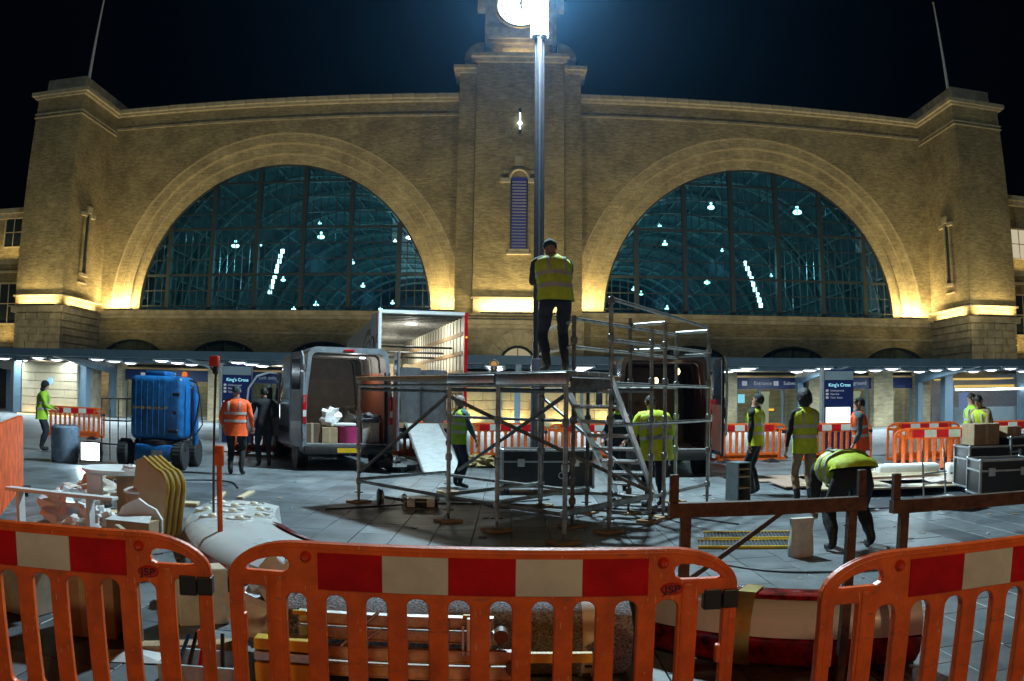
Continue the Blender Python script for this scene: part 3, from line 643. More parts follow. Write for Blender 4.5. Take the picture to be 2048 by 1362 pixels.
# ---- uplights on the ledge
fix = MB(); fix.bbox(-0.5, 0.5, -0.09, 0.09, 0, 0.10, 0.02, seg=1); fix_me = fix.mesh('housing', black_pl)
gl = MB(); gl.box(-0.46, 0.46, -0.06, 0.06, 0.101, 0.108); gl_me = gl.mesh('lens', E_STRIP)
def uplight(x, y, z, nx_, power, w=1.0, rz=0.0, reach=6.0, label=''):
    t = thing('uplight', label, 'floodlight', (x, y, z), rz, 'warm uplights along the ledge'); t.scale = (w, 1, 1)
    obj('housing', fix_me, t); obj('lens', gl_me, t)
    d = Vector((-sin(rz), cos(rz), 0))*nx_
    light('AREA', (x, y, z+0.14), power*UPK, WARM, w, 0.12, target=(x+d.x*0.9, y+d.y*0.9, z+0.14+reach), name='uplight_beam')
UPK = 2.2
UP = 'warm uplight on the ledge %s'
for s in (-1, 1):
    wd = 'west' if s < 0 else 'east'
    uplight(s*28.6, FY-0.34, 7.30, 1, 120, 2.2, label=UP % ('between the %s pavilion and its arch' % wd))
    uplight(s*(XC+11.8)-0.0, FY+0.02, 7.36, 1, 90, 1.6, reach=9, label=UP % ('under the outer foot of the %s arch' % wd))
    uplight(s*(XC-11.6), FY-0.34, 7.30, 1, 130, 1.9, reach=7, label=UP % ('under the inner foot of the %s arch' % wd))
    uplight(s*32.27, FY-5.72-0.32, 7.03, 1, 110, 3.2, label=UP % ('in front of the %s pavilion' % wd))
    uplight(s*(30.23-0.30), FY-3.0, 7.03, s*-1 if s > 0 else 1, 120, 4.0, rz=pi/2, label=UP % ('beside the inner wall of the %s pavilion' % wd))
uplight(0.05, FY-1.78, 7.03, 1, 230, 4.8, label=UP % 'at the foot of the clock tower')
uplight(0.05, FY-1.45, 24.99, 1, 12, 2.2, label='warm uplight on the cornice below the clock')
light('POINT', (-2.9, FY-2.2, 28.2), 5, WARM, 0.1, name='clock_bracket_light'); light('POINT', (3.0, FY-2.2, 28.2), 5, WARM, 0.1, name='clock_bracket_light')

# floodlights standing on the canopy roof, washing the upper walls
ff = MB(); ff.bbox(-0.22, 0.22, -0.08, 0.08, 0.05, 0.32, 0.02, seg=1); ff_me = ff.mesh('housing', black_pl); fg = MB(); fg.box(-0.19, 0.19, 0.081, 0.086, 0.08, 0.29); fg_me = fg.mesh('lens', E_STRIP)
for x, tz, w_ in ((-32.5, 14, 'before the west pavilion'), (-26.5, 19, 'left of the west arch'), (-16.5, 21, 'below the west window crown'), (-7.0, 19, 'right of the west arch'), (0.05, 17, 'before the clock tower'), (7.0, 19, 'left of the east arch'), (16.5, 21, 'below the east window crown'), (26.5, 19, 'right of the east arch'), (32.5, 14, 'before the east pavilion')):
    y_ = 38.5 if abs(x) > 30 else 43.0
    t = thing('canopy_floodlight', 'warm floodlight standing on the canopy roof %s' % w_, 'floodlight', (x, y_, 3.43), 0, 'warm floodlights on the canopy roof')
    obj('housing', ff_me, t, rot=(0.5, 0, 0)); obj('lens', fg_me, t, rot=(0.5, 0, 0))
    light('SPOT', (x, y_+0.12, 3.8), 1500 if abs(x) < 30 else 800, (1.0, 0.87, 0.48), 0.15, target=(x, FY if abs(x) < 30 else FY-5.7, tz-2), spot=radians(100), name='canopy_flood_beam')

# ---- neighbouring wings left and right of the pavilions
for s in (-1, 1):
    H = 14.0 if s < 0 else 15.8
    nm = 'west' if s < 0 else 'east'
    t = thing('side_wing', 'lower brick wing with lit cornices beyond the %s pavilion' % nm, 'building', (s*34.5, 50, 0))
    def X2(a, c): return (a, c) if s > 0 else (-c, -a)
    part('wall', MB().box(*X2(0, 26), 0, 8, 0, H), brick, t)
    b = MB(); b.box(*X2(-0.0, 26), -0.5, -0.003, H-0.1, H+0.25); b.box(*X2(0.0, 26), -0.3, -0.003, H-0.45, H-0.105); part('cornice', b, stone, t)
    b = MB(); b.box(*X2(0.0, 26), -0.35, -0.003, 10.2, 10.5); b.box(*X2(0.0, 26), -0.25, -0.003, 9.6, 9.75); part('string_course', b, stone, t)
    b = MB(); b.box(*X2(0.0, 26), -0.35, -0.003, 4.3, 4.55); part('string_course', b, stone, t)
    for k in range(3):
        x = 0.9+k*3.4
        lit = s > 0
        for z0, z1 in ((11.5, 13.6), (6.0, 8.8)):
            f = MB(); f.box(*X2(x-0.1, x+1.7), -0.12, -0.003, z0-0.1, z0); f.box(*X2(x-0.1, x), -0.1, -0.003, z0, z1); f.box(*X2(x+1.6, x+1.7), -0.1, -0.003, z0, z1); f.box(*X2(x-0.1, x+1.7), -0.1, -0.003, z1, z1+0.12)
            f.box(*X2(x+0.77, x+0.83), -0.06, -0.012, z0, z1); f.box(*X2(x, x+0.768), -0.05, -0.012, (z0+z1)/2-.03, (z0+z1)/2+.03); f.box(*X2(x+0.832, x+1.6), -0.05, -0.012, (z0+z1)/2-.03, (z0+z1)/2+.03)
            o = part('window', f, stone, t); part('window_pane', MB().box(*X2(x, x+1.6), -0.01, -0.003, z0, z1), M_emit('lit_office_window', (1.0, 0.86, 0.6), 0.55) if (lit and z0 > 9) else M('dark_pane', (0.02, 0.03, 0.04), 0.1), o)
    light('AREA', (s*36.3, 49.2, 4.7), 60, WARM, 3, 0.1, target=(s*36.3, 49.7, 9), name='wing_uplight'); light('AREA', (s*36.3, 49.3, 10.6), 45, WARM, 3, 0.1, target=(s*36.3, 49.8, 15), name='wing_uplight')

# ================================================================== CANOPY AND ENTRANCE SCREENS
cp = thing('entrance_canopy', 'long flat blue-grey steel canopy across the station front with rows of downlights', 'canopy', (0, 0, 0))
part('roof_deck', MB().box(-42, 42, 36.9, 52.6, 3.30, 3.42), canopy_lt, cp)
b = MB(); b.box(-42, 42, 36.6, 36.897, 3.18, 3.55); part('fascia', b, canopy_m, cp)
for y in (38.6, 40.6, 42.5): part('soffit_beam', MB().box(-42, 42, y-0.06, y+0.06, 3.17, 3.298), canopy_m, cp)
for i in range(11):
    x = -39.2+i*7.84
    part('tapered_beam', MB().prism([(36.9, 3.17), (43.6, 2.55), (44.2, 2.55), (44.2, 3.165), (36.9, 3.168)], x-0.14, x+0.14, plane='YZ'), canopy_m, cp)
    part('column', MB().box(x-0.16, x+0.16, 43.7, 44.1, 0, 2.548), canopy_m, cp)
rows = [-28.8, -25.0, -21.2, -17.4, -13.3, -9.3, -5.2, -1.1, 3.0, 6.9, 10.8, 14.7, 18.5, 22.3, 26.1, 29.9]
ROW_AT = ['beyond the kiosk wall at the left picture edge', 'above the left part of the lit kiosk wall', 'above the brick pier beside the worker in lime jacket', 'above the blue lift', 'above the worker in orange jacket', 'above the silver van', 'behind the box truck', 'left of the mast, over the lit stone wall', 'right of the mast, over the deck', 'behind the top of the scaffold stairs', 'right of the open black van', 'above the two standing workers', 'above the information totem', 'above the brick pier near the shop', 'above the yellow shop ceiling', 'at the right picture edge']
dl = MB(); dl.lathe([(0.0, -0.075), (0.08, -0.06), (0.14, -0.02), (0.15, 0.0), (0, 0)], n=12); dl_me = dl.mesh('lens', E_DOWN)
rm = MB(); rm.lathe([(0.13, 0.0), (0.17, -0.03), (0.19, 0.0), (0.17, 0.06), (0.0, 0.06)], n=12); rm_me = rm.mesh('trim_ring', alu)
k = 0
for x in rows:
    for j, y in enumerate((37.6, 39.6, 41.6)):
        zz = 3.12
        t = thing('downlight', '%s canopy downlight %s' % (('front', 'middle', 'rear')[j], ROW_AT[rows.index(x)]), 'downlight', (x, y, zz), 0, 'downlights under the canopy')
        t.scale = (2.7, 2.0, 1.3)
        obj('lens', dl_me, t); obj('trim_ring', rm_me, t)
    light('AREA', (x, 39.6, 3.05), 330, (0.70, 0.90, 1.0), 0.4, 3.5, target=(x, 39.6, 0), name='canopy_downlight')
# back of the entrance: piers, screens, signs
SY = 44.5
def pier(x, w, m, label):
    t = single('brick_pier', MB().bbox(-w/2, w/2, -0.35, 0.45, 0, 3.16, 0.02, seg=1), m, label, 'pier', (x, SY, 0), group='piers under the canopy')
pale_brick = M_brick('pale_gault_brick', (0.55, 0.46, 0.28), (0.46, 0.38, 0.23), (0.40, 0.34, 0.23), 0.23, 0.075, 0.3)
piers = [(-23.5, 0.95, 'brick pier just right of the worker in lime jacket'), (-17.0, 0.8, 'brick pier hidden mostly by the blue lift'), (11.7, 0.75, 'brick pier right of the open black van door'), (16.7, 0.7, 'brick pier left of the information totem'), (21.2, 1.3, 'broad pale pier right of the totem'), (24.0, 0.95, 'brick pier near the lit yellow shop ceiling'), (-9.3, 0.7, 'brick pier behind the silver van')]
for x, w, l in piers: pier(x, w, pale_brick, l)
def screen(x0, x1, label, words, glow=None):
    t = thing('entrance_screen', label, 'entrance', (0, SY+0.3, 0), 0, 'glazed entrances under the canopy')
    b = MB(); b.box(x0, x1, -0.25, -0.05, 2.22, 2.86); sg = part('sign_fascia', b, sign_blue, t)
    n = max(2, int((x1-x0)/1.3))
    for i in range(n+1):
        x = x0+(x1-x0)*i/n; part('door_post', MB().box(x-0.06, x+0.06, -0.10, 0.1, 0, 2.215), canopy_m, t)
    for i in range(n):
        xa = x0+(x1-x0)*i/n+0.07; xb = x0+(x1-x0)*(i+1)/n-0.07
        part('glass_door', MB().box(xa, xb, -0.01, 0.01, 0.05, 2.2), clear_m, t)
    for (tx, s_, wx, m) in words: text(tx, s_, m, sg, (wx, -0.256, 2.54))
    for (ix, iz) in [(w[2]-len(w[0])*w[1]*0.30-0.35, 2.54) for w in words if w[0] != 'Exit only']:
        b = MB(); b.box(ix-0.17, ix+0.13, -0.262, -0.252, iz-0.13, iz+0.13); part('pictogram', b, E_LOGO, sg)
    part('floor_sill', MB().box(x0, x1, -0.2, 0.2, 0.0, 0.04), alu_dull, t)
screen(-23.0, -17.5, 'glazed entrance under navy sign left of the blue lift', [('Entrance', 0.3, -20.7, E_LOGO)])
screen(-16.5, -9.8, 'glazed exit with Exit only sign behind the silver van', [('Exit only', 0.3, -13.9, E_LOGO)])
screen(12.2, 16.3, 'glazed entrance under navy sign behind the two standing workers', [('Entrance', 0.3, 13.7, E_LOGO), ('Subway', 0.3, 15.4, E_LOGO)])
screen(17.3, 23.4, 'glazed entrance under navy sign right of the totem', [('Underground', 0.3, 19.4, E_LOGO), ('Subway', 0.3, 21.6, E_LOGO)])
# concourse seen through the doors
b = MB(); b.box(-34, -8, 49.0, 49.2, 0, 3.1); b.box(9, 34, 49.0, 49.2, 0, 3.1); cw = single('concourse_wall', b, pale_brick, 'warm lit brick wall seen through the glazed doors under the canopy', 'wall')
for x in (-31, -26, -20, -14, 13.5, 19, 24, 29): light('POINT', (x, 47.2, 2.8), 85, (1.0, 0.86, 0.62), 0.15, name='concourse_light')
for (x, z, w_, h_, m, l) in [(-20.9, 2.1, 0.9, .12, E_BLUE, 'blue strip light over the left entrance'), (-21.2, 1.5, 0.3, .1, E_AMB, 'small amber light behind the left entrance'), (18.6, 1.75, 0.75, .14, E_RED, 'red lit shop sign right of the totem'), (18.0, 1.55, 0.45, .3, E_CYAN, 'cyan lit shop display beside the red sign'), (14.8, 1.05, 0.35, .12, E_AMB, 'small amber light behind the middle right entrance'), (12.9, 1.7, 0.5, .5, E_CYAN, 'pale blue screen behind the first standing worker'), (20.2, 1.95, .55, .1, E_GREEN, 'pale green lit strip above the lit white column')]:
    single('lit_sign', MB().box(-w_/2, w_/2, -0.04, 0.04, -h_/2, h_/2), m, l, 'sign', (x, 46.4, z))
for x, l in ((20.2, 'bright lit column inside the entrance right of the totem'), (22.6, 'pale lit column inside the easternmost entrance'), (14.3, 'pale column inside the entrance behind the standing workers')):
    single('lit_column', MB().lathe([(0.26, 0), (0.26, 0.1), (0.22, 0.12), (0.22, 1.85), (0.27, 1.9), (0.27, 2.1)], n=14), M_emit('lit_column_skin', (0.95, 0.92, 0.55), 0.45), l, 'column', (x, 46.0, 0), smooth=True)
for xx, l in ((-19.0, 'yellow and black banded post beside the left entrance'), (23.55, 'yellow banded post by the entrance farthest right')):
    t = thing('banded_post', l, 'post', (xx, 43.9, 0), 0, 'banded posts under the canopy')
    for k in range(9): part('band', MB().lathe([(0.09, k*0.2), (0.09, k*0.2+0.199)], n=12), yellow_pl if k % 2 else black_pl, t, True)
# left kiosk wall of long stone courses, lit from below
t = thing('kiosk_wall', 'brightly lit pale stone kiosk wall with long horizontal joints at far left', 'wall', (-25.9, 41.0, 0))
part('core', MB().box(-2.55, 1.5, 0.1, 3, 0, 3.0), stone_dark, t)
for c in range(6):
    for j, (a, d) in enumerate(((-2.5, -0.5), (-0.485, 1.5)) if c % 2 else ((-2.5, -1.5), (-1.485, 0.6), (0.615, 1.5))):
        part('stone_slab', MB().bbox(a, d, 0, 0.12, 0.12+c*0.46, 0.12+c*0.46+0.43, 0.012, seg=1), M('pale_kiosk_stone', (0.36, 0.29, 0.18), 0.8, var=0.12, scale=2) if (c == 0 and j == 0) else bpy.data.materials['pale_kiosk_stone'], t)
part('round_plaque', MB().lathe([(0, -0.02), (0.2, -0.02), (0.22, 0), (0, 0)], axis='Y', n=20, c=(-0.4, 0, 1.95)), M('blue_plaque', (0.25, 0.42, 0.55), 0.4), t)
part('light_trough', MB().box(-2.6, 1.5, -0.35, -0.2, 0.0, 0.07), E_STRIP, t)
light('AREA', (-26.4, 40.75, 0.12), 24, (1.0, 0.80, 0.50), 4.0, 0.1, target=(-26.4, 41.0, 2.2), name='kiosk_uplight')
for x, l in ((-28.9, 'blue-grey square post at the far left of the canopy'), (-24.2, 'blue-grey square post right of the lit kiosk wall'), (25.0, 'blue-grey square post near the yellow shop ceiling')):
    single('steel_post', MB().bbox(-0.3, 0.3, -0.3, 0.3, 0, 3.16, 0.03, seg=1), canopy_m, l, 'post', (x, 41.5 if x < 0 else 43, 0))
# centre stone wall between the vans, lit from below
t = thing('lit_stone_wall', 'bright warm uplit stone wall seen through the scaffold between the vans', 'wall', (0, 46.0, 0))
part('core', MB().box(-8.6, 8.4, 0.1, 1, 0, 3.15), stone_dark, t)
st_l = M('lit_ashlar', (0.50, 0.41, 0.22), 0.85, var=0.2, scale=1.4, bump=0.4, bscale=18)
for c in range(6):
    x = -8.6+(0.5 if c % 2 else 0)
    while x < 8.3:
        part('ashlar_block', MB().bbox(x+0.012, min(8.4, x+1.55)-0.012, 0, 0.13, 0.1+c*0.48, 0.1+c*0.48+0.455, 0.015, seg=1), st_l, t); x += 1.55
for x0 in (-0.95, 3.6):
    w = part('tall_window', MB().box(x0-0.08, x0+0.08, -0.12, -0.003, 0.4, 3.0), canopy_m, t)
for x in (-5.2, -2.6, -0.1, 2.4, 5.0):
    single('ground_light', MB().lathe([(0, 0.03), (0.1, 0.03), (0.14, 0.0), (0, 0)], n=12), E_STRIP, 'small warm ground light at the foot of the wall, %s' % {-5.2: 'behind the truck', -2.6: 'left of the mast', -0.1: 'just left of the mast line', 2.4: 'behind the stairs', 5.0: 'behind the black van'}[x], 'light', (x, 45.6, 0.0))
    light('SPOT', (x, 45.55, 0.1), 150, (1.0, 0.74, 0.30), 0.08, target=(x, 46.05, 1.3), spot=radians(130), name='ground_uplight')
# shop at the right end
t = thing('shop_unit', 'shop with glowing yellow ceiling under the canopy at far right', 'shop', (27.5, 43.5, 0))
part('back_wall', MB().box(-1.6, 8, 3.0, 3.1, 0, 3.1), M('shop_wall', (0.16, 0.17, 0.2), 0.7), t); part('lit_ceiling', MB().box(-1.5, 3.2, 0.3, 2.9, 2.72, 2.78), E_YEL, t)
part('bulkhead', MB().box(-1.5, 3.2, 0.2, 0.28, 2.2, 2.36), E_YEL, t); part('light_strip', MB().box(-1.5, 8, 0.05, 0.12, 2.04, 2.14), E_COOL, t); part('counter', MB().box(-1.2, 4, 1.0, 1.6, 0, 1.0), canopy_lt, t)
part('poster', MB().box(-1.3, -0.6, -0.03, 0.02, 0.9, 1.9), M_emit('poster_glow', (0.35, 0.5, 0.95), 0.35), t)

# ---- information totems
def totem(loc, rz, label):
    t = thing('information_totem', label, 'totem', loc, rz, 'navy information totems')
    b = part('body', MB().bbox(-0.5, 0.5, -0.1, 0.1, 0.0, 2.55, 0.01, seg=1), sign_blue, t)
    part('side_fin', MB().bbox(-0.60, -0.505, -0.13, 0.13, 0, 2.6, 0.01, seg=1), alu_dull, t)
    part('header', MB().box(-0.49, 0.49, -0.125, -0.103, 2.22, 2.5), canopy_lt, t)
    part('screen', MB().box(-0.44, 0.38, -0.12, -0.103, 0.86, 1.36), E_SCREEN, t)
    text("King's Cross", 0.15, E_CYAN, b, (0.02, -0.11, 2.06))
    for i, w in enumerate(('Underground', 'Main line', 'Taxis  Buses')):
        b2 = MB(); b2.box(-0.45, -0.36, -0.112, -0.102, 1.885-i*0.11-0.03, 1.885-i*0.11+0.04); part('pictogram', b2, E_LOGO, t)
        text(w, 0.085, E_LOGO, b, (-0.30, -0.11, 1.885-i*0.11), align='LEFT')
    return t
totem((10.0, 24.6, 0), -0.1, 'navy information totem with glowing white screen beside worker in orange vest')
totem((-9.3, 26.0, 0), 0.1, 'navy information totem with white screen left of worker in orange jacket')
light('AREA', (-9.3, 25.7, 1.1), 12, (0.8, 0.9, 1), 0.7, 0.5, target=(-9.0, 20, 0.9), name='screen_light'); light('AREA', (10.0, 24.3, 1.1), 12, (0.8, 0.9, 1), 0.7, 0.5, target=(9, 20, 0.9), name='screen_light')

# ================================================================== LIGHTING MAST
mt = thing('lighting_mast', 'tall silver lighting mast with dazzling white lamp head beside the deck', 'lamp post', (MAST[0], MAST[1], 0))
part('base_sleeve', MB().lathe([(0.17, 0), (0.17, 0.1), (0.140, 0.12), (0.140, 2.38), (0.115, 2.42)], n=28), pole_m, mt, True)
b = MB(); b.lathe([(0.085, 2.40), (0.082, 9.2), (0.06, 9.3)], n=24); part('shaft', b, pole_m, mt, True)
for k in range(8):
    a = 2*pi*(k+0.5)/8; bb = MB(); bb.tube((0.095*cos(a), 0.095*sin(a), 2.42), (0.095*cos(a), 0.095*sin(a), 9.25), 0.016, n=6); part('fluted_rail', bb, pole_m if k % 2 else black_pl, mt, True)
for k in range(4):
    a = pi/2*k+pi/4; hd = part('lamp_head', MB().bbox(-0.09, 0.09, -0.05, 0.05, 9.3, 11.2, 0.02, seg=1), alu_dull, mt, loc=(0.13*cos(a), 0.13*sin(a), 0), rot=(0, 0, a-pi/2))
    for j in range(6): part('lamp_panel', MB().box(-0.075, 0.075, 0.052, 0.06, 9.36+j*0.3, 9.36+j*0.3+0.26), E_MAST, hd)
light('POINT', (MAST[0], MAST[1]-0.3, 9.6), 500, COOL, 0.12, name='mast_light_low')

# ================================================================== BARRIERS
def rounded(x0, x1, z0, z1, rb, rt_, n=6):
    return arc(x0+rb, z0+rb, rb, pi, 1.5*pi, n)+arc(x1-rb, z0+rb, rb, 1.5*pi, 2*pi, n)+arc(x1-rt_, z1-rt_, rt_, 0, pi/2, n)+arc(x0+rt_, z1-rt_, rt_, pi/2, pi, n)
BWD = 2.087
def outer_half():
    return [(0.0, 0.10), (0.03, 0.06), (0.2, 0.06)]
out = [(0.03, 0.06), (BWD-0.03, 0.06), (BWD, 0.10), (BWD, 0.84)]+[(BWD-0.30+0.30*cos(a), 0.84+0.155*sin(a)) for a in [pi/2*i/10 for i in range(1, 11)]]+[(0.30-0.30*cos(a), 0.84+0.155*sin(a)) for a in [pi/2*i/10 for i in range(10, 0, -1)]]+[(0, 0.84), (0, 0.10)]
def hand_l(m=False):
    pts = [(0.055, 0.865), (0.235, 0.865), (0.262, 0.88), (0.27, 0.905), (0.262, 0.93), (0.235, 0.945), (0.18, 0.942), (0.12, 0.925), (0.075, 0.90), (0.055, 0.88)]
    return [(BWD-x, z) for x, z in pts][::-1] if m else pts
hs = [hand_l(), hand_l(True), rounded(0.045, 0.165, 0.12, 0.815, 0.03, 0.02), rounded(BWD-0.165, BWD-0.045, 0.12, 0.815, 0.03, 0.02)]
for i in range(10):
    x0 = 0.235+i*0.168; hs.append(rounded(x0, x0+0.105, 0.24, 0.795, 0.045, 0.048))
bar_me = fill2d(out, hs, 0.028, 0.008, 'panel_body'); bar_me.materials.append(orange)
for f in bar_me.polygons: f.use_smooth = False
bx_ = thing('safety_barrier', 'nearest orange pedestrian barrier with red and white reflective panels, centre of the front row', 'barrier', (0, 0, 0), 0, 'orange plastic barriers')
obj('panel_body', bar_me, bx_)
b = MB(); b.tube((0.30, 0, 0.985), (BWD-0.30, 0, 0.985), 0.024, n=8); pts = [(0.30-0.285*cos(a), 0, 0.83+0.155*sin(a)) for a in [pi/2*i/10 for i in range(0, 11)]]
b.path(pts, 0.024, 8); b.path([(BWD-p[0], p[1], p[2]) for p in pts], 0.024, 8)
for x in (0.022, BWD-0.022): b.tube((x, 0, 0.09), (x, 0, 0.84), 0.024, n=8)
for x in (0.2, BWD-0.2): b.bbox(x-0.033, x+0.033, -0.03, 0.03, 0.08, 0.86, 0.015, seg=2)
b.tube((0.05, 0, 0.845), (0.24, 0, 0.845), 0.017, n=8); b.tube((BWD-0.05, 0, 0.845), (BWD-0.24, 0, 0.845), 0.017, n=8)
b.bbox(0.24, BWD-0.24, -0.022, 0.022, 0.10, 0.20, 0.01)
part('tubular_frame', b, orange, bx_, True)
b = MB()
for i in range(9):
    x = 0.235+0.105+i*0.168+0.0315; b.bbox(x-0.026, x+0.026, -0.021, 0.021, 0.2, 0.82, 0.012, seg=2)
slat_o = []
for i in range(9):
    x = 0.235+0.105+i*0.168+0.0315
    part('slat', MB().bbox(-0.026, 0.026, -0.021, 0.021, 0.2, 0.805, 0.012, seg=2), orange, bx_, True, loc=(x, 0, 0))
for i in range(5):
    x0 = 0.385+i*0.2665; part('stripe_panel', MB().box(x0+0.001, x0+0.2655, -0.030, -0.0235, 0.812, 0.965), (red_ref, white_ref)[i % 2], bx_, label='red reflective panel' if i % 2 == 0 else 'white reflective panel')
b = MB(); b.box(0.378, 1.727, -0.0232, -0.01, 0.806, 0.972); part('recess_plate', b, orange, bx_)
for x in (0.335, BWD-0.31): part('boss', MB().lathe([(0.0, -0.045), (0.012, -0.043), (0.022, -0.032), (0.025, -0.02)], axis='Y', n=14, c=(x, 0, 0.945)), M('red_boss', (0.7, 0.05, 0.01), 0.2, coat=0.5), bx_, True)
bd = part('badge', MB().lathe([(0.0, -0.034), (0.035, -0.034), (0.042, -0.026), (0.042, -0.02)], axis='Y', n=24), badge_m, bx_, loc=(BWD-0.27, 0, 0.835)); bd.scale = (1.15, 1, 0.62)
tb = text('JSP', 0.048, black_pl, bd, (0, -0.036, 0)); tb.scale = (1.0, 1, 1.5)
part('black_clip', MB().bbox(BWD-0.055, BWD+0.012, -0.034, 0.034, 0.745, 0.825, 0.006), black_pl, bx_)
part('black_clip', MB().bbox(BWD-0.135, BWD-0.058, -0.026, 0.026, 0.738, 0.828, 0.006), black_pl, bx_)
part('hinge_lug', MB().bbox(-0.0, 0.062, -0.02, 0.02, 0.55, 0.68, 0.008), orange, bx_); part('hinge_lug', MB().bbox(BWD-0.07, BWD-0.0, -0.02, 0.02, 0.50, 0.58, 0.008), orange, bx_)
for x in (0.42, BWD-0.42):
    f = MB(); f.loft([[(x-0.16, -0.26, 0.0), (x+0.16, -0.26, 0), (x+0.16, 0.26, 0), (x-0.16, 0.26, 0)], [(x-0.15, -0.25, 0.03), (x+0.15, -0.25, 0.03), (x+0.15, 0.25, 0.03), (x-0.15, 0.25, 0.03)], [(x-0.05, -0.04, 0.10), (x+0.05, -0.04, 0.10), (x+0.05, 0.04, 0.10), (x-0.05, 0.04, 0.10)]])
    part('foot', f, black_m, bx_)
bx_.location = (-1.48, 3.26, 0); bx_.rotation_euler = (0, 0, 0)
def bar(x, y, rz, label): return dup(bx_, (x, y, 0), rz, label, 'orange plastic barriers')
L = 'orange barrier '
bar(-3.625, 2.845, 0.20, L+'at the left of the front row, cut off by the picture edge')
bar(0.87, 2.93, 0.035, L+'at the right of the front row, cut off by the picture edge')
BR = bar
BR(-1.50, 20.9, 0.0, L+'far back under the deck, left of the mast'); BR(0.62, 21.0, 0.0, L+'far back under the deck, right of the mast')
BR(-3.65, 21.6, 0.2, L+'far back behind the truck ramp')
BR(4.75, 20.6, 0.0, L+'far back, behind the worker in black hoodie'); BR(6.95, 20.0, -0.04, L+'far back, in front of the navy totem')
BR(9.1, 19.1, -0.15, L+'far back, right of the worker in orange vest'); BR(7.4, 15.3, -0.30, L+'beside the white blocks, left of the black cases')
BR(11.0, 18.2, -0.3, L+'farthest right of the rear line'); BR(-8.0, 21.5, 0.0, L+'behind the worker in orange jacket')
BR(-15.2, 23.2, 0.3, L+'behind the worker in lime jacket'); BR(-6.2, 22.5, 0.1, L+'seen past the dark figure beside the silver van')
t = thing('tall_barrier', 'tall slanting orange barrier section at far left edge behind the front row', 'barrier', (-6.15, 7.95, 0), -1.07)
b = MB(); b.prism([(-3.2, 0.1), (3.2, 0.1), (3.2, 1.12), (-3.0, 1.16), (-3.2, 1.12)], -0.03, 0.03); part('body', b, orange_d, t)
for i in range(5): part('moulded_rib', MB().bbox(-3.0, 3.0, -0.055, -0.03, 0.22+i*0.18, 0.30+i*0.18, 0.01, seg=1), orange_d, t)
part('foot', MB().box(-3.2, -2.6, -0.15, 0.15, 0, 0.099), black_m, t); part('foot', MB().box(2.6, 3.2, -0.15, 0.15, 0, 0.099), black_m, t)

# night air round everything: makes the glow about the mast lamp
hz = struct('haze', MB().box(-175, 175, -65, 195, -1.6, 42), None, 'stuff'); hz.data.materials.clear()
hm_ = bpy.data.materials.new('night_air'); hm_.use_nodes = True; hn = hm_.node_tree; hn.nodes.remove(hn.nodes['Principled BSDF'])
pv = hn.nodes.new('ShaderNodeVolumePrincipled'); pv.inputs['Color'].default_value = (0.22, 0.55, 1.0, 1); pv.inputs['Density'].default_value = 0.0003; pv.inputs['Anisotropy'].default_value = 0.85
hn.links.new(pv.outputs[0], hn.nodes['Material Output'].inputs['Volume']); hz.data.materials.append(hm_)

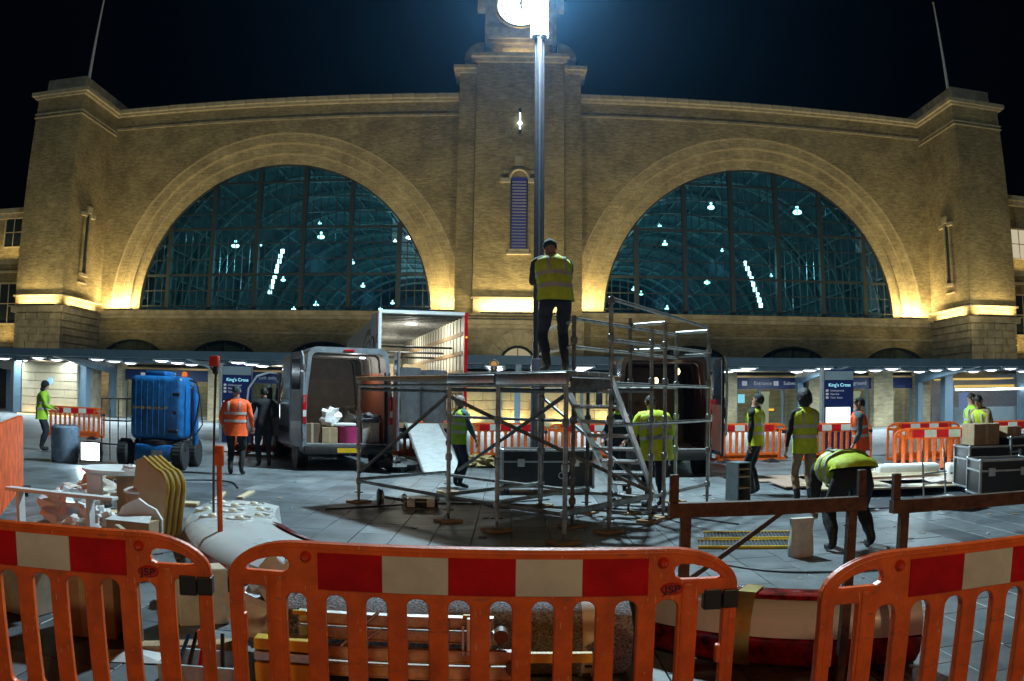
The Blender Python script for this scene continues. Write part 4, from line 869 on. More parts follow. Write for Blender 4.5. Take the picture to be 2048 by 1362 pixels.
# ================================================================== PEOPLE
def ik(a, b, l1, l2, pole):
    """elbow/knee position for a two-bone limb from a to b bending towards pole"""
    a, b = Vector(a), Vector(b); d = b-a; D = min(d.length, (l1+l2)*0.999); u = d.normalized(); b = a+u*D
    x = (l1*l1-l2*l2+D*D)/(2*D); h = sqrt(max(0, l1*l1-x*x)); p = Vector(pole); p = (p-u*p.dot(u)).normalized()
    return a+u*x+p*h, b
EYE = M('eye_dark', (0.01, 0.008, 0.006), 0.2)
def person(label, loc, rz, h=1.75, lean=0.0, mats=None, legs=None, hands=None, hair='cap', vest=None, vest_mat=None, head_turn=0.0, head_pitch=0.0, bulky=1.0, collar=None, squat=0.0, sleeves=None):
    """faces +Y before rz; lean = forward bend at the hips in radians"""
    top_m, leg_m, boot_m = mats; S = h/1.78
    t = thing('person', label, 'person', loc, rz)
    PZ = 0.95-squat
    def bend(p):
        p = Vector(p); k = max(0.0, min(1.0, (p.z-PZ+0.02)/0.30)); k = k*k*(3-2*k); a = -lean*(0.35*k+0.65*k) if p.z > PZ-0.02 else 0
        q = Vector((p.x, p.y, p.z-PZ)); c, s_ = cos(a), sin(a); return Vector((q.x, q.y*c-q.z*s_, q.y*s_+q.z*c+PZ))
    V, R, E_, reg = [], [], [], []
    def add(p, r, g, par=None):
        V.append(Vector(p)); R.append(r if isinstance(r, tuple) else (r, r)); reg.append(g)
        if par is not None: E_.append((par, len(V)-1))
        return len(V)-1
    B = bulky
    dz = -squat
    pel = add(bend((0, 0, 0.96+dz)), (0.150*B, 0.115*B), 'leg')
    wa = add(bend((0, 0.0, 1.12+dz)), (0.140*B, 0.105*B), 'top', pel)
    ch = add(bend((0, 0.0, 1.32+dz)), (0.165*B, 0.115*B), 'top', wa)
    up_ = add(bend((0, 0.0, 1.43+dz)), (0.13*B, 0.09*B), 'top', ch)
    nk = add(bend((0, 0.01, 1.51+dz)), 0.066, 'skin', up_)
    nb = bend((0, 0.01, 1.52+dz)); nd = (bend((0, 0.01, 1.56+dz))-nb).normalized()
    hp = Matrix.Rotation(-head_pitch, 3, 'X'); nd = hp @ nd
    hd0 = nb+nd*0.060; hd1 = nb+nd*0.135; hd2 = nb+nd*0.198
    j0 = add(hd0, (0.066, 0.078), 'skin', nk); j1 = add(hd1, (0.080, 0.094), 'skin', j0); j2 = add(hd2, (0.062, 0.074), 'skin', j1)
    # local head frame
    hf = Matrix.Rotation(-head_turn, 3, 'Z') @ Vector((0, 1, 0)); hf = (hf-nd*hf.dot(nd)).normalized(); hr = hf.cross(nd).normalized()
    legs = legs or [(-0.11, 0.0), (0.11, 0.0)]
    for i, (lx, ly) in enumerate(legs):
        sx = -1 if i == 0 else 1
        hip = Vector((sx*0.095*B, 0.0, 0.90+dz)); ank = Vector((lx, ly-0.02, 0.095)); kn, ank = ik(hip, ank, 0.43, 0.42, (0.0+sx*0.1, 1, 0))
        a = add(hip, (0.095*B, 0.095*B), 'leg', pel); m_ = add((hip+kn)/2, 0.082*B, 'leg', a); k_ = add(kn, 0.060*B, 'leg', m_); c_ = add(kn*0.55+ank*0.45+Vector((0, -0.012, 0)), 0.058*B, 'leg', k_)
        n_ = add(ank, 0.048, 'boot', c_); f_ = add((ank.x+sx*0.012, ank.y+0.07, 0.055), (0.046, 0.046), 'boot', n_); add((ank.x+sx*0.03, ank.y+0.19, 0.04), (0.042, 0.034), 'boot', f_)
    hands = hands or [(-0.30, 0.08, 0.80), (0.30, 0.08, 0.80)]
    hand_pts = []
    for i, H_ in enumerate(hands):
        sx = -1 if i == 0 else 1
        sh = bend((sx*0.185*B, 0, 1.42+dz)); el, wr = ik(sh, H_, 0.29, 0.26, (sx*0.5, -1.0, -0.3))
        a = add(sh, 0.064*B, 'arm', up_); m_ = add((sh+el)/2, 0.055*B, 'arm', a); e_ = add(el, 0.047*B, 'arm', m_); w_ = add(el*0.25+wr*0.75, 0.036*B, 'arm', e_)
        d = (wr-el).normalized(); sd = d.cross(Vector((0, 0, 1)));  sd = sd.normalized() if sd.length > 0.1 else Vector((0, 1, 0)); nn = sd.cross(d).normalized()
        wv = add(wr, 0.026, 'skin', w_); pm = add(wr+d*0.05, (0.030, 0.026), 'skin', wv)
        hand_pts.append((wr, d, sd, nn, sx))
    me = bpy.data.meshes.new('body'); me.from_pydata([tuple(v) for v in V], E_, []); o = bpy.data.objects.new('body', me); COL.objects.link(o)
    sm = o.modifiers.new('s', 'SKIN'); sm.use_smooth_shade = True
    for i, sv in enumerate(me.skin_vertices[0].data): sv.radius = R[i]; sv.use_root = (i == 0)
    ss = o.modifiers.new('d', 'SUBSURF'); ss.levels = 2; ss.render_levels = 2
    dg = bpy.context.evaluated_depsgraph_get(); bm_ = bpy.data.meshes.new_from_object(o.evaluated_get(dg)); bpy.data.objects.remove(o); bpy.data.meshes.remove(me)
    for m in (top_m, leg_m, boot_m, skin_m, sleeves or top_m): bm_.materials.append(m)
    idx = {'top': 0, 'leg': 1, 'boot': 2, 'skin': 3, 'arm': 4}
    segs = [(V[a], V[b], reg[b] if reg[b] != 'arm' or reg[a] == 'arm' else 'arm', max(R[b])) for a, b in E_]
    segs = [(a, b, ('top' if g == 'top' else g), r) for a, b, g, r in segs]
    for f in bm_.polygons:
        c = f.center; best = None
        for a, b, g, r in segs:
            ab = b-a; tt = max(0, min(1, (c-a).dot(ab)/max(1e-6, ab.length_squared))); d = (c-(a+ab*tt)).length-r*0.9
            if best is None or d < best[0]: best = (d, g)
        f.material_index = idx[best[1]]; f.use_smooth = True
    # cloth folds: small displacement of the clothed surface
    for v in bm_.vertices:
        n_ = noise.noise(v.co*8+Vector((loc[0], loc[1], 0)))*0.016+noise.noise(v.co*19)*0.008
        if v.co.z < 1.48+dz or lean > 0.5: v.co = v.co+v.normal*n_
    bo = obj('body', bm_, t)
    # fingers: unequal, slightly curled, thumb from the side of the palm; one chain each
    for wr, d, sd, nn, sx in hand_pts:
        fb = MB()
        pc = wr+d*0.055
        for q, (off, ln) in enumerate(((-0.027, 0.062), (-0.009, 0.074), (0.009, 0.070), (0.026, 0.055))):
            p0 = pc+sd*off+d*0.02; p1 = p0+d*ln*0.45-nn*0.010; p2 = p1+d*ln*0.25-nn*0.022; p3 = p2-nn*0.022+d*0.002
            fb.path([p0, p1, p2, p3], [0.0095, 0.0088, 0.008, 0.006], 6)
        p0 = wr+d*0.025-sd*sx*-0.024; p1 = p0+sd*sx*0.022+d*0.025-nn*0.01; p2 = p1+d*0.028-nn*0.008; fb.path([p0, p1, p2], [0.012, 0.010, 0.007], 6)
        fb.ball(pc-d*0.02, (0.030, 0.030, 0.030), 8, 6); part('fingers', fb, skin_m, t, True)
    # head details
    hm = Matrix((hr.to_4d(), hf.to_4d(), nd.to_4d(), Vector((0, 0, 0, 1)))).transposed(); hm = hm.to_3x3().to_4x4(); hm.translation = hd1
    fc = MB(); fc.loft([[(-0.011, 0.080, 0.035), (0.011, 0.080, 0.035), (0.0, 0.075, 0.04)], [(-0.016, 0.090, -0.012), (0.016, 0.090, -0.012), (0, 0.112, -0.006)], [(-0.012, 0.082, -0.02), (0.012, 0.082, -0.02), (0, 0.095, -0.018)]])
    fc.xf(hm); part('nose', fc, skin_m, t, True)
    for sx in (-1, 1): part('ear', MB().ball((sx*0.083, 0.0, 0.0), (0.012, 0.022, 0.032), 8, 6).xf(hm), skin_m, t, True)
    part('chin', MB().ball((0, 0.062, -0.062), (0.035, 0.03, 0.026), 10, 6).xf(hm), skin_m, t, True)
    for sx in (-1, 1): part('eye', MB().ball((sx*0.032, 0.078, 0.018), (0.014, 0.010, 0.008), 8, 6).xf(hm), EYE, t, True)
    part('mouth', MB().ball((0, 0.088, -0.042), (0.022, 0.008, 0.005), 8, 5).xf(hm), M('lips', (0.26, 0.09, 0.07), 0.5), t, True)
    hb_ = MB(); n = 18; rings = []
    tall = {'cap': 0.0, 'short': 0.0, 'bushy': 0.03, 'hood': 0.018, 'grey': 0.0, 'beanie': 0.004}[hair]
    for i in range(9):
        th = pi*0.62*i/8; ring = []
        for k in range(n):
            a = 2*pi*k/n; fr_ = sin(a); cut = (1.0 if hair in ('cap', 'beanie') else 1.22)*(1.0-0.46*max(0, fr_)*(i/8)**1.3)
            rr = 0.093+tall+0.004*noise.noise(Vector((cos(a)*3, sin(a)*3, i)))*3; tt = th*cut
            ring.append((rr*0.93*sin(tt)*cos(a), 0.104/0.093*rr*sin(tt)*fr_-0.006, rr*1.12*cos(tt)+0.012))
        rings.append(ring)
    hb_.loft(rings, cap0=True, cap1=False)
    if hair == 'cap': hb_.loft([[(-0.07, 0.07, 0.055), (0.07, 0.07, 0.055), (0.07, 0.07, 0.063), (-0.07, 0.07, 0.063)], [(-0.045, 0.165, 0.040), (0.045, 0.165, 0.040), (0.045, 0.165, 0.048), (-0.045, 0.165, 0.048)]])
    if hair == 'bushy': hb_.ball((0, -0.035, -0.04), (0.118, 0.10, 0.115), 14, 10, wob=0.25, seed=4)
    if hair == 'hood': hb_.ball((0, -0.05, -0.10), (0.115, 0.085, 0.07), 12, 8)
    hb_.xf(hm)
    part({'cap': 'cap', 'short': 'hair', 'bushy': 'hair', 'hood': 'hood', 'grey': 'hair', 'beanie': 'beanie'}[hair], hb_, {'grey': hair_g, 'cap': black_c, 'beanie': M('dark_beanie', (0.02, 0.035, 0.04), 0.9) if 'dark_beanie' not in bpy.data.materials else bpy.data.materials['dark_beanie'], 'hood': black_c}.get(hair, hair_m), t, True)
    # vest / jacket body: a shell round the torso, open at the arms, with tape
    if vest:
        z0 = vest; vb = MB(); rings = []; n = 28; Z = [z0, z0+0.02, 1.05, 1.18, 1.30, 1.38, 1.43, 1.475, 1.51]
        W = [0.200, 0.196, 0.188, 0.193, 0.205, 0.212, 0.195, 0.135, 0.085]; D_ = [0.150, 0.146, 0.138, 0.140, 0.145, 0.142, 0.128, 0.100, 0.078]
        for z, w, d in zip(Z, W, D_):
            ring = []
            for k in range(n):
                a = 2*pi*k/n; f = 1+0.10*noise.noise(Vector((cos(a)*3.2, sin(a)*3.2, z*3+loc[0]))); ring.append(bend((w*B*f*cos(a), d*B*f*abs(sin(a))**0.85*(1 if sin(a) > 0 else -1), z+dz)))
            rings.append(ring)
        vb.loft(rings, cap0=False, cap1=False); vo = part('hi_vis_vest', vb, vest_mat, t, True)
        def band(zc, hw=0.025):
            zz = [zc-hw, zc+hw]; rg = []
            for z in zz:
                i = max(k for k in range(len(Z)) if Z[k] <= z); i = min(i, len(Z)-2); f = (z-Z[i])/(Z[i+1]-Z[i]); w = W[i]+(W[i+1]-W[i])*f+0.006; d = D_[i]+(D_[i+1]-D_[i])*f+0.006; ring = []
                for k in range(n):
                    a = 2*pi*k/n; f2 = 1+0.10*noise.noise(Vector((cos(a)*3.2, sin(a)*3.2, z*3+loc[0]))); ring.append(bend((w*B*f2*cos(a), d*B*f2*abs(sin(a))**0.85*(1 if sin(a) > 0 else -1), z+dz)))
                rg.append(ring)
            part('reflective_band', MB().loft(rg, cap0=False, cap1=False), reflective, vo, True)
        (band(1.17), band(1.30)) if lean > 1 else (band(1.07), band(1.22))
        for sx in (-1, 1):
            for sy in (-1, 1):
                q = [bend((sx*0.095*B+o_, sy*(dd+0.009)*B, z+dz)) for o_, (z, dd) in [(o2, zz) for zz in ((1.25, 0.137), (1.33, 0.139), (1.40, 0.128), (1.45, 0.103)) for o2 in (-0.022, 0.022)]]
                part('shoulder_band', MB().add(q, [(0, 1, 3, 2), (2, 3, 5, 4), (4, 5, 7, 6)]), reflective, vo, True)
    if collar: part('collar', MB().path([bend((0.075*cos(a), 0.075*sin(a), 1.505+dz)) for a in [2*pi*k/12 for k in range(12)]], 0.028, 6, closed=True), collar, t, True)
    t.scale = (S, S, S)
    return t

DECK = 1.93
person('worker in yellow vest and navy trousers standing on the scaffold deck, seen from behind', (0.24, 10.6, DECK+0.005), 0.28, 1.86, 0.30, (navy_c, navy_c, black_m), hands=[(-0.10, 0.50, 1.24), (0.14, 0.50, 1.18)], hair='beanie', vest=0.90, vest_mat=hv_y, bulky=1.18, head_pitch=0.25, legs=[(-0.10, 0.03), (0.13, 0.0)])
person('grey-haired worker in lime vest over dark jacket standing beside the truck ramp', (-1.26, 14.75, 0), -1.1, 1.68, 0.10, (teal_c, navy_c, black_m), hands=[(-0.1, 0.40, 1.0), (0.20, 0.30, 0.85)], hair='grey', vest=0.84, vest_mat=hv_g, bulky=1.08, head_pitch=-0.35)
person('slim worker in black hoodie, lime vest and black trousers standing beside the wooden crate', (3.80, 13.45, 0), 0.9, 1.74, 0.04, (black_c, black_c, black_m), hands=[(-0.28, 0.02, 0.80), (0.28, 0.02, 0.8)], hair='beanie', vest=0.86, vest_mat=hv_y, head_pitch=-0.5, bulky=0.98, collar=black_c)
person('worker with bushy dark hair, yellow vest and tan trousers seen from behind', (4.05, 11.7, 0), 0.1, 1.76, 0.05, (black_c, tan_c, black_m), hands=[(-0.30, 0.1, 0.78), (0.24, 0.2, 0.9)], hair='bushy', vest=0.82, vest_mat=hv_y, bulky=1.05)
person('worker in black cap and orange vest with dark sleeves, looking down to the left', (5.55, 12.9, 0), 1.25, 1.66, 0.16, (teal_c, black_c, black_m), hands=[(-0.16, 0.18, 0.9), (0.12, -0.1, 0.82)], hair='cap', vest=0.80, vest_mat=hv_o, head_pitch=-0.45, bulky=1.12)
person('worker in yellow vest and black trousers bending forward beside the canvas sack', (3.28, 8.10, 0), 0.02, 1.72, 1.48, (black_c, black_c, black_m), hands=[(-0.2, 0.62, 0.40), (0.25, 0.6, 0.35)], hair='short', vest=1.0, vest_mat=hv_y, bulky=1.45, head_pitch=-0.7, squat=0.10, legs=[(-0.24, -0.05), (0.26, 0.02)])
person('worker in orange hi-vis jacket and dark trousers, back turned, by the silver van', (-5.73, 15.6, 0), 0.1, 1.78, 0.02, (hv_o, black_c, black_m), hands=[(-0.30, 0.16, 0.95), (0.30, 0.18, 0.95)], hair='beanie', vest=0.78, vest_mat=hv_o, bulky=1.2, collar=grey_c, sleeves=hv_o)
person('dark-clothed person standing at the open cab door of the silver van', (-5.75, 17.6, 0), 0.5, 1.78, 0.08, (black_c, navy_c, black_m), hands=[(-0.2, 0.34, 1.05), (0.25, 0.36, 1.1)], hair='short', bulky=1.15)
person('worker in lime green hooded jacket at far left, walking left of the translucent drum', (-12.1, 18.2, 0), -1.2, 1.76, 0.10, (hv_g, navy_c, black_m), hands=[(-0.1, 0.35, 1.1), (0.15, 0.38, 1.05)], hair='hood', vest=0.80, vest_mat=hv_g, bulky=1.2, sleeves=hv_g)
person('worker in large yellow hi-vis coat standing behind the scaffold stairs', (1.85, 12.15, 0), 0.35, 1.72, 0.30, (hv_y, navy_c, black_m), hands=[(-0.25, 0.4, 1.05), (0.3, 0.36, 1.0)], hair='short', vest=0.74, vest_mat=hv_y, bulky=1.38, sleeves=hv_y)
person('dark-clothed worker with lime collar beside the yellow-coated worker behind the scaffold', (1.45, 13.3, 0), 2.6, 1.66, 0.1, (navy_c, navy_c, black_m), hands=[(-0.2, 0.3, 1.0), (0.2, 0.3, 1.0)], hair='short', bulky=1.05, collar=hv_g)
person('person in yellow vest leaning over the black cases at far right', (8.35, 13.2, 0), 1.9, 1.70, 0.35, (tan_c, black_c, black_m), hands=[(-0.2, 0.45, 0.95), (0.2, 0.45, 0.95)], hair='short', vest=0.8, vest_mat=hv_y, bulky=1.15)
person('person in pale green top standing behind the cardboard box at far right', (8.9, 14.6, 0), 1.5, 1.70, 0.0, (hv_g, black_c, black_m), hair='short', vest=0.9, vest_mat=hv_g)

# ================================================================== SCAFFOLD
sc_ = thing('scaffold_deck', 'large galvanised scaffold platform with guard rails and stair opening', 'scaffold', (0, 0, 0))
C0 = Vector((0.28, 9.05, 0)); E1 = Vector((-0.665, 0.747, 0)); E2 = Vector((0.60, 0.80, 0))
def SP(a, b_, z): p = C0+E1*a+E2*b_; return Vector((p.x, p.y, z))
A_ = [0, 1.14, 2.10, 4.34]
def collars(b, p, zs):
    for z in zs: b.lathe([(0.024, z-0.05), (0.042, z-0.04), (0.046, z), (0.042, z+0.04), (0.024, z+0.05)], n=8, c=(p.x, p.y, 0))
def standard(p, ztop, wood=True, m=galv):
    b = MB(); b.tube((p.x, p.y, 0.12), (p.x, p.y, ztop), 0.027, n=10); collars(b, p, [z for z in (0.33, 0.85, 1.35, 1.85, 2.35, 2.8) if z < ztop])
    s_ = part('standard', b, m, sc_, True)
    b = MB(); b.tube((p.x, p.y, 0.035), (p.x, p.y, 0.3), 0.018, n=8); b.box(p.x-0.075, p.x+0.075, p.y-0.075, p.y+0.075, 0.036, 0.044); b.tube((p.x-.07, p.y, 0.16), (p.x+.07, p.y, 0.16), 0.009, n=6); part('screw_jack', b, galv_dark, s_, True)
    b = MB(); mt_ = Matrix.Translation((p.x, p.y, 0)) @ Matrix.Rotation(0.78+random.uniform(-.3, .3), 4, 'Z'); b.bbox(-0.15, 0.15, -0.13, 0.13, 0.001, 0.035, 0.004, seg=1, mat=mt_); part('sole_board', b, timber, s_)
def ledger(p, q, m=galv, name='ledger', r=0.0245): part(name, MB().tube(p, q, r, n=10), m, sc_, True)
pts_s = {}
for a in A_:
    for b_ in (0.0, 2.05, 3.96):
        if a == 0 and b_ == 3.96: continue
        if b_ == 3.96 and a > 2.2: continue
        pts_s[(a, b_)] = 1
for a in A_:
    standard(SP(a, 0, 0), 1.90); standard(SP(a, 2.05, 0), 1.90 if a > 0 else 2.55, m=galv_dark if a in (1.14, 4.34) else galv)
standard(SP(0, 0.98, 0), 2.86); standard(SP(0, 3.96, 0), 2.72); standard(SP(0.62, 0.98, 0), 2.66, m=galv_dark); standard(SP(0.62, 2.45, 0), 2.75, m=galv_dark); standard(SP(0.62, 3.96, 0), 2.66); standard(SP(0, 2.45, 0), 2.66)
for z, m in ((0.33, galv), (1.77, galv)):
    for i in range(3): ledger(SP(A_[i], 0, z), SP(A_[i+1], 0, z), m)
    for i in range(3): ledger(SP(A_[i], 2.05, z-0.02), SP(A_[i+1], 2.05, z-0.02), galv_dark)
for a in A_:
    ledger(SP(a, 0, 0.36), SP(a, 2.05, 0.36)); ledger(SP(a, 0, 1.72), SP(a, 2.05, 1.72), galv_dark)
ledger(SP(1.14, 2.05, 1.30), SP(4.34, 2.05, 1.30), galv_dark)
ledger(SP(0, 0, 0.33), SP(0, 3.96, 0.33)); 
for z in (1.30, 1.80, 2.32, 2.82): ledger(SP(0, 0.98, z), SP(0, 3.96, min(z, 2.70)))
for z in (1.80, 2.26, 2.62): ledger(SP(0.62, 0.98, z), SP(0.62, 3.96, z))
for b_ in (2.45, 3.96):
    for z in (2.26, 2.62): ledger(SP(0, b_, z+0.03), SP(0.62, b_, z+0.03))
ledger(SP(0.62, 0.98, 2.28), SP(2.1, 2.05, 2.28)); ledger(SP(0.62, 0.98, 2.60), SP(2.1, 2.05, 2.60))
standard(SP(2.1, 2.10, 0), 2.66, m=galv_dark)
# braces
ledger(SP(2.10, 0.03, 1.62), SP(0.0, 2.05, 0.40), galv_dark, 'diagonal_brace'); ledger(SP(0.0, 0.0, 1.66), SP(4.0, 2.0, 0.42), galv_dark, 'diagonal_brace'); ledger(SP(2.10, 2.05, 1.66), SP(0.0, 2.3, 0.30), galv, 'diagonal_brace'); ledger(SP(4.34, 0, 0.45), SP(2.1, 0, 1.66), galv_dark, 'diagonal_brace')
ledger(SP(2.1, 0, 0.30), SP(0.3, 1.9, 0.12), galv_dark, 'diagonal_brace', 0.018)
# decking: boards running along the front
for j in range(9):
    b0 = -0.04+j*0.235
    a0 = -0.03 if j < 4 else 0.55
    bb = MB(); M4 = Matrix.Translation(SP(0, 0, 0)) @ Matrix(((E1.x, E2.x, 0, 0), (E1.y, E2.y, 0, 0), (0, 0, 1, 0), (0, 0, 0, 1)))
    al = j < 4
    bb.bbox(a0, 2.10, b0, b0+0.225, 1.865, 1.925, 0.006, seg=1, mat=M4); part('deck_board', bb, alu_dull if al else timber, sc_)
    bb = MB(); bb.bbox(2.115, 4.40, b0, b0+0.225, 1.855, 1.905+0.008*(j % 3), 0.006, seg=1, mat=M4); part('deck_board', bb, timber, sc_)
bb = MB(); bb.bbox(-0.05, 1.12, -0.075, -0.045, 1.775, 1.905, 0.008, mat=M4); bb.bbox(1.16, 2.08, -0.075, -0.045, 1.795, 1.895, 0.008, mat=M4); part('toe_beam', bb, alu, sc_, True)
bb = MB(); bb.bbox(-0.08, -0.045, 0.02, 0.93, 1.72, 1.85, 0.008, mat=M4); part('toe_beam', bb, galv_dark, sc_, True)
# stairs
st_ = thing('scaffold_stairs', 'aluminium stair flight with open serrated treads descending from the scaffold deck', 'stairs', (0, 0, 0))
T0 = Vector((0.55, 9.50, 1.82)); T1 = Vector((1.62, 12.55, 0.10)); wv_ = Vector((0.945, -0.33, 0)).normalized()*0.29
for sx in (-1, 1):
    bb = MB(); a = T0+wv_*sx; d = T1+wv_*sx; zz = Vector((0, 0, 0.07)); ww = wv_.normalized()*0.014
    bb.loft([[a-zz-ww, a-zz+ww, a+zz+ww, a+zz-ww], [d-zz-ww, d-zz+ww, d+zz+ww, d+zz-ww]]); part('stringer', bb, alu, st_)
dirh = Vector((T1.x-T0.x, T1.y-T0.y, 0)).normalized(); ang_ = atan2(wv_.y, wv_.x)
for i in range(9):
    p = T0+(T1-T0)*((i+0.5)/9); bb = MB(); bb.bbox(-0.275, 0.275, -0.10, 0.10, -0.035, 0.0, 0.005, seg=1)
    for k in range(14): bb.box(-0.262+k*0.039, -0.245+k*0.039, -0.095, 0.095, 0.0005, 0.010)
    part('tread', bb, alu, st_, loc=p, rot=(0, 0, ang_))

# ================================================================== VEHICLES
def wheel(parent, c, r=0.34, w=0.22, name='wheel'):
    t_ = part(name, MB().lathe([(r*0.62, -w/2), (r*0.92, -w/2), (r, -w/2+0.03), (r, w/2-0.03), (r*0.92, w/2), (r*0.62, w/2)], axis='X', n=28), tyre_m, parent, True, loc=c)
    part('rim', MB().lathe([(0.0, -w*0.30), (0.06, -w*0.36), (r*0.5, -w*0.30), (r*0.60, -w*0.42), (r*0.63, -w*0.42), (r*0.63, w*0.42), (r*0.5, w*0.3), (0, w*0.36)], axis='X', n=24), rim_m, t_, True)
    bb = MB()
    for k in range(26): bb.box(-w/2+0.02, w/2-0.02, -0.012, 0.012, r-0.003, r+0.008, mat=Matrix.Rotation(2*pi*k/26, 4, 'X'))
    part('tread_blocks', bb, tyre_m, t_)
    return t_
def van_section(w, z0, z1, r, tum=0.10, n=8):
    pts = []
    for cx, cz, a0 in ((w-0.08, z0+0.08, -pi/2), (w-r-tum, z1-r, 0), (-(w-r-tum), z1-r, pi/2), (-(w-0.08), z0+0.08, pi)):
        rr = 0.08 if cz < (z0+z1)/2 else r
        for i in range(n+1):
            a = a0+pi/2*i/n; pts.append((cx+rr*cos(a), cz+rr*sin(a)))
        if a0 == -pi/2: pts += [(w, z0+0.5*(z1-z0))]
        if a0 == pi/2: pts += [(-w, z0+0.5*(z1-z0))]
    return pts
def van(label, loc, rz, paint, lin, L_=5.6, W_=1.0, H_=2.55, doorL=170, doorR=100, lamps_=True, door_inner=None, roof_bright=False):
    """rear face at local y=0 looking towards -Y, nose towards +Y"""
    t = thing('panel_van', label, 'van', loc, rz)
    b = MB(); ys = [0.0, 0.06, L_*0.62, L_*0.70, L_*0.83, L_*0.95, L_]; zt = [H_, H_, H_, H_-0.12, 1.42, 1.15, 0.85]; ws = [W_, W_, W_, W_*0.98, W_*0.95, W_*0.90, W_*0.78]
    rings = [[(x, y, z) for x, z in van_section(w, 0.36, z1, 0.20 if z1 > 1.6 else 0.12, 0.10 if z1 > 1.6 else 0.05)] for y, z1, w in zip(ys, zt, ws)]
    b.loft(rings, cap0=False); inner = [[(x, y, z) for x, z in van_section(W_-0.09, 0.55, H_-0.12, 0.14, 0.09)] for y in (0.0, L_*0.58)]
    part('body', b, paint, t, True)
    b = MB(); b.loft(inner[::-1], cap0=True, cap1=False); ci = part('cargo_liner', b, lin, t, True)
    o1 = rings[0]; i1 = inner[0]; n = len(o1); b = MB(); b.add([Vector(p) for p in o1]+[Vector(p) for p in i1], [(k, (k+1) % n, n+(k+1) % n, n+k) for k in range(n)]); b.v = [(x, y-0.002, z) for x, y, z in b.v]; part('rear_frame', b, paint, t)
    for k in range(4):
        y = 0.5+k*0.8; sec = van_section(W_-0.10, 0.56, H_-0.13, 0.14, 0.09); part('body_rib', MB().path([(x, y, z) for x, z in sec if z > 0.9], 0.028, 5), lin, ci, True)
    part('load_floor', MB().box(-W_+0.1, W_-0.1, 0.0, L_*0.575, 0.56, 0.585), alu_dull, t)
    part('rear_bumper', MB().bbox(-W_+0.02, W_-0.02, -0.14, 0.05, 0.36, 0.54, 0.03), black_pl, t, True)
    part('number_plate', MB().box(-0.26, 0.26, -0.148, -0.142, 0.40, 0.50), yellow_pl, t)
    for sx in (-1, 1):
        l_ = part('tail_light', MB().bbox(sx*(W_-0.035)-0.045, sx*(W_-0.035)+0.045, -0.045, 0.05, 1.0, 1.62, 0.02), tail_red, t, True); part('reversing_lens', MB().box(sx*(W_-0.035)-0.035, sx*(W_-0.035)+0.035, -0.052, -0.0455, 1.16, 1.30), white_pl, l_)
    part('high_brake_light', MB().bbox(-0.12, 0.12, -0.035, -0.004, H_-0.085, H_-0.045, 0.008), tail_red, t)
    for sx in (-1, 1):
        a = radians(doorL if sx < 0 else doorR)
        # door built flat, hinge at x=0, then swung
        bb = MB(); wd = W_-0.02; hh = H_-0.10-0.50
        pr = [(0, 0), (wd, 0), (wd, hh), (0.20, hh), (0.08, hh-0.12), (0.0, hh-0.5)]
        sgn = 1 if sx < 0 else -1
        pr2 = [(x*sgn, z) for x, z in pr]; pr2 = pr2 if sgn > 0 else pr2[::-1]
        bb.prism(pr2, -0.035, 0.0); dr = part('rear_door', bb, paint, t, loc=(sx*(W_-0.0), -0.04, 0.50), rot=(0, 0, -a if sx < 0 else a))
        ib = MB(); q = [(0.08*sgn, 0.08), ((wd-0.08)*sgn, 0.08), ((wd-0.08)*sgn, hh*0.52), (0.08*sgn, hh*0.52)]; q = q if sgn > 0 else q[::-1]
        ib.prism(q, 0.002, 0.014); part('inner_panel', ib, (paint if sx < 0 else (door_inner or lin)), dr)
        q = [(0.22*sgn, hh*0.60), ((wd-0.14)*sgn, hh*0.60), ((wd-0.14)*sgn, hh-0.16), (0.26*sgn, hh-0.16)]; q = q if sgn > 0 else q[::-1]
        ib = MB(); ib.prism(q, 0.002, 0.006); part('door_window', ib, M('dark_window_glass', (0.01, 0.015, 0.02), 0.08), dr)
        ib = MB()
        for z in (0.25, hh*0.5, hh-0.35): part('hinge', MB().tube((0.0, -0.02, z-0.06), (0.0, -0.02, z+0.06), 0.025, n=8), alu, dr, True)
        ib = MB(); ib.bbox(*sorted(((wd-0.10)*sgn, (wd-0.05)*sgn)), -0.07, -0.036, hh*0.38, hh*0.52, 0.008); part('handle', ib, black_pl, dr)
        ib = MB(); ib.tube(((wd-0.03)*sgn, 0.012, 0.05), ((wd-0.03)*sgn, 0.012, hh-0.05), 0.010, n=6); part('lock_rod', ib, alu, dr, True)
    for sx in (-1, 1):
        for y in (0.95, L_-0.95): 
            wheel(t, (sx*(W_-0.13), y, 0.34))
            part('wheel_arch', MB().lathe([(0.40, -0.02), (0.44, -0.02), (0.44, 0.03), (0.40, 0.03)], axis='X', n=24, c=(sx*W_, y, 0.36)), black_pl, t)
        part('side_moulding', MB().bbox(sx*W_-0.02, sx*W_+0.02, 1.4, L_-1.5, 0.72, 0.86, 0.01), black_pl, t)
        part('slide_rail', MB().box(sx*W_-0.012, sx*W_+0.014, 1.3, L_*0.60, 1.50, 1.54), black_pl, t)
        part('cab_window', MB().prism([(L_*0.63, 1.45), (L_*0.80, 1.42), (L_*0.715, 2.1), (L_*0.64, 2.12)], sx*(W_-0.0)-0.02, sx*(W_-0.0)+0.004, plane='YZ'), bpy.data.materials['dark_window_glass'], t)
        m_ = part('wing_mirror', MB().bbox(sx*(W_+0.16)-0.09, sx*(W_+0.16)+0.09, L_*0.80, L_*0.80+0.10, 1.42, 1.80, 0.03), black_pl, t, True)
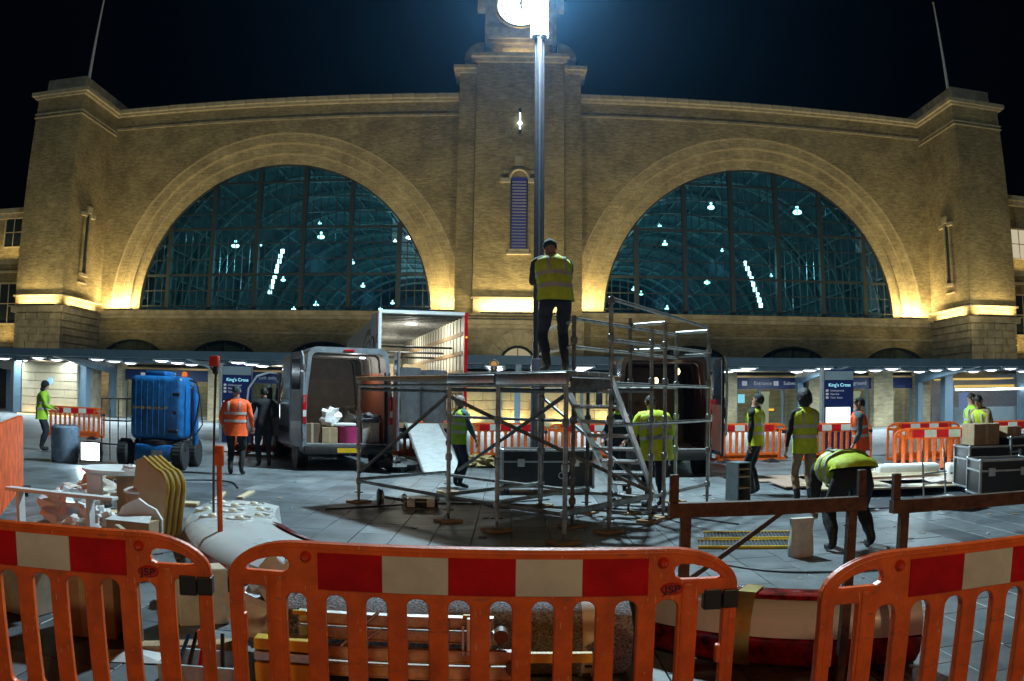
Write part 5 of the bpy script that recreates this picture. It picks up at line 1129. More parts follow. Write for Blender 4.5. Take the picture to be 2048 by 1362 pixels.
    part('windscreen', MB().add([(-W_*0.86, L_*0.715, H_-0.22), (W_*0.86, L_*0.715, H_-0.22), (W_*0.92, L_*0.83+0.01, 1.46), (-W_*0.92, L_*0.83+0.01, 1.46)], [(0, 1, 2, 3)]), bpy.data.materials['dark_window_glass'], t)
    return t
sv = van('silver panel van with rear doors open showing boxes and bags', (-3.83, 17.55, 0), 0.42, silver_pt, liner, doorL=262, doorR=80, door_inner=M('red_brown_door_card', (0.26, 0.08, 0.04), 0.5, var=0.2), L_=5.6, H_=2.66)
# its open cab door
b = MB(); b.bbox(-0.9, 0.0, -0.03, 0.03, 0.55, 1.38, 0.02); b.path([(-0.88, 0, 1.38), (-0.84, 0, 1.75), (-0.62, 0, 2.06), (-0.30, 0, 2.16), (-0.02, 0, 2.14), (-0.02, 0, 1.38)], 0.032, 6); cd_ = part('cab_door', b, silver_pt, sv, True, loc=(-1.0, 3.6, 0), rot=(0, 0, 0.15)); part('door_window', MB().prism([(-0.85, 1.38), (-0.81, 1.75), (-0.61, 2.03), (-0.3, 2.13), (-0.04, 2.11), (-0.04, 1.38)], -0.004, 0.004), clear_m, cd_)
part('interior_lamp', MB().bbox(-0.06, 0.06, -0.03, 0.03, 0, 0.03, 0.01).xf(Matrix.Translation((0.45, 0.6, 2.46))), E_COOL, sv)
light('POINT', (-3.9, 18.5, 2.3), 20, (1.0, 0.93, 0.85), 0.05, name='van_interior_light')
SVM = Matrix.Translation((-3.83, 17.55, 0)) @ Matrix.Rotation(0.42, 4, 'Z')
def inv(x, y, z): p = SVM @ Vector((x, y, z)); return (p.x, p.y, p.z)
def carton(label, loc, rz, w, d, h, m=card, group=None, open_=False, cat='box', name='cardboard_box'):
    t = thing(name, label, cat, loc, rz, group); part('box_body', MB().bbox(-w/2, w/2, -d/2, d/2, 0, h, 0.008, seg=1), m, t)
    part('tape', MB().box(-0.025, 0.025, -d/2-0.002, d/2+0.002, 0.01, h+0.002), M('parcel_tape', (0.45, 0.36, 0.22), 0.3) if 'parcel_tape' not in bpy.data.materials else bpy.data.materials['parcel_tape'], t)
    if open_:
        for sx in (-1, 1): part('flap', MB().box(-w/2 if sx < 0 else w/2, (-w/2-0.12) if sx < 0 else (w/2+0.12), -d/2, d/2, h-0.004, h).xf(Matrix.Identity(4)), m, t)
    return t
carton('brown cardboard box on the van floor, left of the pink bag', inv(-0.35, 0.30, 0.586), 0.3, 0.34, 0.32, 0.34)
carton('dark brown carton at the left inside the silver van', inv(-0.72, 0.4, 0.586), 0.3, 0.34, 0.32, 0.42, M('dark_carton', (0.12, 0.07, 0.045), 0.8))
carton('pale woven laundry box at the right inside the silver van', inv(0.58, 0.35, 0.586), 0.3, 0.38, 0.34, 0.46, M('pale_box', (0.34, 0.33, 0.30), 0.8), name='storage_box')
single('plastic_tub', MB().loft([[(0.22*cos(a), 0.2*sin(a), 0) for a in [2*pi*k/20 for k in range(20)]], [(0.27*cos(a), 0.24*sin(a), 0.36) for a in [2*pi*k/20 for k in range(20)]], [(0.25*cos(a), 0.22*sin(a), 0.36) for a in [2*pi*k/20 for k in range(20)]], [(0.21*cos(a), 0.18*sin(a), 0.05) for a in [2*pi*k/20 for k in range(20)]]]), pinkc, 'bright pink plastic tub standing in the silver van', 'tub', inv(0.08, 0.32, 0.586), 0.2, smooth=True)
def heap(name, label, cat, loc, r, m, seed, group=None, wob=0.55, rz=0.0, n=20):
    b = MB(); b.ball((0, 0, r[2]*0.92), r, n, n*2//3, wob=wob, seed=seed); b.v = [(x, y, max(0.0, z)) for x, y, z in b.v]; return single(name, b, m, label, cat, loc, rz, group, True)
heap('white_cloth', 'crumpled white cloth bundle on top of the cardboard box in the silver van', 'cloth', inv(-0.30, 0.42, 0.93), (0.22, 0.2, 0.22), white_pl, 3)
heap('grey_bag', 'slumped grey bag lying on the pale laundry box in the silver van', 'bag', inv(0.55, 0.35, 1.047), (0.28, 0.2, 0.10), grey_c, 5)
heap('tool_bag', 'dark lumpy tool bag in the middle of the silver van', 'bag', inv(0.12, 0.8, 0.586), (0.40, 0.3, 0.40), M('dark_olive_bag', (0.05, 0.04, 0.025), 0.9), 8)
single('folded_sheet', MB().bbox(-0.25, 0.25, -0.16, 0.16, 0, 0.07, 0.02), white_pl, 'folded pale sheet lying over the pink tub in the silver van', 'cloth', inv(-0.02, 0.32, 0.955), 0.4, smooth=True)
single('plywood_sheet', MB().box(-0.02, 0.0, 0, 2.6, 0, 1.55), M('red_brown_ply', (0.28, 0.085, 0.04), 0.5, var=0.2), 'red-brown ply lining sheet standing inside the right wall of the silver van', 'sheet', inv(0.84, 0.06, 0.59), 0.42)

bv = van('black panel van with open rear doors and dark brown lining at right of the scaffold', (2.86, 16.95, 0), -0.06, black_pt, M('dark_brown_liner', (0.035, 0.014, 0.010), 0.4), doorL=100, doorR=92, door_inner=maroon)
for x, z in ((0.35, 2.22), (-0.12, 2.02)):
    w_ = Matrix.Translation((2.86, 16.95, 0)) @ Matrix.Rotation(-0.06, 4, 'Z') @ Vector((x, 0.5, z))
    part('warm_reflection_spot', MB().ball((x, 0.55, z), (0.055, 0.03, 0.075), 10, 8), E_WARM, bv, True)  # glowing balls added for two bright reflections inside the van
light('POINT', (3.2, 17.3, 1.95), 3, (1.0, 0.7, 0.5), 0.05, name='van_interior_light')
b = MB()
for z in (0.9, 1.4, 1.9): b.tube((0, 0, z-0.10), (0, 0, z+0.10), 0.03, n=8)
b.path([(0.02, 0, 0.75), (0.04, 0, 1.5), (0.03, 0, 2.2), (-0.02, 0, 2.32)], 0.03, 8); part('door_grab_rail', b, alu, bv, True, loc=(1.10, -0.95, 0.15))

# box truck
TR = thing('box_truck', 'white box truck with open rear, roof slats and timber side rails, behind the silver van', 'truck', (-2.62, 21.2, 0), 0.27)
HB, HT, HWD, LT = 0.95, 3.80, 1.12, 12.0
truck_in = M('truck_inner_skin', (0.62, 0.60, 0.50), 0.5, var=0.08)
part('roof', MB().box(-HWD, HWD, 0, LT, HT-0.03, HT), white_pt, TR)
for sx in (-1, 1):
    part('side_wall', MB().box(*sorted((sx*HWD, sx*(HWD-0.04))), 0, LT, HB, HT-0.031), truck_in, TR)
part('front_wall', MB().box(-HWD+0.041, HWD-0.041, LT-0.05, LT, HB, HT-0.031), truck_in, TR)
part('floor', MB().box(-HWD, HWD, 0, LT, HB-0.12, HB-0.001), plywood, TR)
for k in range(26): part('roof_slat', MB().box(-HWD+0.05, HWD-0.05, 0.25+k*0.44, 0.31+k*0.44, HT-0.085, HT-0.032), galv_dark, TR)
for k in range(5): part('side_rail', MB().box(HWD-0.075, HWD-0.041, 0.1, LT-0.1, 1.25+k*0.5, 1.35+k*0.5), timber, TR); part('side_rail', MB().box(-HWD+0.041, -HWD+0.075, 0.1, LT-0.1, 1.25+k*0.5, 1.35+k*0.5), timber, TR)
for k in range(25): part('wall_post', MB().box(HWD-0.055, HWD-0.0415, 0.4+k*0.46, 0.43+k*0.46, HB, HT-0.09), galv_dark, TR)
for k in range(3): part('load_bar', MB().tube((-HWD+0.05, 1.4+k*1.3, 3.0-k*0.08), (HWD-0.05, 1.5+k*1.3, 3.0-k*0.08), 0.03, n=8), black_pl, TR, True)
b = MB(); b.box(HWD-0.03, HWD+0.05, -0.06, -0.003, HB-0.1, HT+0.04); part('corner_post', b, tail_red, TR, label='red rear corner post')
b = MB(); b.box(-HWD-0.05, -HWD+0.03, -0.06, -0.003, HB-0.1, HT+0.04); b.box(-HWD+0.031, HWD-0.031, -0.06, -0.003, HT-0.03, HT+0.05); part('rear_portal', b, white_pt, TR)
for sx, a, nm in ((-1, radians(264), 'left'),):
    d = part('rear_door', MB().box(0, 1.05, -0.03, 0.0, 0, HT-HB), white_pt, TR, loc=(-HWD-0.03, -0.06, HB), rot=(0, 0, -a))
    part('red_edge', MB().box(0.0, 0.035, -0.036, 0.006, 0, HT-HB), tail_red, d); part('red_edge', MB().box(0.36, 0.38, 0.0005, 0.006, 0, HT-HB), tail_red, d)
    lg = MB(); lg.path([(0.80+0.26*cos(a_), 0.008, 1.95+0.30*sin(a_)) for a_ in [0.5+4.9*i/18 for i in range(19)]], [0.006+0.022*sin(pi*i/18) for i in range(19)], 5); part('swoosh_logo', lg, M('logo_grey', (0.09, 0.11, 0.14), 0.5), d, True)
    tx = text('C', 0.34, bpy.data.materials['logo_grey'], d, (0.2, 0.006, 2.15), rot=(0, 0, pi))
lg = MB()
for r_, w_ in ((1.25, 0.10), (0.9, 0.05)): lg.path([(-HWD-0.012, 3.0+r_*1.6*cos(a_), 2.5+r_*0.8*sin(a_)) for a_ in [0.3+4.4*i/24 for i in range(25)]], [0.01+w_*sin(pi*i/24) for i in range(25)], 5)
lg.v = [(max(x, -HWD-0.016), y, z) for x, y, z in lg.v]; part('swoosh_logo', lg, bpy.data.materials['logo_grey'], TR, True)
part('exterior_panel', MB().box(-HWD-0.004, -HWD-0.001, 0, LT, HB, HT), white_pt, TR)
b = MB(); b.bbox(-1.1, 1.1, LT+0.25, LT+2.1, 0.5, 2.75, 0.12); part('cab', b, white_pt, TR, True)
b = MB(); b.box(-0.45, 0.45, 0.2, LT+1.5, 0.55, 0.82); part('chassis', b, black_pl, TR)
for sx in (-1, 1):
    for y in (1.5, LT+1.0): wheel(TR, (sx*0.95, y, 0.42), 0.42, 0.26)
part('rear_lamp_bar', MB().bbox(-1.1, 1.1, -0.05, 0.05, 0.55, 0.72, 0.02), black_pl, TR)
part('side_marker_lamp', MB().ball((HWD+0.02, -0.065, 3.2), 0.025, 8, 6), E_AMB, TR)
part('ceiling_lamp', MB().bbox(-0.15, 0.15, 2.0, 2.1, HT-0.125, HT-0.09, 0.01), E_COOL, TR)
tp = Matrix.Translation((-2.62, 21.2, 0)) @ Matrix.Rotation(0.27, 4, 'Z'); p_ = tp @ Vector((0, 2.2, 3.3)); light('POINT', p_, 110, (1.0, 0.97, 0.80), 0.2, name='truck_light'); light('POINT', tp @ Vector((0, 7.5, 3.0)), 100, (1.0, 0.97, 0.80), 0.2, name='truck_light')
for i, (x, w, h) in enumerate(((-0.25, 0.62, 1.45), (0.42, 0.66, 1.40))):
    p_ = tp @ Vector((x, 0.75, HB)); b = MB(); rings = []
    for z in [0, 0.3, 0.7, 1.1, h*0.96, h]:
        rings.append([((w/2*(1.0 if z < h else 0.9)+0.03*noise.noise(Vector((k*0.9, z*2, i))))*cos(a)*1.1, (0.32+0.05*noise.noise(Vector((k*0.7, z, i+4))))*sin(a), z) for k, a in enumerate([2*pi*q/24 for q in range(24)])])
    b.loft(rings); single('covered_trolley', b, grey_c, ('tall load under grey blankets inside the truck, left one' if i == 0 else 'tall load under grey blankets inside the truck, next to the red corner post'), 'covered load', p_, 0.27, 'grey blanket covered loads in the truck', True)
for x, l in ((-0.5, 'pale board standing at the far end of the truck, left'), (0.3, 'pale board standing at the far end of the truck, right')):
    p_ = tp @ Vector((x, 3.2, HB)); single('pale_panel', MB().box(-0.36, 0.36, 0, 0.04, 0, 1.65), pale_wood, l, 'board', p_, 0.27)
# loading ramp
rp = thing('loading_ramp', 'ribbed aluminium loading ramp from the truck bed to the ground', 'ramp', (0, 0, 0))
Ra = [Vector((-3.02, 21.05, 0.94)), Vector((-2.16, 21.25, 0.94)), Vector((-1.27, 17.25, 0.03)), Vector((-2.12, 17.05, 0.03))]
b = MB(); b.add([p+Vector((0, 0, dz)) for dz in (-0.03, 0) for p in Ra], [(0, 1, 2, 3), (4, 5, 6, 7), (0, 1, 5, 4), (1, 2, 6, 5), (2, 3, 7, 6), (3, 0, 4, 7)]); ra_m = M('ramp_alloy', (0.70, 0.74, 0.74), 0.45, 0.25, var=0.12); part('ramp_plate', b, M('ramp_plate_grey', (0.36, 0.39, 0.40), 0.5, 0.3, var=0.15), rp)
for k in range(58):
    f0, f1 = (k+0.1)/58, (k+0.70)/58; q = [Ra[0].lerp(Ra[3], f0), Ra[1].lerp(Ra[2], f0), Ra[1].lerp(Ra[2], f1), Ra[0].lerp(Ra[3], f1)]
    b = MB(); b.add([p+Vector((0, 0, dz)) for dz in (0.001, 0.012) for p in q], [(4, 5, 6, 7), (0, 1, 5, 4), (1, 2, 6, 5), (2, 3, 7, 6), (3, 0, 4, 7)]); part('ramp_rib', b, bpy.data.materials['ramp_alloy'], rp)
for i, j in ((0, 3), (1, 2)): part('side_rail', MB().tube(Ra[i]+Vector((0, 0, 0.02)), Ra[j]+Vector((0, 0, 0.02)), 0.028, n=6), alu, rp)

# blue self-propelled lift machine
bl = thing('boom_lift', 'blue self-propelled lift machine with chunky tyres left of the silver van', 'lift machine', (-7.55, 16.1, 0), 0.10)
part('cover', MB().bbox(-0.62, 0.56, -0.5, 0.45, 0.62, 1.92, 0.12, seg=4), blue_pt, bl, True)
part('cover_top', MB().bbox(-0.36, 0.10, -0.3, 0.5, 1.925, 2.02, 0.03), blue_pt, bl, True)
for x in (-0.32, 0.02, 0.30): part('panel_seam', MB().box(x-0.006, x+0.006, -0.506, -0.5005, 0.72, 1.82), M('seam_blue', (0.005, 0.05, 0.2), 0.5) if 'seam_blue' not in bpy.data.materials else bpy.data.materials['seam_blue'], bl)
for x, z, w in ((0.42, 1.55, 0.16), (0.36, 0.80, 0.22), (0.40, 1.18, 0.08)): part('vent', MB().bbox(x-w/2, x+w/2, -0.512, -0.49, z-0.035, z+0.035, 0.01, seg=1), black_pl, bl)
b = MB(); x = -0.54
for wd in (.05, .03, .04, .03, .05, .03, .04, .05, .03, .04, .03, .05, .04, .03, .05): b.box(x, x+wd, -0.508, -0.5005, 1.24+0.01*sin(x*40), 1.285+0.012*cos(x*33)); x += wd+0.013
part('yellow_lettering', b, yellow_pl, bl)
part('turntable', MB().lathe([(0.5, 0.50), (0.55, 0.52), (0.55, 0.60), (0.5, 0.62)], n=24), black_pl, bl, True)
part('chassis', MB().bbox(-0.50, 0.38, -0.55, 0.8, 0.18, 0.52, 0.05), blue_pt, bl, True); part('serial_plate', MB().box(-0.10, 0.14, -0.557, -0.5505, 0.22, 0.40), alu_dull, bl)
for sx in (-1, 1):
    for y in (-0.30, 0.75): wheel(bl, (sx*0.62-0.16, y, 0.30), 0.30, 0.24)
part('beacon', MB().lathe([(0.06, 0), (0.06, 0.07), (0.03, 0.10), (0, 0.10)], n=12, c=(0.48, -0.1, 1.925)), M_emit('beacon_glow', (1, 0.22, 0.04), 0.8), bl, True)
b = MB(); b.path([(0.66, -0.3, 1.85), (0.82, -0.32, 1.80), (0.90, -0.34, 1.5), (0.84, -0.36, 1.1), (0.72, -0.4, 0.7)], 0.022, 6); b.path([(0.66, -0.25, 1.75), (0.9, -0.3, 1.55), (0.95, -0.3, 0.95), (0.72, -0.4, 0.6)], 0.015, 6); part('hydraulic_hose', b, black_m, bl, True)
for k in range(6): part('cover_rib', MB().bbox(-0.50+k*0.13, -0.47+k*0.13, -0.512, -0.498, 0.72, 1.80, 0.005, seg=1), blue_pt, bl)
b = MB(); b.bbox(0.60, 0.70, 0.1, 0.3, 0.5, 1.75, 0.03); part('lift_arm', b, blue_pt, bl, True)
b = MB()
for z in (0.45, 0.95, 1.42): b.path([(-1.45, -0.6, z), (-0.85, -0.55, z), (-0.85, 0.5, z)], 0.018, 6)
for x in (-1.45, -1.25, -1.05, -0.85): b.tube((x, -0.58, 0.1), (x, -0.58, 1.42), 0.014, n=6)
single('mesh_cage', b, galv_dark, 'low dark steel rail cage left of the blue lift machine', 'railing', (-7.6, 16.6, 0), 0.1)

# ================================================================== MIDGROUND OBJECTS
def road_case(label, loc, rz, w, d, h, wheels=True, txt=None, lid=0.3):
    t = thing('flight_case', label, 'flight case', loc, rz); z0 = 0.12 if wheels else 0.0
    bd_ = part('case_body', MB().box(-w/2, w/2, -d/2, d/2, z0, z0+h), M('flight_case_laminate', (0.014, 0.014, 0.017), 0.45, var=0.2) if 'flight_case_laminate' not in bpy.data.materials else bpy.data.materials['flight_case_laminate'], t)
    b = MB(); e = min(0.018, h*0.045)
    for x in (-w/2, w/2):
        for y in (-d/2, d/2): b.box(x-e, x+e, y-e, y+e, z0+0.001, z0+h-0.001)
        for z in (z0, z0+h, z0+h*(1-lid)): b.box(x-e, x+e, -d/2+e, d/2-e, z-e*.8, z+e*.8)
    for y in (-d/2, d/2):
        for z in (z0, z0+h, z0+h*(1-lid)): b.box(-w/2+e, w/2-e, y-e, y+e, z-e*.8, z+e*.8)
    part('edge_extrusion', b, alu_dull, t)
    for x in (-w*0.3, w*0.3): part('butterfly_latch', MB().bbox(x-0.06, x+0.06, -d/2-0.03, -d/2-0.001, z0+h*(1-lid)-0.08, z0+h*(1-lid)+0.05, 0.008), alu, t)
    for x in (-w/2, w/2):
        for y in (-d/2, d/2):
            for z in (z0, z0+h): part('ball_corner', MB().ball((x, y, z), 0.035, 10, 6), alu, t, True)
    if wheels:
        for x in (-w/2+0.1, w/2-0.1):
            for y in (-d/2+0.1, d/2-0.1): part('castor', MB().lathe([(0.02, -0.02), (0.05, -0.02), (0.05, 0.02), (0.02, 0.02)], axis='X', n=14, c=(x, y, 0.05)), M('castor_blue', (0.02, 0.08, 0.3), 0.4) if 'castor_blue' not in bpy.data.materials else bpy.data.materials['castor_blue'], t, True)
    if txt: text(txt, 0.16, white_pt, bd_, (w*0.20, -d/2-0.02, z0+h*(1-lid)-0.24))
    return t
road_case('black wheeled flight case lettered in white under the scaffold deck', (0.28, 14.3, 0), 0.10, 1.55, 0.75, 0.62, True, 'C1A')
road_case('small black flight case with silver edges lying on the ground under the deck', (-1.62, 11.95, 0), 0.12, 0.48, 0.30, 0.15, False)
road_case('large black flight case, nearest of the cases at far right', (7.30, 11.1, 0), -0.25, 0.95, 0.7, 0.52)
road_case('black flight case under the cardboard boxes at far right', (7.85, 12.2, 0), -0.15, 1.2, 0.7, 0.66)
road_case('black flight case behind the others at the right picture edge', (8.5, 12.2, 0), 0.1, 1.1, 0.7, 0.8)
carton('large brown cardboard box standing on the black flight cases at far right', (7.62, 12.25, 0.80), -0.1, 0.52, 0.5, 0.36)
carton('small brown cardboard box to the right of the large one on the flight cases', (8.15, 12.15, 0.80), 0.1, 0.34, 0.4, 0.30)
b = MB(); b.bbox(-0.3, 0.3, -0.4, 0.4, 0.12, 0.15, 0.01); 
for z in (0.15, 0.35, 0.5): b.tube((-0.28, 0.38, z), (0.28, 0.38, z), 0.014, n=6)
for x in (-.28, .28): b.tube((x, 0.38, 0.15), (x, 0.45, 0.85), 0.016, n=6)
t = thing('hand_trolley', 'low silver platform trolley in front of the flight cases', 'trolley', (6.1, 10.6, 0), 0.4); part('platform', b, alu, t, True)
for x in (-.24, .24):
    for y in (-.3, .3): part('castor', MB().lathe([(0.02, -0.02), (0.055, -0.02), (0.055, 0.02), (0.02, 0.02)], axis='X', n=14, c=(x, y, 0.056)), black_m, t, True)
# cable drum, cases, white blocks
t = thing('pulley_wheel', 'grey cable pulley with black rubber tyre lying by the scaffold foot', 'pulley', (-2.22, 12.0, 0.13), 0.3); part('rubber_tyre', MB().lathe([(0.10, -0.05), (0.13, -0.04), (0.13, -0.01), (0.10, 0.0)], axis='X', n=24), black_m, t, True); part('disc', MB().lathe([(0.0, 0.005), (0.11, 0.005), (0.115, 0.03), (0.05, 0.05), (0, 0.05)], axis='X', n=24), alu_dull, t, True); part('bracket', MB().path([(0.05, 0, 0), (0.3, 0.02, -0.04), (0.42, 0, -0.1)], 0.022, 6), galv_dark, t, True)
for i, (x, y, rz, w, l) in enumerate(((7.35, 14.55, -0.25, 1.3, 'long white plastic block lying behind the right barrier'), (8.45, 14.1, -0.3, 0.8, 'short bright white plastic block at the foot of the black cases'), (6.55, 15.3, -0.2, 0.7, 'white plastic block behind the worker in orange vest'))):
    t = thing('barrier_block', l, 'block', (x, y, 0), rz, 'white plastic ballast blocks'); part('block', MB().bbox(-w/2, w/2, -0.18, 0.18, 0.0, 0.34, 0.06, seg=3), white_pl, t, True); part('moulded_groove', MB().box(-w/2+0.05, w/2-0.05, -0.183, -0.1795, 0.15, 0.18), grey_c, t)
t = thing('fill_light_strip', 'low glowing strip added to brighten the white blocks behind the right barrier', 'work light', (7.9, 15.1, 0), -0.3); part('housing', MB().bbox(-0.75, 0.75, -0.05, 0.05, 0.02, 0.14, 0.01), alu_dull, t); part('tube', MB().box(-0.7, 0.7, -0.058, -0.051, 0.04, 0.12), E_COOL, t)  # strip and the area light below it added to brighten the white blocks
light('AREA', (7.75, 14.9, 0.45), 45, COOL, 1.4, 0.1, target=(7.6, 14.3, 0.1), name='block_fill_light')
# stacked hoarding boards
bp_ = thing('board_stack', 'low stack of pale brown hoarding boards spread on the ground', 'board stack', (6.2, 14.2, 0), 0)
for i in range(9):
    px, py = [(-1.0, 1.7), (0.4, 1.4), (1.3, 0.6), (-0.5, 0.3), (0.7, -0.3), (0.1, -1.0), (1.1, -0.9), (-0.4, -1.2), (0.5, 0.2)][i]
    part('board', MB().bbox(-1.15, 1.15, -0.6, 0.6, 0, 0.028, 0.003, seg=1), pale_wood if i % 3 else M('pinkish_ply', (0.40, 0.27, 0.20), 0.6) if 'pinkish_ply' not in bpy.data.materials else bpy.data.materials['pinkish_ply'], bp_, loc=(px, py, 0.005+0.04*(i//2)), rot=(0, 0, -0.15+random.uniform(-0.2, 0.2)))
t = thing('upright_crate', 'grey upright crate with open wooden compartments beside the worker in black', 'crate', (3.30, 12.75, 0), 0.45)
part('shell', MB().box(-0.14, -0.12, -0.15, 0.15, 0, 0.62).box(0.12, 0.14, -0.15, 0.15, 0, 0.62).box(-0.119, 0.119, 0.13, 0.15, 0, 0.62).box(-0.119, 0.119, -0.15, 0.129, 0.6, 0.62).box(-0.119, 0.119, -0.15, 0.129, 0, 0.03), M('grey_crate_paint', (0.12, 0.15, 0.16), 0.6), t); 
for z in (0.2, 0.38, 0.5): part('shelf', MB().box(-0.119, 0.119, -0.148, 0.128, z, z+0.025), timber, t)
# grid mats with yellow edges
for i, (x, y, rz, l) in enumerate(((2.55, 9.25, -0.20, 'rear black grating mat with yellow edge strips behind the canvas sack'), (2.35, 8.70, -0.22, 'front black grating mat with yellow edge strips, nearest the steel frames'))):
    t = thing('grating_mat', l, 'mat', (x, y, 0), rz, 'black grating mats with yellow edges'); b = MB(); b.box(-0.62, 0.62, -0.22, 0.22, 0.002, 0.012); part('backing', b, black_m, t)
    for k in range(30): part('rib', MB().box(-0.60+k*0.041, -0.585+k*0.041, -0.19, 0.19, 0.012, 0.03), M('mat_grey', (0.10, 0.11, 0.12), 0.4, 0.4) if 'mat_grey' not in bpy.data.materials else bpy.data.materials['mat_grey'], t)
    for sy in (-1, 1): part('edge_strip', MB().bbox(-0.62, 0.62, sy*0.22-0.018, sy*0.22+0.018, 0.003, 0.035, 0.005, seg=1), yellow_pl, t)
b = MB(); rings = []
for i, z in enumerate([0, 0.03, 0.15, 0.28, 0.36, 0.40]):
    w, d = [(0.12, 0.08), (0.135, 0.09), (0.13, 0.085), (0.12, 0.07), (0.125, 0.06), (0.13, 0.045)][i]; rings.append([(w*(abs(cos(a))**0.6)*(1 if cos(a) > 0 else -1)*(1+0.12*noise.noise(Vector((k*.8, z*9, 1)))), d*(abs(sin(a))**0.6)*(1 if sin(a) > 0 else -1)*(1+0.2*noise.noise(Vector((k*.7, z*8, 5)))), z+(0.03*noise.noise(Vector((k, 2, 2))) if z > 0.3 else 0)) for k, a in enumerate([2*pi*q/24 for q in range(24)])])
b.loft(rings); single('canvas_sack', b, sack, 'pale canvas sack standing upright in front of the grating mats', 'sack', (2.64, 7.95, 0), 0.1, smooth=True)
# rusty steel frames behind the barriers
def frame(label, x0, x1, y, zt, stubs, legs, dy=0.0):
    t = thing('steel_goal_frame', label, 'frame', (0, 0, 0), 0, 'rusty steel frames behind the front barriers'); L1 = x1-x0
    def Y_(x): return y+dy*(x-x0)/L1
    b = MB(); b.loft([[(x0, Y_(x0)-0.03, zt-0.075), (x0, Y_(x0)+0.03, zt-0.075), (x0, Y_(x0)+0.03, zt), (x0, Y_(x0)-0.03, zt)], [(x1, Y_(x1)-0.03, zt-0.075), (x1, Y_(x1)+0.03, zt-0.075), (x1, Y_(x1)+0.03, zt), (x1, Y_(x1)-0.03, zt)]]); part('cross_beam', b, rust, t)
    for x in stubs: part('upright_stub', MB().bbox(x-0.022, x+0.022, Y_(x)-0.022, Y_(x)+0.022, zt+0.001, zt+0.145, 0.003, seg=1), rust, t)
    for x in legs:
        part('leg', MB().bbox(x-0.026, x+0.026, Y_(x)-0.026, Y_(x)+0.026, 0.012, zt-0.076, 0.003, seg=1), rust, t); part('foot_plate', MB().box(x-0.09, x+0.09, Y_(x)-0.09, Y_(x)+0.09, 0.001, 0.011), rust, t)
    return t
frame('rusty steel goal-shaped frame in front of the bending worker', 0.49, 1.60, 4.15, 1.075, (0.515, 1.575), (0.58, 1.52))
frame('rusty steel frame at the right picture edge behind the right barrier', 1.77, 3.0, 4.15, 1.045, (1.795,), (1.85, 2.9), -0.06)
t = thing('angle_iron', 'loose rusty angle iron propped behind the left leg of the steel frame', 'bar', (0, 0, 0)); part('bar', MB().bbox(-0.02, 0.02, -0.015, 0.015, 0, 1.35, 0.003, seg=1).xf(Matrix.Translation((0.85, 6.3, 0.02)) @ Matrix.Rotation(1.05, 4, 'Y') @ Matrix.Rotation(-0.25, 4, 'X')), rust, t)
for (p, q, r, l) in (((0.9, 7.5, 0.02), (1.55, 6.3, 0.02), 0.02, 'dark steel tube on the ground seen through the barrier handle'), ((1.0, 7.3, 0.02), (1.7, 6.35, 0.02), 0.016, 'thin grey tube lying beside the dark steel tube')):
    single('steel_tube', MB().tube(p, q, r, n=8), galv_dark, l, 'tube', group='loose steel tubes', smooth=True)
# cables on the ground
def cable(pts, r, label, m=black_m):
    P = []; pts = [Vector((x, y, r+0.001)) for x, y in pts]
    for i in range(len(pts)-1):
        p0, p1, p2, p3 = pts[max(0, i-1)], pts[i], pts[i+1], pts[min(len(pts)-1, i+2)]
        for k in range(6):
            u = k/6; P.append(0.5*((2*p1)+(-p0+p2)*u+(2*p0-5*p1+4*p2-p3)*u*u+(-p0+3*p1-3*p2+p3)*u**3))
    P.append(pts[-1]); single('power_cable', MB().path(P, r, 6), m, label, 'cable', smooth=True)
cable([(-2.9, 11.3), (-2.3, 11.8), (-1.6, 12.3), (-0.7, 12.5), (0.3, 13.1)], 0.012, 'black cable snaking under the left side of the deck')
cable([(-0.9, 12.9), (-0.4, 12.0), (0.8, 12.2), (1.9, 11.2), (2.6, 10.2)], 0.012, 'black cable running under the stairs to the right')
cable([(1.0, 8.6), (1.6, 7.9), (2.2, 7.2), (3.4, 6.9)], 0.010, 'thin cable leading from the scaffold towards the canvas sack')
cable([(-4.9, 13.3), (-5.4, 14.2), (-6.2, 14.0), (-6.9, 13.0), (-7.6, 13.4)], 0.015, 'looped black cable in front of the blue lift')
cable([(3.2, 12.0), (4.4, 11.2), (5.5, 10.9), (6.4, 10.3)], 0.012, 'black cable crossing the paving before the board stack')
# sandbags and rags by the far barrier
for i in range(7):
    heap('sandbag', 'pale sandbag in the heap before the far barriers, %s' % ['left end', 'second on the ground', 'middle of the ground row', 'fourth on the ground', 'right end', 'top left', 'top right'][i], 'sandbag', (-1.45+0.22*(i % 5)+(0.3 if i > 4 else 0), 19.2+0.1*(i % 2), 0.0 if i < 5 else 0.12), (0.20, 0.14, 0.09), M('sandbag_cloth', (0.42, 0.30, 0.12), 0.7, var=0.35, scale=9, bump=0.7, bscale=14) if i == 0 else bpy.data.materials['sandbag_cloth'], i+20, 'sandbags before the far barriers', 0.7, random.uniform(-.5, .5), 14)
heap('bin_bag', 'dark crumpled bin bag on the ground between the silver van and the ramp', 'bag', (-2.75, 17.7, 0), (0.40, 0.35, 0.17), black_m, 31)
t = thing('hand_lamp', 'small amber hand lamp standing on the deck left of the mast', 'lamp', (-0.55, 10.6, DECK+0.0)); part('lamp_body', MB().lathe([(0.05, 0), (0.055, 0.02), (0.04, 0.05), (0.045, 0.10)], n=14), alu, t, True); part('lamp_dome', MB().ball((0, 0, 0.11), (0.04, 0.04, 0.05), 10, 8), M_emit('amber_dome', (1.0, 0.5, 0.12), 0.5), t, True); part('handle', MB().path([(-0.045, 0, 0.05), (-0.06, 0, 0.14), (0, 0, 0.19), (0.06, 0, 0.14), (0.045, 0, 0.05)], 0.006, 5), alu, t, True)

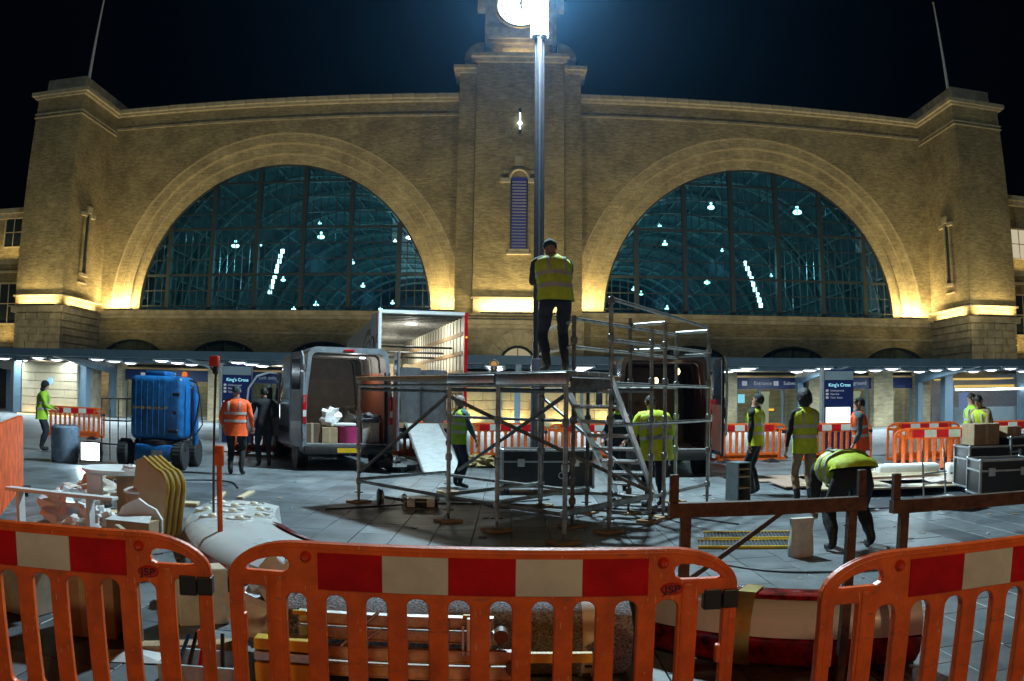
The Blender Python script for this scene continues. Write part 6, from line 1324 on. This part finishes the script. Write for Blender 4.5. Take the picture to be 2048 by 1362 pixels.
# ---- left side clutter
t = thing('stand_lamp', 'thin black stand with a small red lamp head left of the orange jacket worker', 'stand', (-3.43, 8.2, 0))
part('pole', MB().tube((0, 0, 0), (0.03, 0, 1.86), 0.014, n=8), black_pl, t, True); part('red_head', MB().bbox(-0.04, 0.06, -0.04, 0.04, 1.88, 1.99, 0.012), badge_m, t, True); b = MB(); b.tube((0.02, 0, 1.8), (-0.05, 0, 1.90), 0.01, n=6); b.bbox(0.0, 0.05, -0.025, 0.025, 1.80, 1.88, 0.006); part('knuckle', b, black_pl, t)
for k in range(3): part('leg', MB().tube((0, 0, 0.35), (0.30*cos(2.1*k+.4), 0.30*sin(2.1*k+.4), 0.01), 0.010, n=6), black_pl, t, True)
t = thing('marker_post', 'slim orange marker post standing behind the gap between the front barriers', 'post', (-3.00, 7.25, 0)); part('post', MB().tube((0, 0, 0.05), (0, 0, 1.02), 0.026, n=10), orange_d, t, True); part('post_head', MB().bbox(-0.045, 0.045, -0.03, 0.03, 0.93, 1.12, 0.015), orange_d, t, True); part('base', MB().lathe([(0.16, 0), (0.15, 0.04), (0.04, 0.07), (0, 0.07)], n=18), black_m, t, True)
for i in range(4):
    t = thing('folded_table', 'beige round-cornered table top leaning in a row, %s' % ['nearest the camera', 'second from the front', 'third from the front', 'rearmost'][i], 'table', (-4.62+i*0.040, 8.55+i*0.066, 0), -0.53, 'beige table tops leaning in a row')
    n8 = 8; w, h = 0.66, 0.86; pl = [(0, 0.02)]+[(w-0.10+0.10*cos(a), 0.10+0.10*sin(a)) for a in [-pi/2+pi/2*k/n8 for k in range(n8+1)]]+[(w-0.22+0.22*cos(a), h-0.22-0.12+0.22*sin(a)) for a in [pi/2*k/n8 for k in range(n8+1)]]+[(0.12, h), (0, h-0.04)]
    b = MB(); b.prism(pl, -0.022, 0.022); o = part('table_top', b, beige_tab, t, rot=(-0.16, 0, 0)); part('edge_band', MB().path([(x, 0, z) for x, z in pl[1:-1]], 0.026, 6), M('edge_band_tan', (0.42, 0.28, 0.07), 0.4) if 'edge_band_tan' not in bpy.data.materials else bpy.data.materials['edge_band_tan'], t, True, rot=(-0.16, 0, 0))
    part('folding_leg', MB().path([(0.15, 0.05, 0.1), (0.15, 0.05, 0.6), (0.45, 0.05, 0.6), (0.45, 0.05, 0.1)], 0.012, 6), galv_dark, t, True, rot=(-0.16, 0, 0))
t = thing('white_side_table', 'white round tray table with a panel leg in the left clutter', 'table', (-5.05, 9.1, 0)); part('tray', MB().lathe([(0.0, 0.60), (0.42, 0.60), (0.47, 0.63), (0.48, 0.66), (0.45, 0.645), (0.40, 0.625), (0, 0.62)], n=32), white_pl, t, True); part('panel_leg', MB().bbox(-0.30, -0.08, -0.30, -0.26, 0.0, 0.60, 0.01), white_pt, t); part('cross_panel', MB().bbox(-0.02, 0.35, -0.02, 0.02, 0, 0.598, 0.01), card, t)
heap('cloth_bundle', 'small crumpled white cloth on the white round tray', 'cloth', (-4.80, 8.95, 0.626), (0.10, 0.08, 0.05), white_pl, 41)
t = thing('lidded_pot', 'white round lidded tub with brown sides in the left clutter', 'tub', (-4.55, 8.7, 0)); part('tub', MB().lathe([(0.15, 0), (0.17, 0.25), (0.175, 0.42), (0.15, 0.43), (0, 0.43)], n=24), card, t, True); part('lid', MB().lathe([(0.19, 0.431), (0.20, 0.46), (0.14, 0.49), (0.03, 0.50), (0.02, 0.53), (0, 0.53)], n=24), white_pl, t, True)
b = MB(); pl = [(-0.26, 0), (0.26, 0), (0.27, 0.30), (0.20, 0.40), (0.10, 0.44), (0.0, 0.50), (-0.12, 0.45), (-0.20, 0.40), (-0.27, 0.28)]; b.prism(pl, -0.02, 0.02); t = thing('scalloped_box', 'white box with a wavy-topped panel and open flap in the left clutter', 'box', (-4.10, 7.75, 0)); part('wavy_panel', b, white_pt, t); part('side', MB().box(-0.25, 0.25, -0.30, -0.022, 0, 0.30), card, t); part('flap', MB().add([(-0.26, -0.31, 0.301), (0.26, -0.31, 0.301), (0.16, -0.02, 0.345), (-0.30, -0.02, 0.31)], [(0, 1, 2, 3)]), white_pt, t)
single('white_shelf_board', MB().bbox(-0.75, 0.62, -0.07, 0.07, 0.55, 0.585, 0.004, seg=1).box(0.30, 0.34, -0.06, 0.06, 0, 0.549).box(-0.6, -0.56, -0.06, 0.06, 0, 0.549), white_pt, 'long white bench board on thin legs at the left edge behind the barrier', 'bench', (-4.80, 7.35, -0.04), 0.0)
single('beige_tray', MB().lathe([(0, 0.0), (0.20, 0.0), (0.26, 0.12), (0.27, 0.13), (0.25, 0.13), (0.19, 0.02), (0, 0.02)], n=20), pale_wood, 'beige shallow tray resting behind the white round table', 'tray', (-5.7, 10.4, 0.42), smooth=True)
single('low_pallet', MB().box(-0.5, 0.5, -0.4, 0.4, 0.30, 0.34).box(-0.5, -0.42, -0.4, 0.4, 0, 0.299).box(0.42, 0.5, -0.4, 0.4, 0, 0.299).box(-0.04, 0.04, -0.4, 0.4, 0, 0.299), pale_wood, 'low pale wooden stand behind the white table', 'stand', (-6.0, 11.3, 0), 0.1)
single('beige_carton', MB().bbox(-0.4, 0.4, -0.3, 0.3, 0, 0.28, 0.01, seg=1), pale_wood, 'wide pale carton on the ground in front of the blue lift', 'box', (-6.4, 12.6, 0), 0.3)
t = thing('flood_work_light', 'glaring white square floodlight on the ground at left beyond the white table', 'floodlight', (-9.1, 15.6, 0), 0.15); part('housing', MB().bbox(-0.24, 0.24, -0.06, 0.10, 0.08, 0.50, 0.02), black_pl, t); part('lens', MB().box(-0.21, 0.21, -0.068, -0.061, 0.11, 0.47), E_COOL, t); part('stand', MB().path([(-0.28, 0, 0.3), (-0.28, -0.1, 0.015), (0.28, -0.1, 0.015), (0.28, 0, 0.3)], 0.014, 6), galv_dark, t, True)
light('AREA', (-9.1, 15.45, 0.3), 22, COOL, 0.4, 0.35, target=(-8.6, 12, 0.1), name='flood_work_beam')
single('clear_drum', MB().lathe([(0.30, 0), (0.33, 0.05), (0.33, 0.75), (0.28, 0.80), (0.26, 0.80), (0.30, 0.74), (0.30, 0.05)], n=24), M('translucent_blue_plastic', (0.20, 0.27, 0.36), 0.25), 'translucent bluish plastic drum beside the glaring floodlight', 'drum', (-9.9, 15.8, 0), smooth=True)
for i, (x, y, rz, ln, l) in enumerate(((-4.75, 12.0, 0.25, 1.0, 'pale timber batten lying by the table tops, left one'), (-4.45, 12.4, 0.1, 0.9, 'pale timber batten nearest the orange post'), (-3.9, 11.0, -0.2, 0.8, 'short timber batten in front of the orange jacket worker'))):
    single('timber_batten', MB().bbox(-0.05, 0.05, -ln/2, ln/2, 0.001, 0.04, 0.004, seg=1), pale_wood, l, 'batten', (x, y, 0), rz, 'timber battens on the ground')
# giant curved display pieces in pearl white and red
def segment(label, center, R0, a0, a1, prof, rz=0.0, straps=()):
    t = thing('curved_display_piece', label, 'display piece', center, rz, 'curved pearl and red display pieces'); n = 36
    def sweep(pr, grow=0.0):
        rings = []
        for i in range(n+1):
            a = a0+(a1-a0)*i/n; rings.append([((R0+p+grow*0)*cos(a), (R0+p)*sin(a), z) for p, z in pr])
        return rings
    for nm, pr, m in prof: part(nm, MB().loft(sweep(pr)), m, t, True, ang=50)
    for sa in straps:
        rings = []
        for i in range(4):
            a = sa+0.035*(i-1.5)/1.5*0.5*1.6; rings.append([((R0+p)*cos(a), (R0+p)*sin(a), z) for p, z in [(0.004, 0.02), (-0.012-0.0, 0.02), (-0.075, 0.17), (-0.055, 0.34), (0.02, 0.442), (0.16, 0.462), (0.16, 0.452), (0.03, 0.432), (-0.04, 0.34), (-0.06, 0.17)]])
        part('gold_strap', MB().loft(rings), gold_m, t, True)
    return t
# profile radial offset p (outwards +), height z ; camera sees the side facing -p
PROF = [('red_base', [(0.0, 0.03), (-0.05, 0.10), (-0.062, 0.20), (-0.045, 0.215), (0.10, 0.215), (0.10, 0.03)], shiny_red),
        ('pearl_shell', [(-0.060, 0.216), (-0.048, 0.32), (-0.005, 0.40), (0.05, 0.43), (0.20, 0.43), (0.20, 0.216)], pearl),
        ('red_rim', [(0.03, 0.431), (0.04, 0.452), (0.10, 0.458), (0.22, 0.455), (0.22, 0.431)], shiny_red),
        ('dark_plinth', [(0.02, 0.002), (0.02, 0.03), (0.16, 0.03), (0.16, 0.002)], black_m)]
RC, RR = (2.2, 6.38), 2.10
segment('big curved piece with pearl white side, red base and gold strap behind the right barriers', (RC[0], RC[1], 0), RR, radians(203), radians(267), [(n_, [(-p, z) for p, z in pr][::-1], m) for n_, pr, m in PROF])
rings = []
for a in (radians(235.6), radians(237.2), radians(238.8)):
    rings.append([(RC[0]+(RR+p)*cos(a), RC[1]+(RR+p)*sin(a), z) for p, z in [(0.02, 0.02), (0.066, 0.10), (0.078, 0.20), (0.064, 0.33), (0.018, 0.415), (-0.03, 0.466), (-0.22, 0.468), (-0.22, 0.461), (-0.03, 0.46), (0.01, 0.41), (0.056, 0.32), (0.07, 0.2), (0.058, 0.1), (0.01, 0.02)]])
single('gold_band', MB().loft(rings), gold_m, 'narrow gold band wrapped over the curved pearl and red piece', 'band', smooth=True)
LC, LR = (1.43, 10.1), 5.0
t = segment('long curved white piece with glossy bulbs and red edges behind the left barrier gap', (LC[0], LC[1], 0), LR, radians(188), radians(233),
    [('grey_base', [(0.46, 0.001), (0.50, 0.06), (-0.48, 0.06), (-0.46, 0.001)], grey_c), ('red_side', [(0.50, 0.061), (0.555, 0.12), (0.53, 0.20), (0.44, 0.20), (0.44, 0.061)], shiny_red),
     ('pearl_top', [(0.53, 0.201), (0.47, 0.27), (0.30, 0.315), (0.0, 0.33), (-0.30, 0.315), (-0.47, 0.28), (-0.50, 0.061), (0.40, 0.15), (0.44, 0.201)], pearl)])
rings = []
for i in range(19):
    a = radians(207+26*i/18); rings.append([(LC_x, LC_y, z) for LC_x, LC_y, z in [((LR+p)*cos(a), (LR+p)*sin(a), z) for p, z in [(-0.36, 0.325), (-0.47, 0.295), (-0.54, 0.20), (-0.54, 0.06), (-0.505, 0.06), (-0.505, 0.20), (-0.45, 0.27)]]])
part('red_rim', MB().loft(rings), shiny_red, t, True)
gb_ = M('glossy_bulb', (0.80, 0.76, 0.60), 0.06, var=0.05, coat=1.0)
for k, (da, dr) in enumerate([(190.5, -0.2), (190.0, 0.2), (193.5, 0.0), (195.0, -0.3), (196.0, 0.3), (198.5, 0.0), (201.0, -0.28), (202.0, 0.22), (204.5, -0.05)]):
    a = radians(da); x_, y_ = (LR+dr)*cos(a), (LR+dr)*sin(a); zc = 0.325-0.12*abs(dr)**1.5
    part('glossy_bulb', MB().ball((x_, y_, zc), (0.055, 0.055, 0.04), 14, 10), gb_, t, True)
    part('moulded_ring', MB().path([(x_+0.13*cos(q), y_+0.13*sin(q), zc-0.004) for q in [2*pi*j/24 for j in range(24)]], 0.022, 6, closed=True), pearl, t, True)

# ================================================================== FOREGROUND HEAP behind the centre barrier
cr = thing('felt_roll', 'thick roll of speckled grey felt lying behind the centre barrier', 'felt roll', (-0.62, 4.62, 0.235), 0.03)
b = MB(); rings = []
for i in range(37):
    x = -0.98+1.96*i/36; rings.append([(x+0.01*noise.noise(Vector((k*.5, i*.3, 0))), (0.232+0.016*noise.noise(Vector((cos(a)*1.5, sin(a)*1.5, x*3))))*cos(a)*1.06, (0.232+0.016*noise.noise(Vector((cos(a)*1.5, sin(a)*1.5, x*3))))*sin(a)) for k, a in enumerate([2*pi*q/32 for q in range(32)])])
b.loft(rings); part('roll', b, felt, cr, True)
for s_ in (-1, 1):
    sp = MB().path([(s_*0.985, (0.02+0.028*k/6)*cos(k*0.9)*1.1, (0.02+0.028*k/6)*sin(k*0.9)) for k in range(44)], 0.008, 4)
    part('spiral_edge', sp, grey_c, cr)
part('white_tape', MB().lathe([(0.250, 0.70), (0.252, 0.70), (0.252, 0.775), (0.250, 0.775)], axis='X', n=32), white_ref, cr, True)
for k, a in enumerate((-2.3, -2.65, -3.0)): part('printed_mark', MB().box(-0.02, 0.02, -0.001, 0.001, -0.018, 0.018).xf(Matrix.Translation((0.737, 0.2535*cos(a), 0.2535*sin(a))) @ Matrix.Rotation(a+pi/2, 4, 'X')), black_pl, cr)
# step ladder on its side
ld = thing('step_ladder', 'aluminium and orange step ladder folded on its side in front of the felt roll', 'ladder', (-0.98, 4.22, 0), 0.02)
def channel(x0, x1, y, z, h, m, nm='stile'):
    b = MB(); b.box(x0, x1, y-0.004, y+0.004, z-h/2, z+h/2); b.box(x0, x1, y-0.022, y+0.03, z+h/2, z+h/2+0.005); b.box(x0, x1, y-0.022, y+0.03, z-h/2-0.005, z-h/2); return part(nm, b, m, ld)
ld_b = M('aged_beige_alloy', (0.58, 0.57, 0.53), 0.45, 0.4, var=0.3, scale=16); channel(-0.46, 0.58, 0.0, 0.415, 0.060, ld_b, 'stile'); channel(-0.46, 0.60, 0.0, 0.335, 0.055, ld_b, 'stile')
s1 = channel(-0.52, 0.70, -0.06, 0.245, 0.060, fibre, 'stile'); s2 = channel(-0.56, 0.72, -0.06, 0.150, 0.065, fibre, 'stile')
for k in range(5): part('tread', MB().bbox(-0.38+k*0.22, -0.31+k*0.22, -0.025, 0.06, 0.10, 0.44, 0.005, seg=1), alu, ld, label=None)
part('stay_bar', MB().tube((-0.22, -0.075, 0.28), (-0.02, -0.03, 0.47), 0.010, n=8), alu, ld, True); part('stay_bar', MB().tube((-0.14, -0.06, 0.28), (0.0, -0.03, 0.38), 0.007, n=8), alu, ld, True)
part('spreader', MB().bbox(0.44, 0.475, -0.075, -0.045, 0.25, 0.46, 0.006), alu, ld); part('spreader', MB().bbox(0.415, 0.43, -0.07, -0.05, 0.25, 0.42, 0.004), alu, ld)
b = MB(); b.tube((0.69, -0.10, 0.19), (0.69, 0.02, 0.19), 0.045, n=18); part('hinge_disc', b, M('brown_hinge', (0.13, 0.055, 0.03), 0.5), ld, True); b = MB(); b.tube((0.62, -0.07, 0.36), (0.62, 0.02, 0.36), 0.038, n=18); part('hinge_disc', b, bpy.data.materials['brown_hinge'], ld, True)
b = MB(); b.tube((-0.53, -0.10, 0.22), (-0.53, 0.0, 0.22), 0.040, n=18); part('end_cap', b, bpy.data.materials['brown_hinge'], ld, True)
for x, z in ((-0.30, 0.247), (0.10, 0.247), (0.30, 0.155), (-0.05, 0.155)): part('label_sticker', MB().box(x-0.05, x+0.05, -0.0665, -0.0645, z-0.02, z+0.02), M('aged_label', (0.50, 0.33, 0.14), 0.6) if 'aged_label' not in bpy.data.materials else bpy.data.materials['aged_label'], ld)
for x, z in ((-0.45, 0.44), (0.46, 0.455), (0.46, 0.275), (0.10, 0.275)): part('yellow_clip', MB().bbox(x-0.04, x+0.04, -0.03, 0.0, z-0.012, z+0.012, 0.005), yellow_pl, ld)
t = thing('yellow_trestle', 'yellow and grey folding work step standing between the ladder and the left barrier', 'step', (-1.42, 4.05, 0), 0.05); part('top_bar', MB().bbox(-0.22, 0.16, -0.05, 0.05, 0.27, 0.335, 0.008), yellow_pl, t); part('mid_bar', MB().bbox(-0.22, 0.14, -0.05, 0.05, 0.21, 0.262, 0.006), alu, t); part('lower_bar', MB().bbox(-0.22, 0.16, -0.055, 0.055, 0.09, 0.20, 0.008), yellow_pl, t)
for x in (-0.19, 0.12): part('leg', MB().bbox(x-0.02, x+0.02, -0.06, 0.06, 0, 0.088, 0.005), black_pl, t)
single('yellow_spirit_level', MB().bbox(0.0, 0.42, -0.02, 0.02, 0.0, 0.055, 0.004).xf(Matrix.Translation((-0.30, 4.18, 0.215))), yellow_pl, 'yellow box level lying across the felt roll, right of the ladder', 'spirit level')
heap('plastic_bag', 'large crumpled white polythene bag left of the ladder', 'bag', (-1.62, 4.72, 0), (0.30, 0.26, 0.30), plastic_bag, 52, wob=0.8, n=30)
b = MB(); rings = []
for i in range(40):
    x = -1.0+2.1*i/39; rings.append([(x, (0.17+0.07*noise.noise(Vector((cos(a)*2, sin(a)*2, x*5))))*cos(a), 0.24+(0.22+0.07*noise.noise(Vector((cos(a)*2+5, sin(a)*2, x*6))))*sin(a)) for a in [2*pi*q/24 for q in range(24)]])
b.loft(rings); b.v = [(x, y, max(0.001, z)) for x, y, z in b.v]; single('tarpaulin_bundle', b, green_t, 'rumpled green tarpaulin bundle behind the grey felt roll', 'tarpaulin', (-0.62, 5.10, 0.10), smooth=True)
# boxes and boards behind the left barrier
carton('tall brown cardboard box behind the left barrier slats', (-3.05, 4.75, 0), 0.25, 0.42, 0.36, 0.62)
carton('open white-lined cardboard box behind the left barrier, nearest the picture edge', (-3.75, 5.0, 0), -0.2, 0.44, 0.40, 0.50, M('white_board_box', (0.42, 0.39, 0.33), 0.8), open_=True)
single('white_board', MB().bbox(-0.02, 0.02, -0.25, 0.25, 0, 0.72, 0.004, seg=1), M('cream_board', (0.5, 0.47, 0.36), 0.6), 'upright cream board standing against the tall cardboard box', 'board', (-2.72, 4.7, 0), 0.7)
carton('small flattened carton leaning behind the slats left of the gap', (-2.45, 5.3, 0), 0.6, 0.36, 0.22, 0.40, pale_wood)
single('wood_offcut', MB().bbox(-0.35, 0.35, -0.06, 0.06, 0.002, 0.06, 0.004, seg=1), timber, 'timber offcut lying on the paving behind the left barrier', 'offcut', (-2.3, 4.6, 0), 0.5)
t = thing('tool_tote', 'grey tote tray full of tools behind the left barrier near the gap', 'tool tray', (-1.98, 4.1, 0), 0.15); part('tray', MB().box(-0.22, 0.22, -0.16, 0.16, 0, 0.02).box(-0.22, -0.2, -0.16, 0.16, 0.021, 0.15).box(0.2, 0.22, -0.16, 0.16, 0.021, 0.15).box(-0.199, 0.199, -0.16, -0.14, 0.021, 0.15).box(-0.199, 0.199, 0.14, 0.16, 0.021, 0.15), alu_dull, t)
for k in range(5): part('tool', MB().tube((-0.15+k*0.07, -0.1, 0.05), (-0.10+k*0.05, 0.12, 0.24+0.02*(k % 3)), 0.012, n=6), (blue_pt, black_pl, tail_red, alu, black_pl)[k], t, True)
single('white_paper', MB().add([(-0.2, -0.1, 0.004), (0.2, -0.14, 0.01), (0.24, 0.12, 0.02), (-0.16, 0.13, 0.006), (0, 0, 0.05)], [(0, 1, 4), (1, 2, 4), (2, 3, 4), (3, 0, 4)]), white_pt, 'crumpled white paper sheet on the paving behind the left barrier', 'paper', (-2.55, 4.35, 0), 0.4)

# small litter and offcuts scattered over the paving
b = MB(); rl = random.Random(11)
for k in range(170):
    x = rl.uniform(-6, 8); y = rl.uniform(4.5, 17); w = rl.uniform(0.01, 0.05); d = rl.uniform(0.006, 0.03); h = rl.uniform(0.002, 0.012)
    b.box(-w, w, -d, d, 0.001, 0.001+h, mi=rl.randrange(4), mat=Matrix.Translation((x, y, 0)) @ Matrix.Rotation(rl.uniform(0, 3), 4, 'Z'))
struct('litter', b, [timber, white_pt, black_pl, card], 'stuff')

# loose bags and boards heaped in the left clutter
for (x, y, r, m, sd, nm, cat, l) in ((-5.35, 8.35, (0.34, 0.26, 0.22), plastic_bag, 61, 'plastic_bag', 'bag', 'big crumpled white bag under the white bench board at left'),
        (-4.72, 7.85, (0.26, 0.22, 0.17), white_pl, 62, 'dust_sheet', 'cloth', 'crumpled white dust sheet beside the scalloped white box'),
        (-5.95, 9.9, (0.42, 0.30, 0.20), sack, 63, 'rubble_sack', 'sack', 'pale slumped rubble sack behind the white round table'),
        (-3.65, 6.2, (0.28, 0.22, 0.20), plastic_bag, 64, 'plastic_bag', 'bag', 'white crumpled bag behind the left barrier below the table tops'),
        (-2.75, 5.85, (0.20, 0.18, 0.15), grey_c, 65, 'grey_bag', 'bag', 'small grey bag behind the gap between the left and centre barriers')):
    heap(nm, l, cat, (x, y, 0), r, m, sd, wob=0.8, n=26)
for i, (x, y, z, rz, w, d, l) in enumerate(((-5.5, 9.45, 0.0, 0.5, 0.9, 0.3, 'pale board lying flat under the white round table'), (-6.5, 10.8, 0.0, -0.3, 1.0, 0.35, 'pale board lying on the paving left of the beige tray'), (-5.1, 10.9, 0.0, 0.2, 0.8, 0.25, 'narrow pale board between the table tops and the blue lift'))):
    single('loose_board', MB().bbox(-w/2, w/2, -d/2, d/2, 0.002, 0.05, 0.004, seg=1), pale_wood, l, 'board', (x, y, z), rz, 'loose boards in the left clutter')
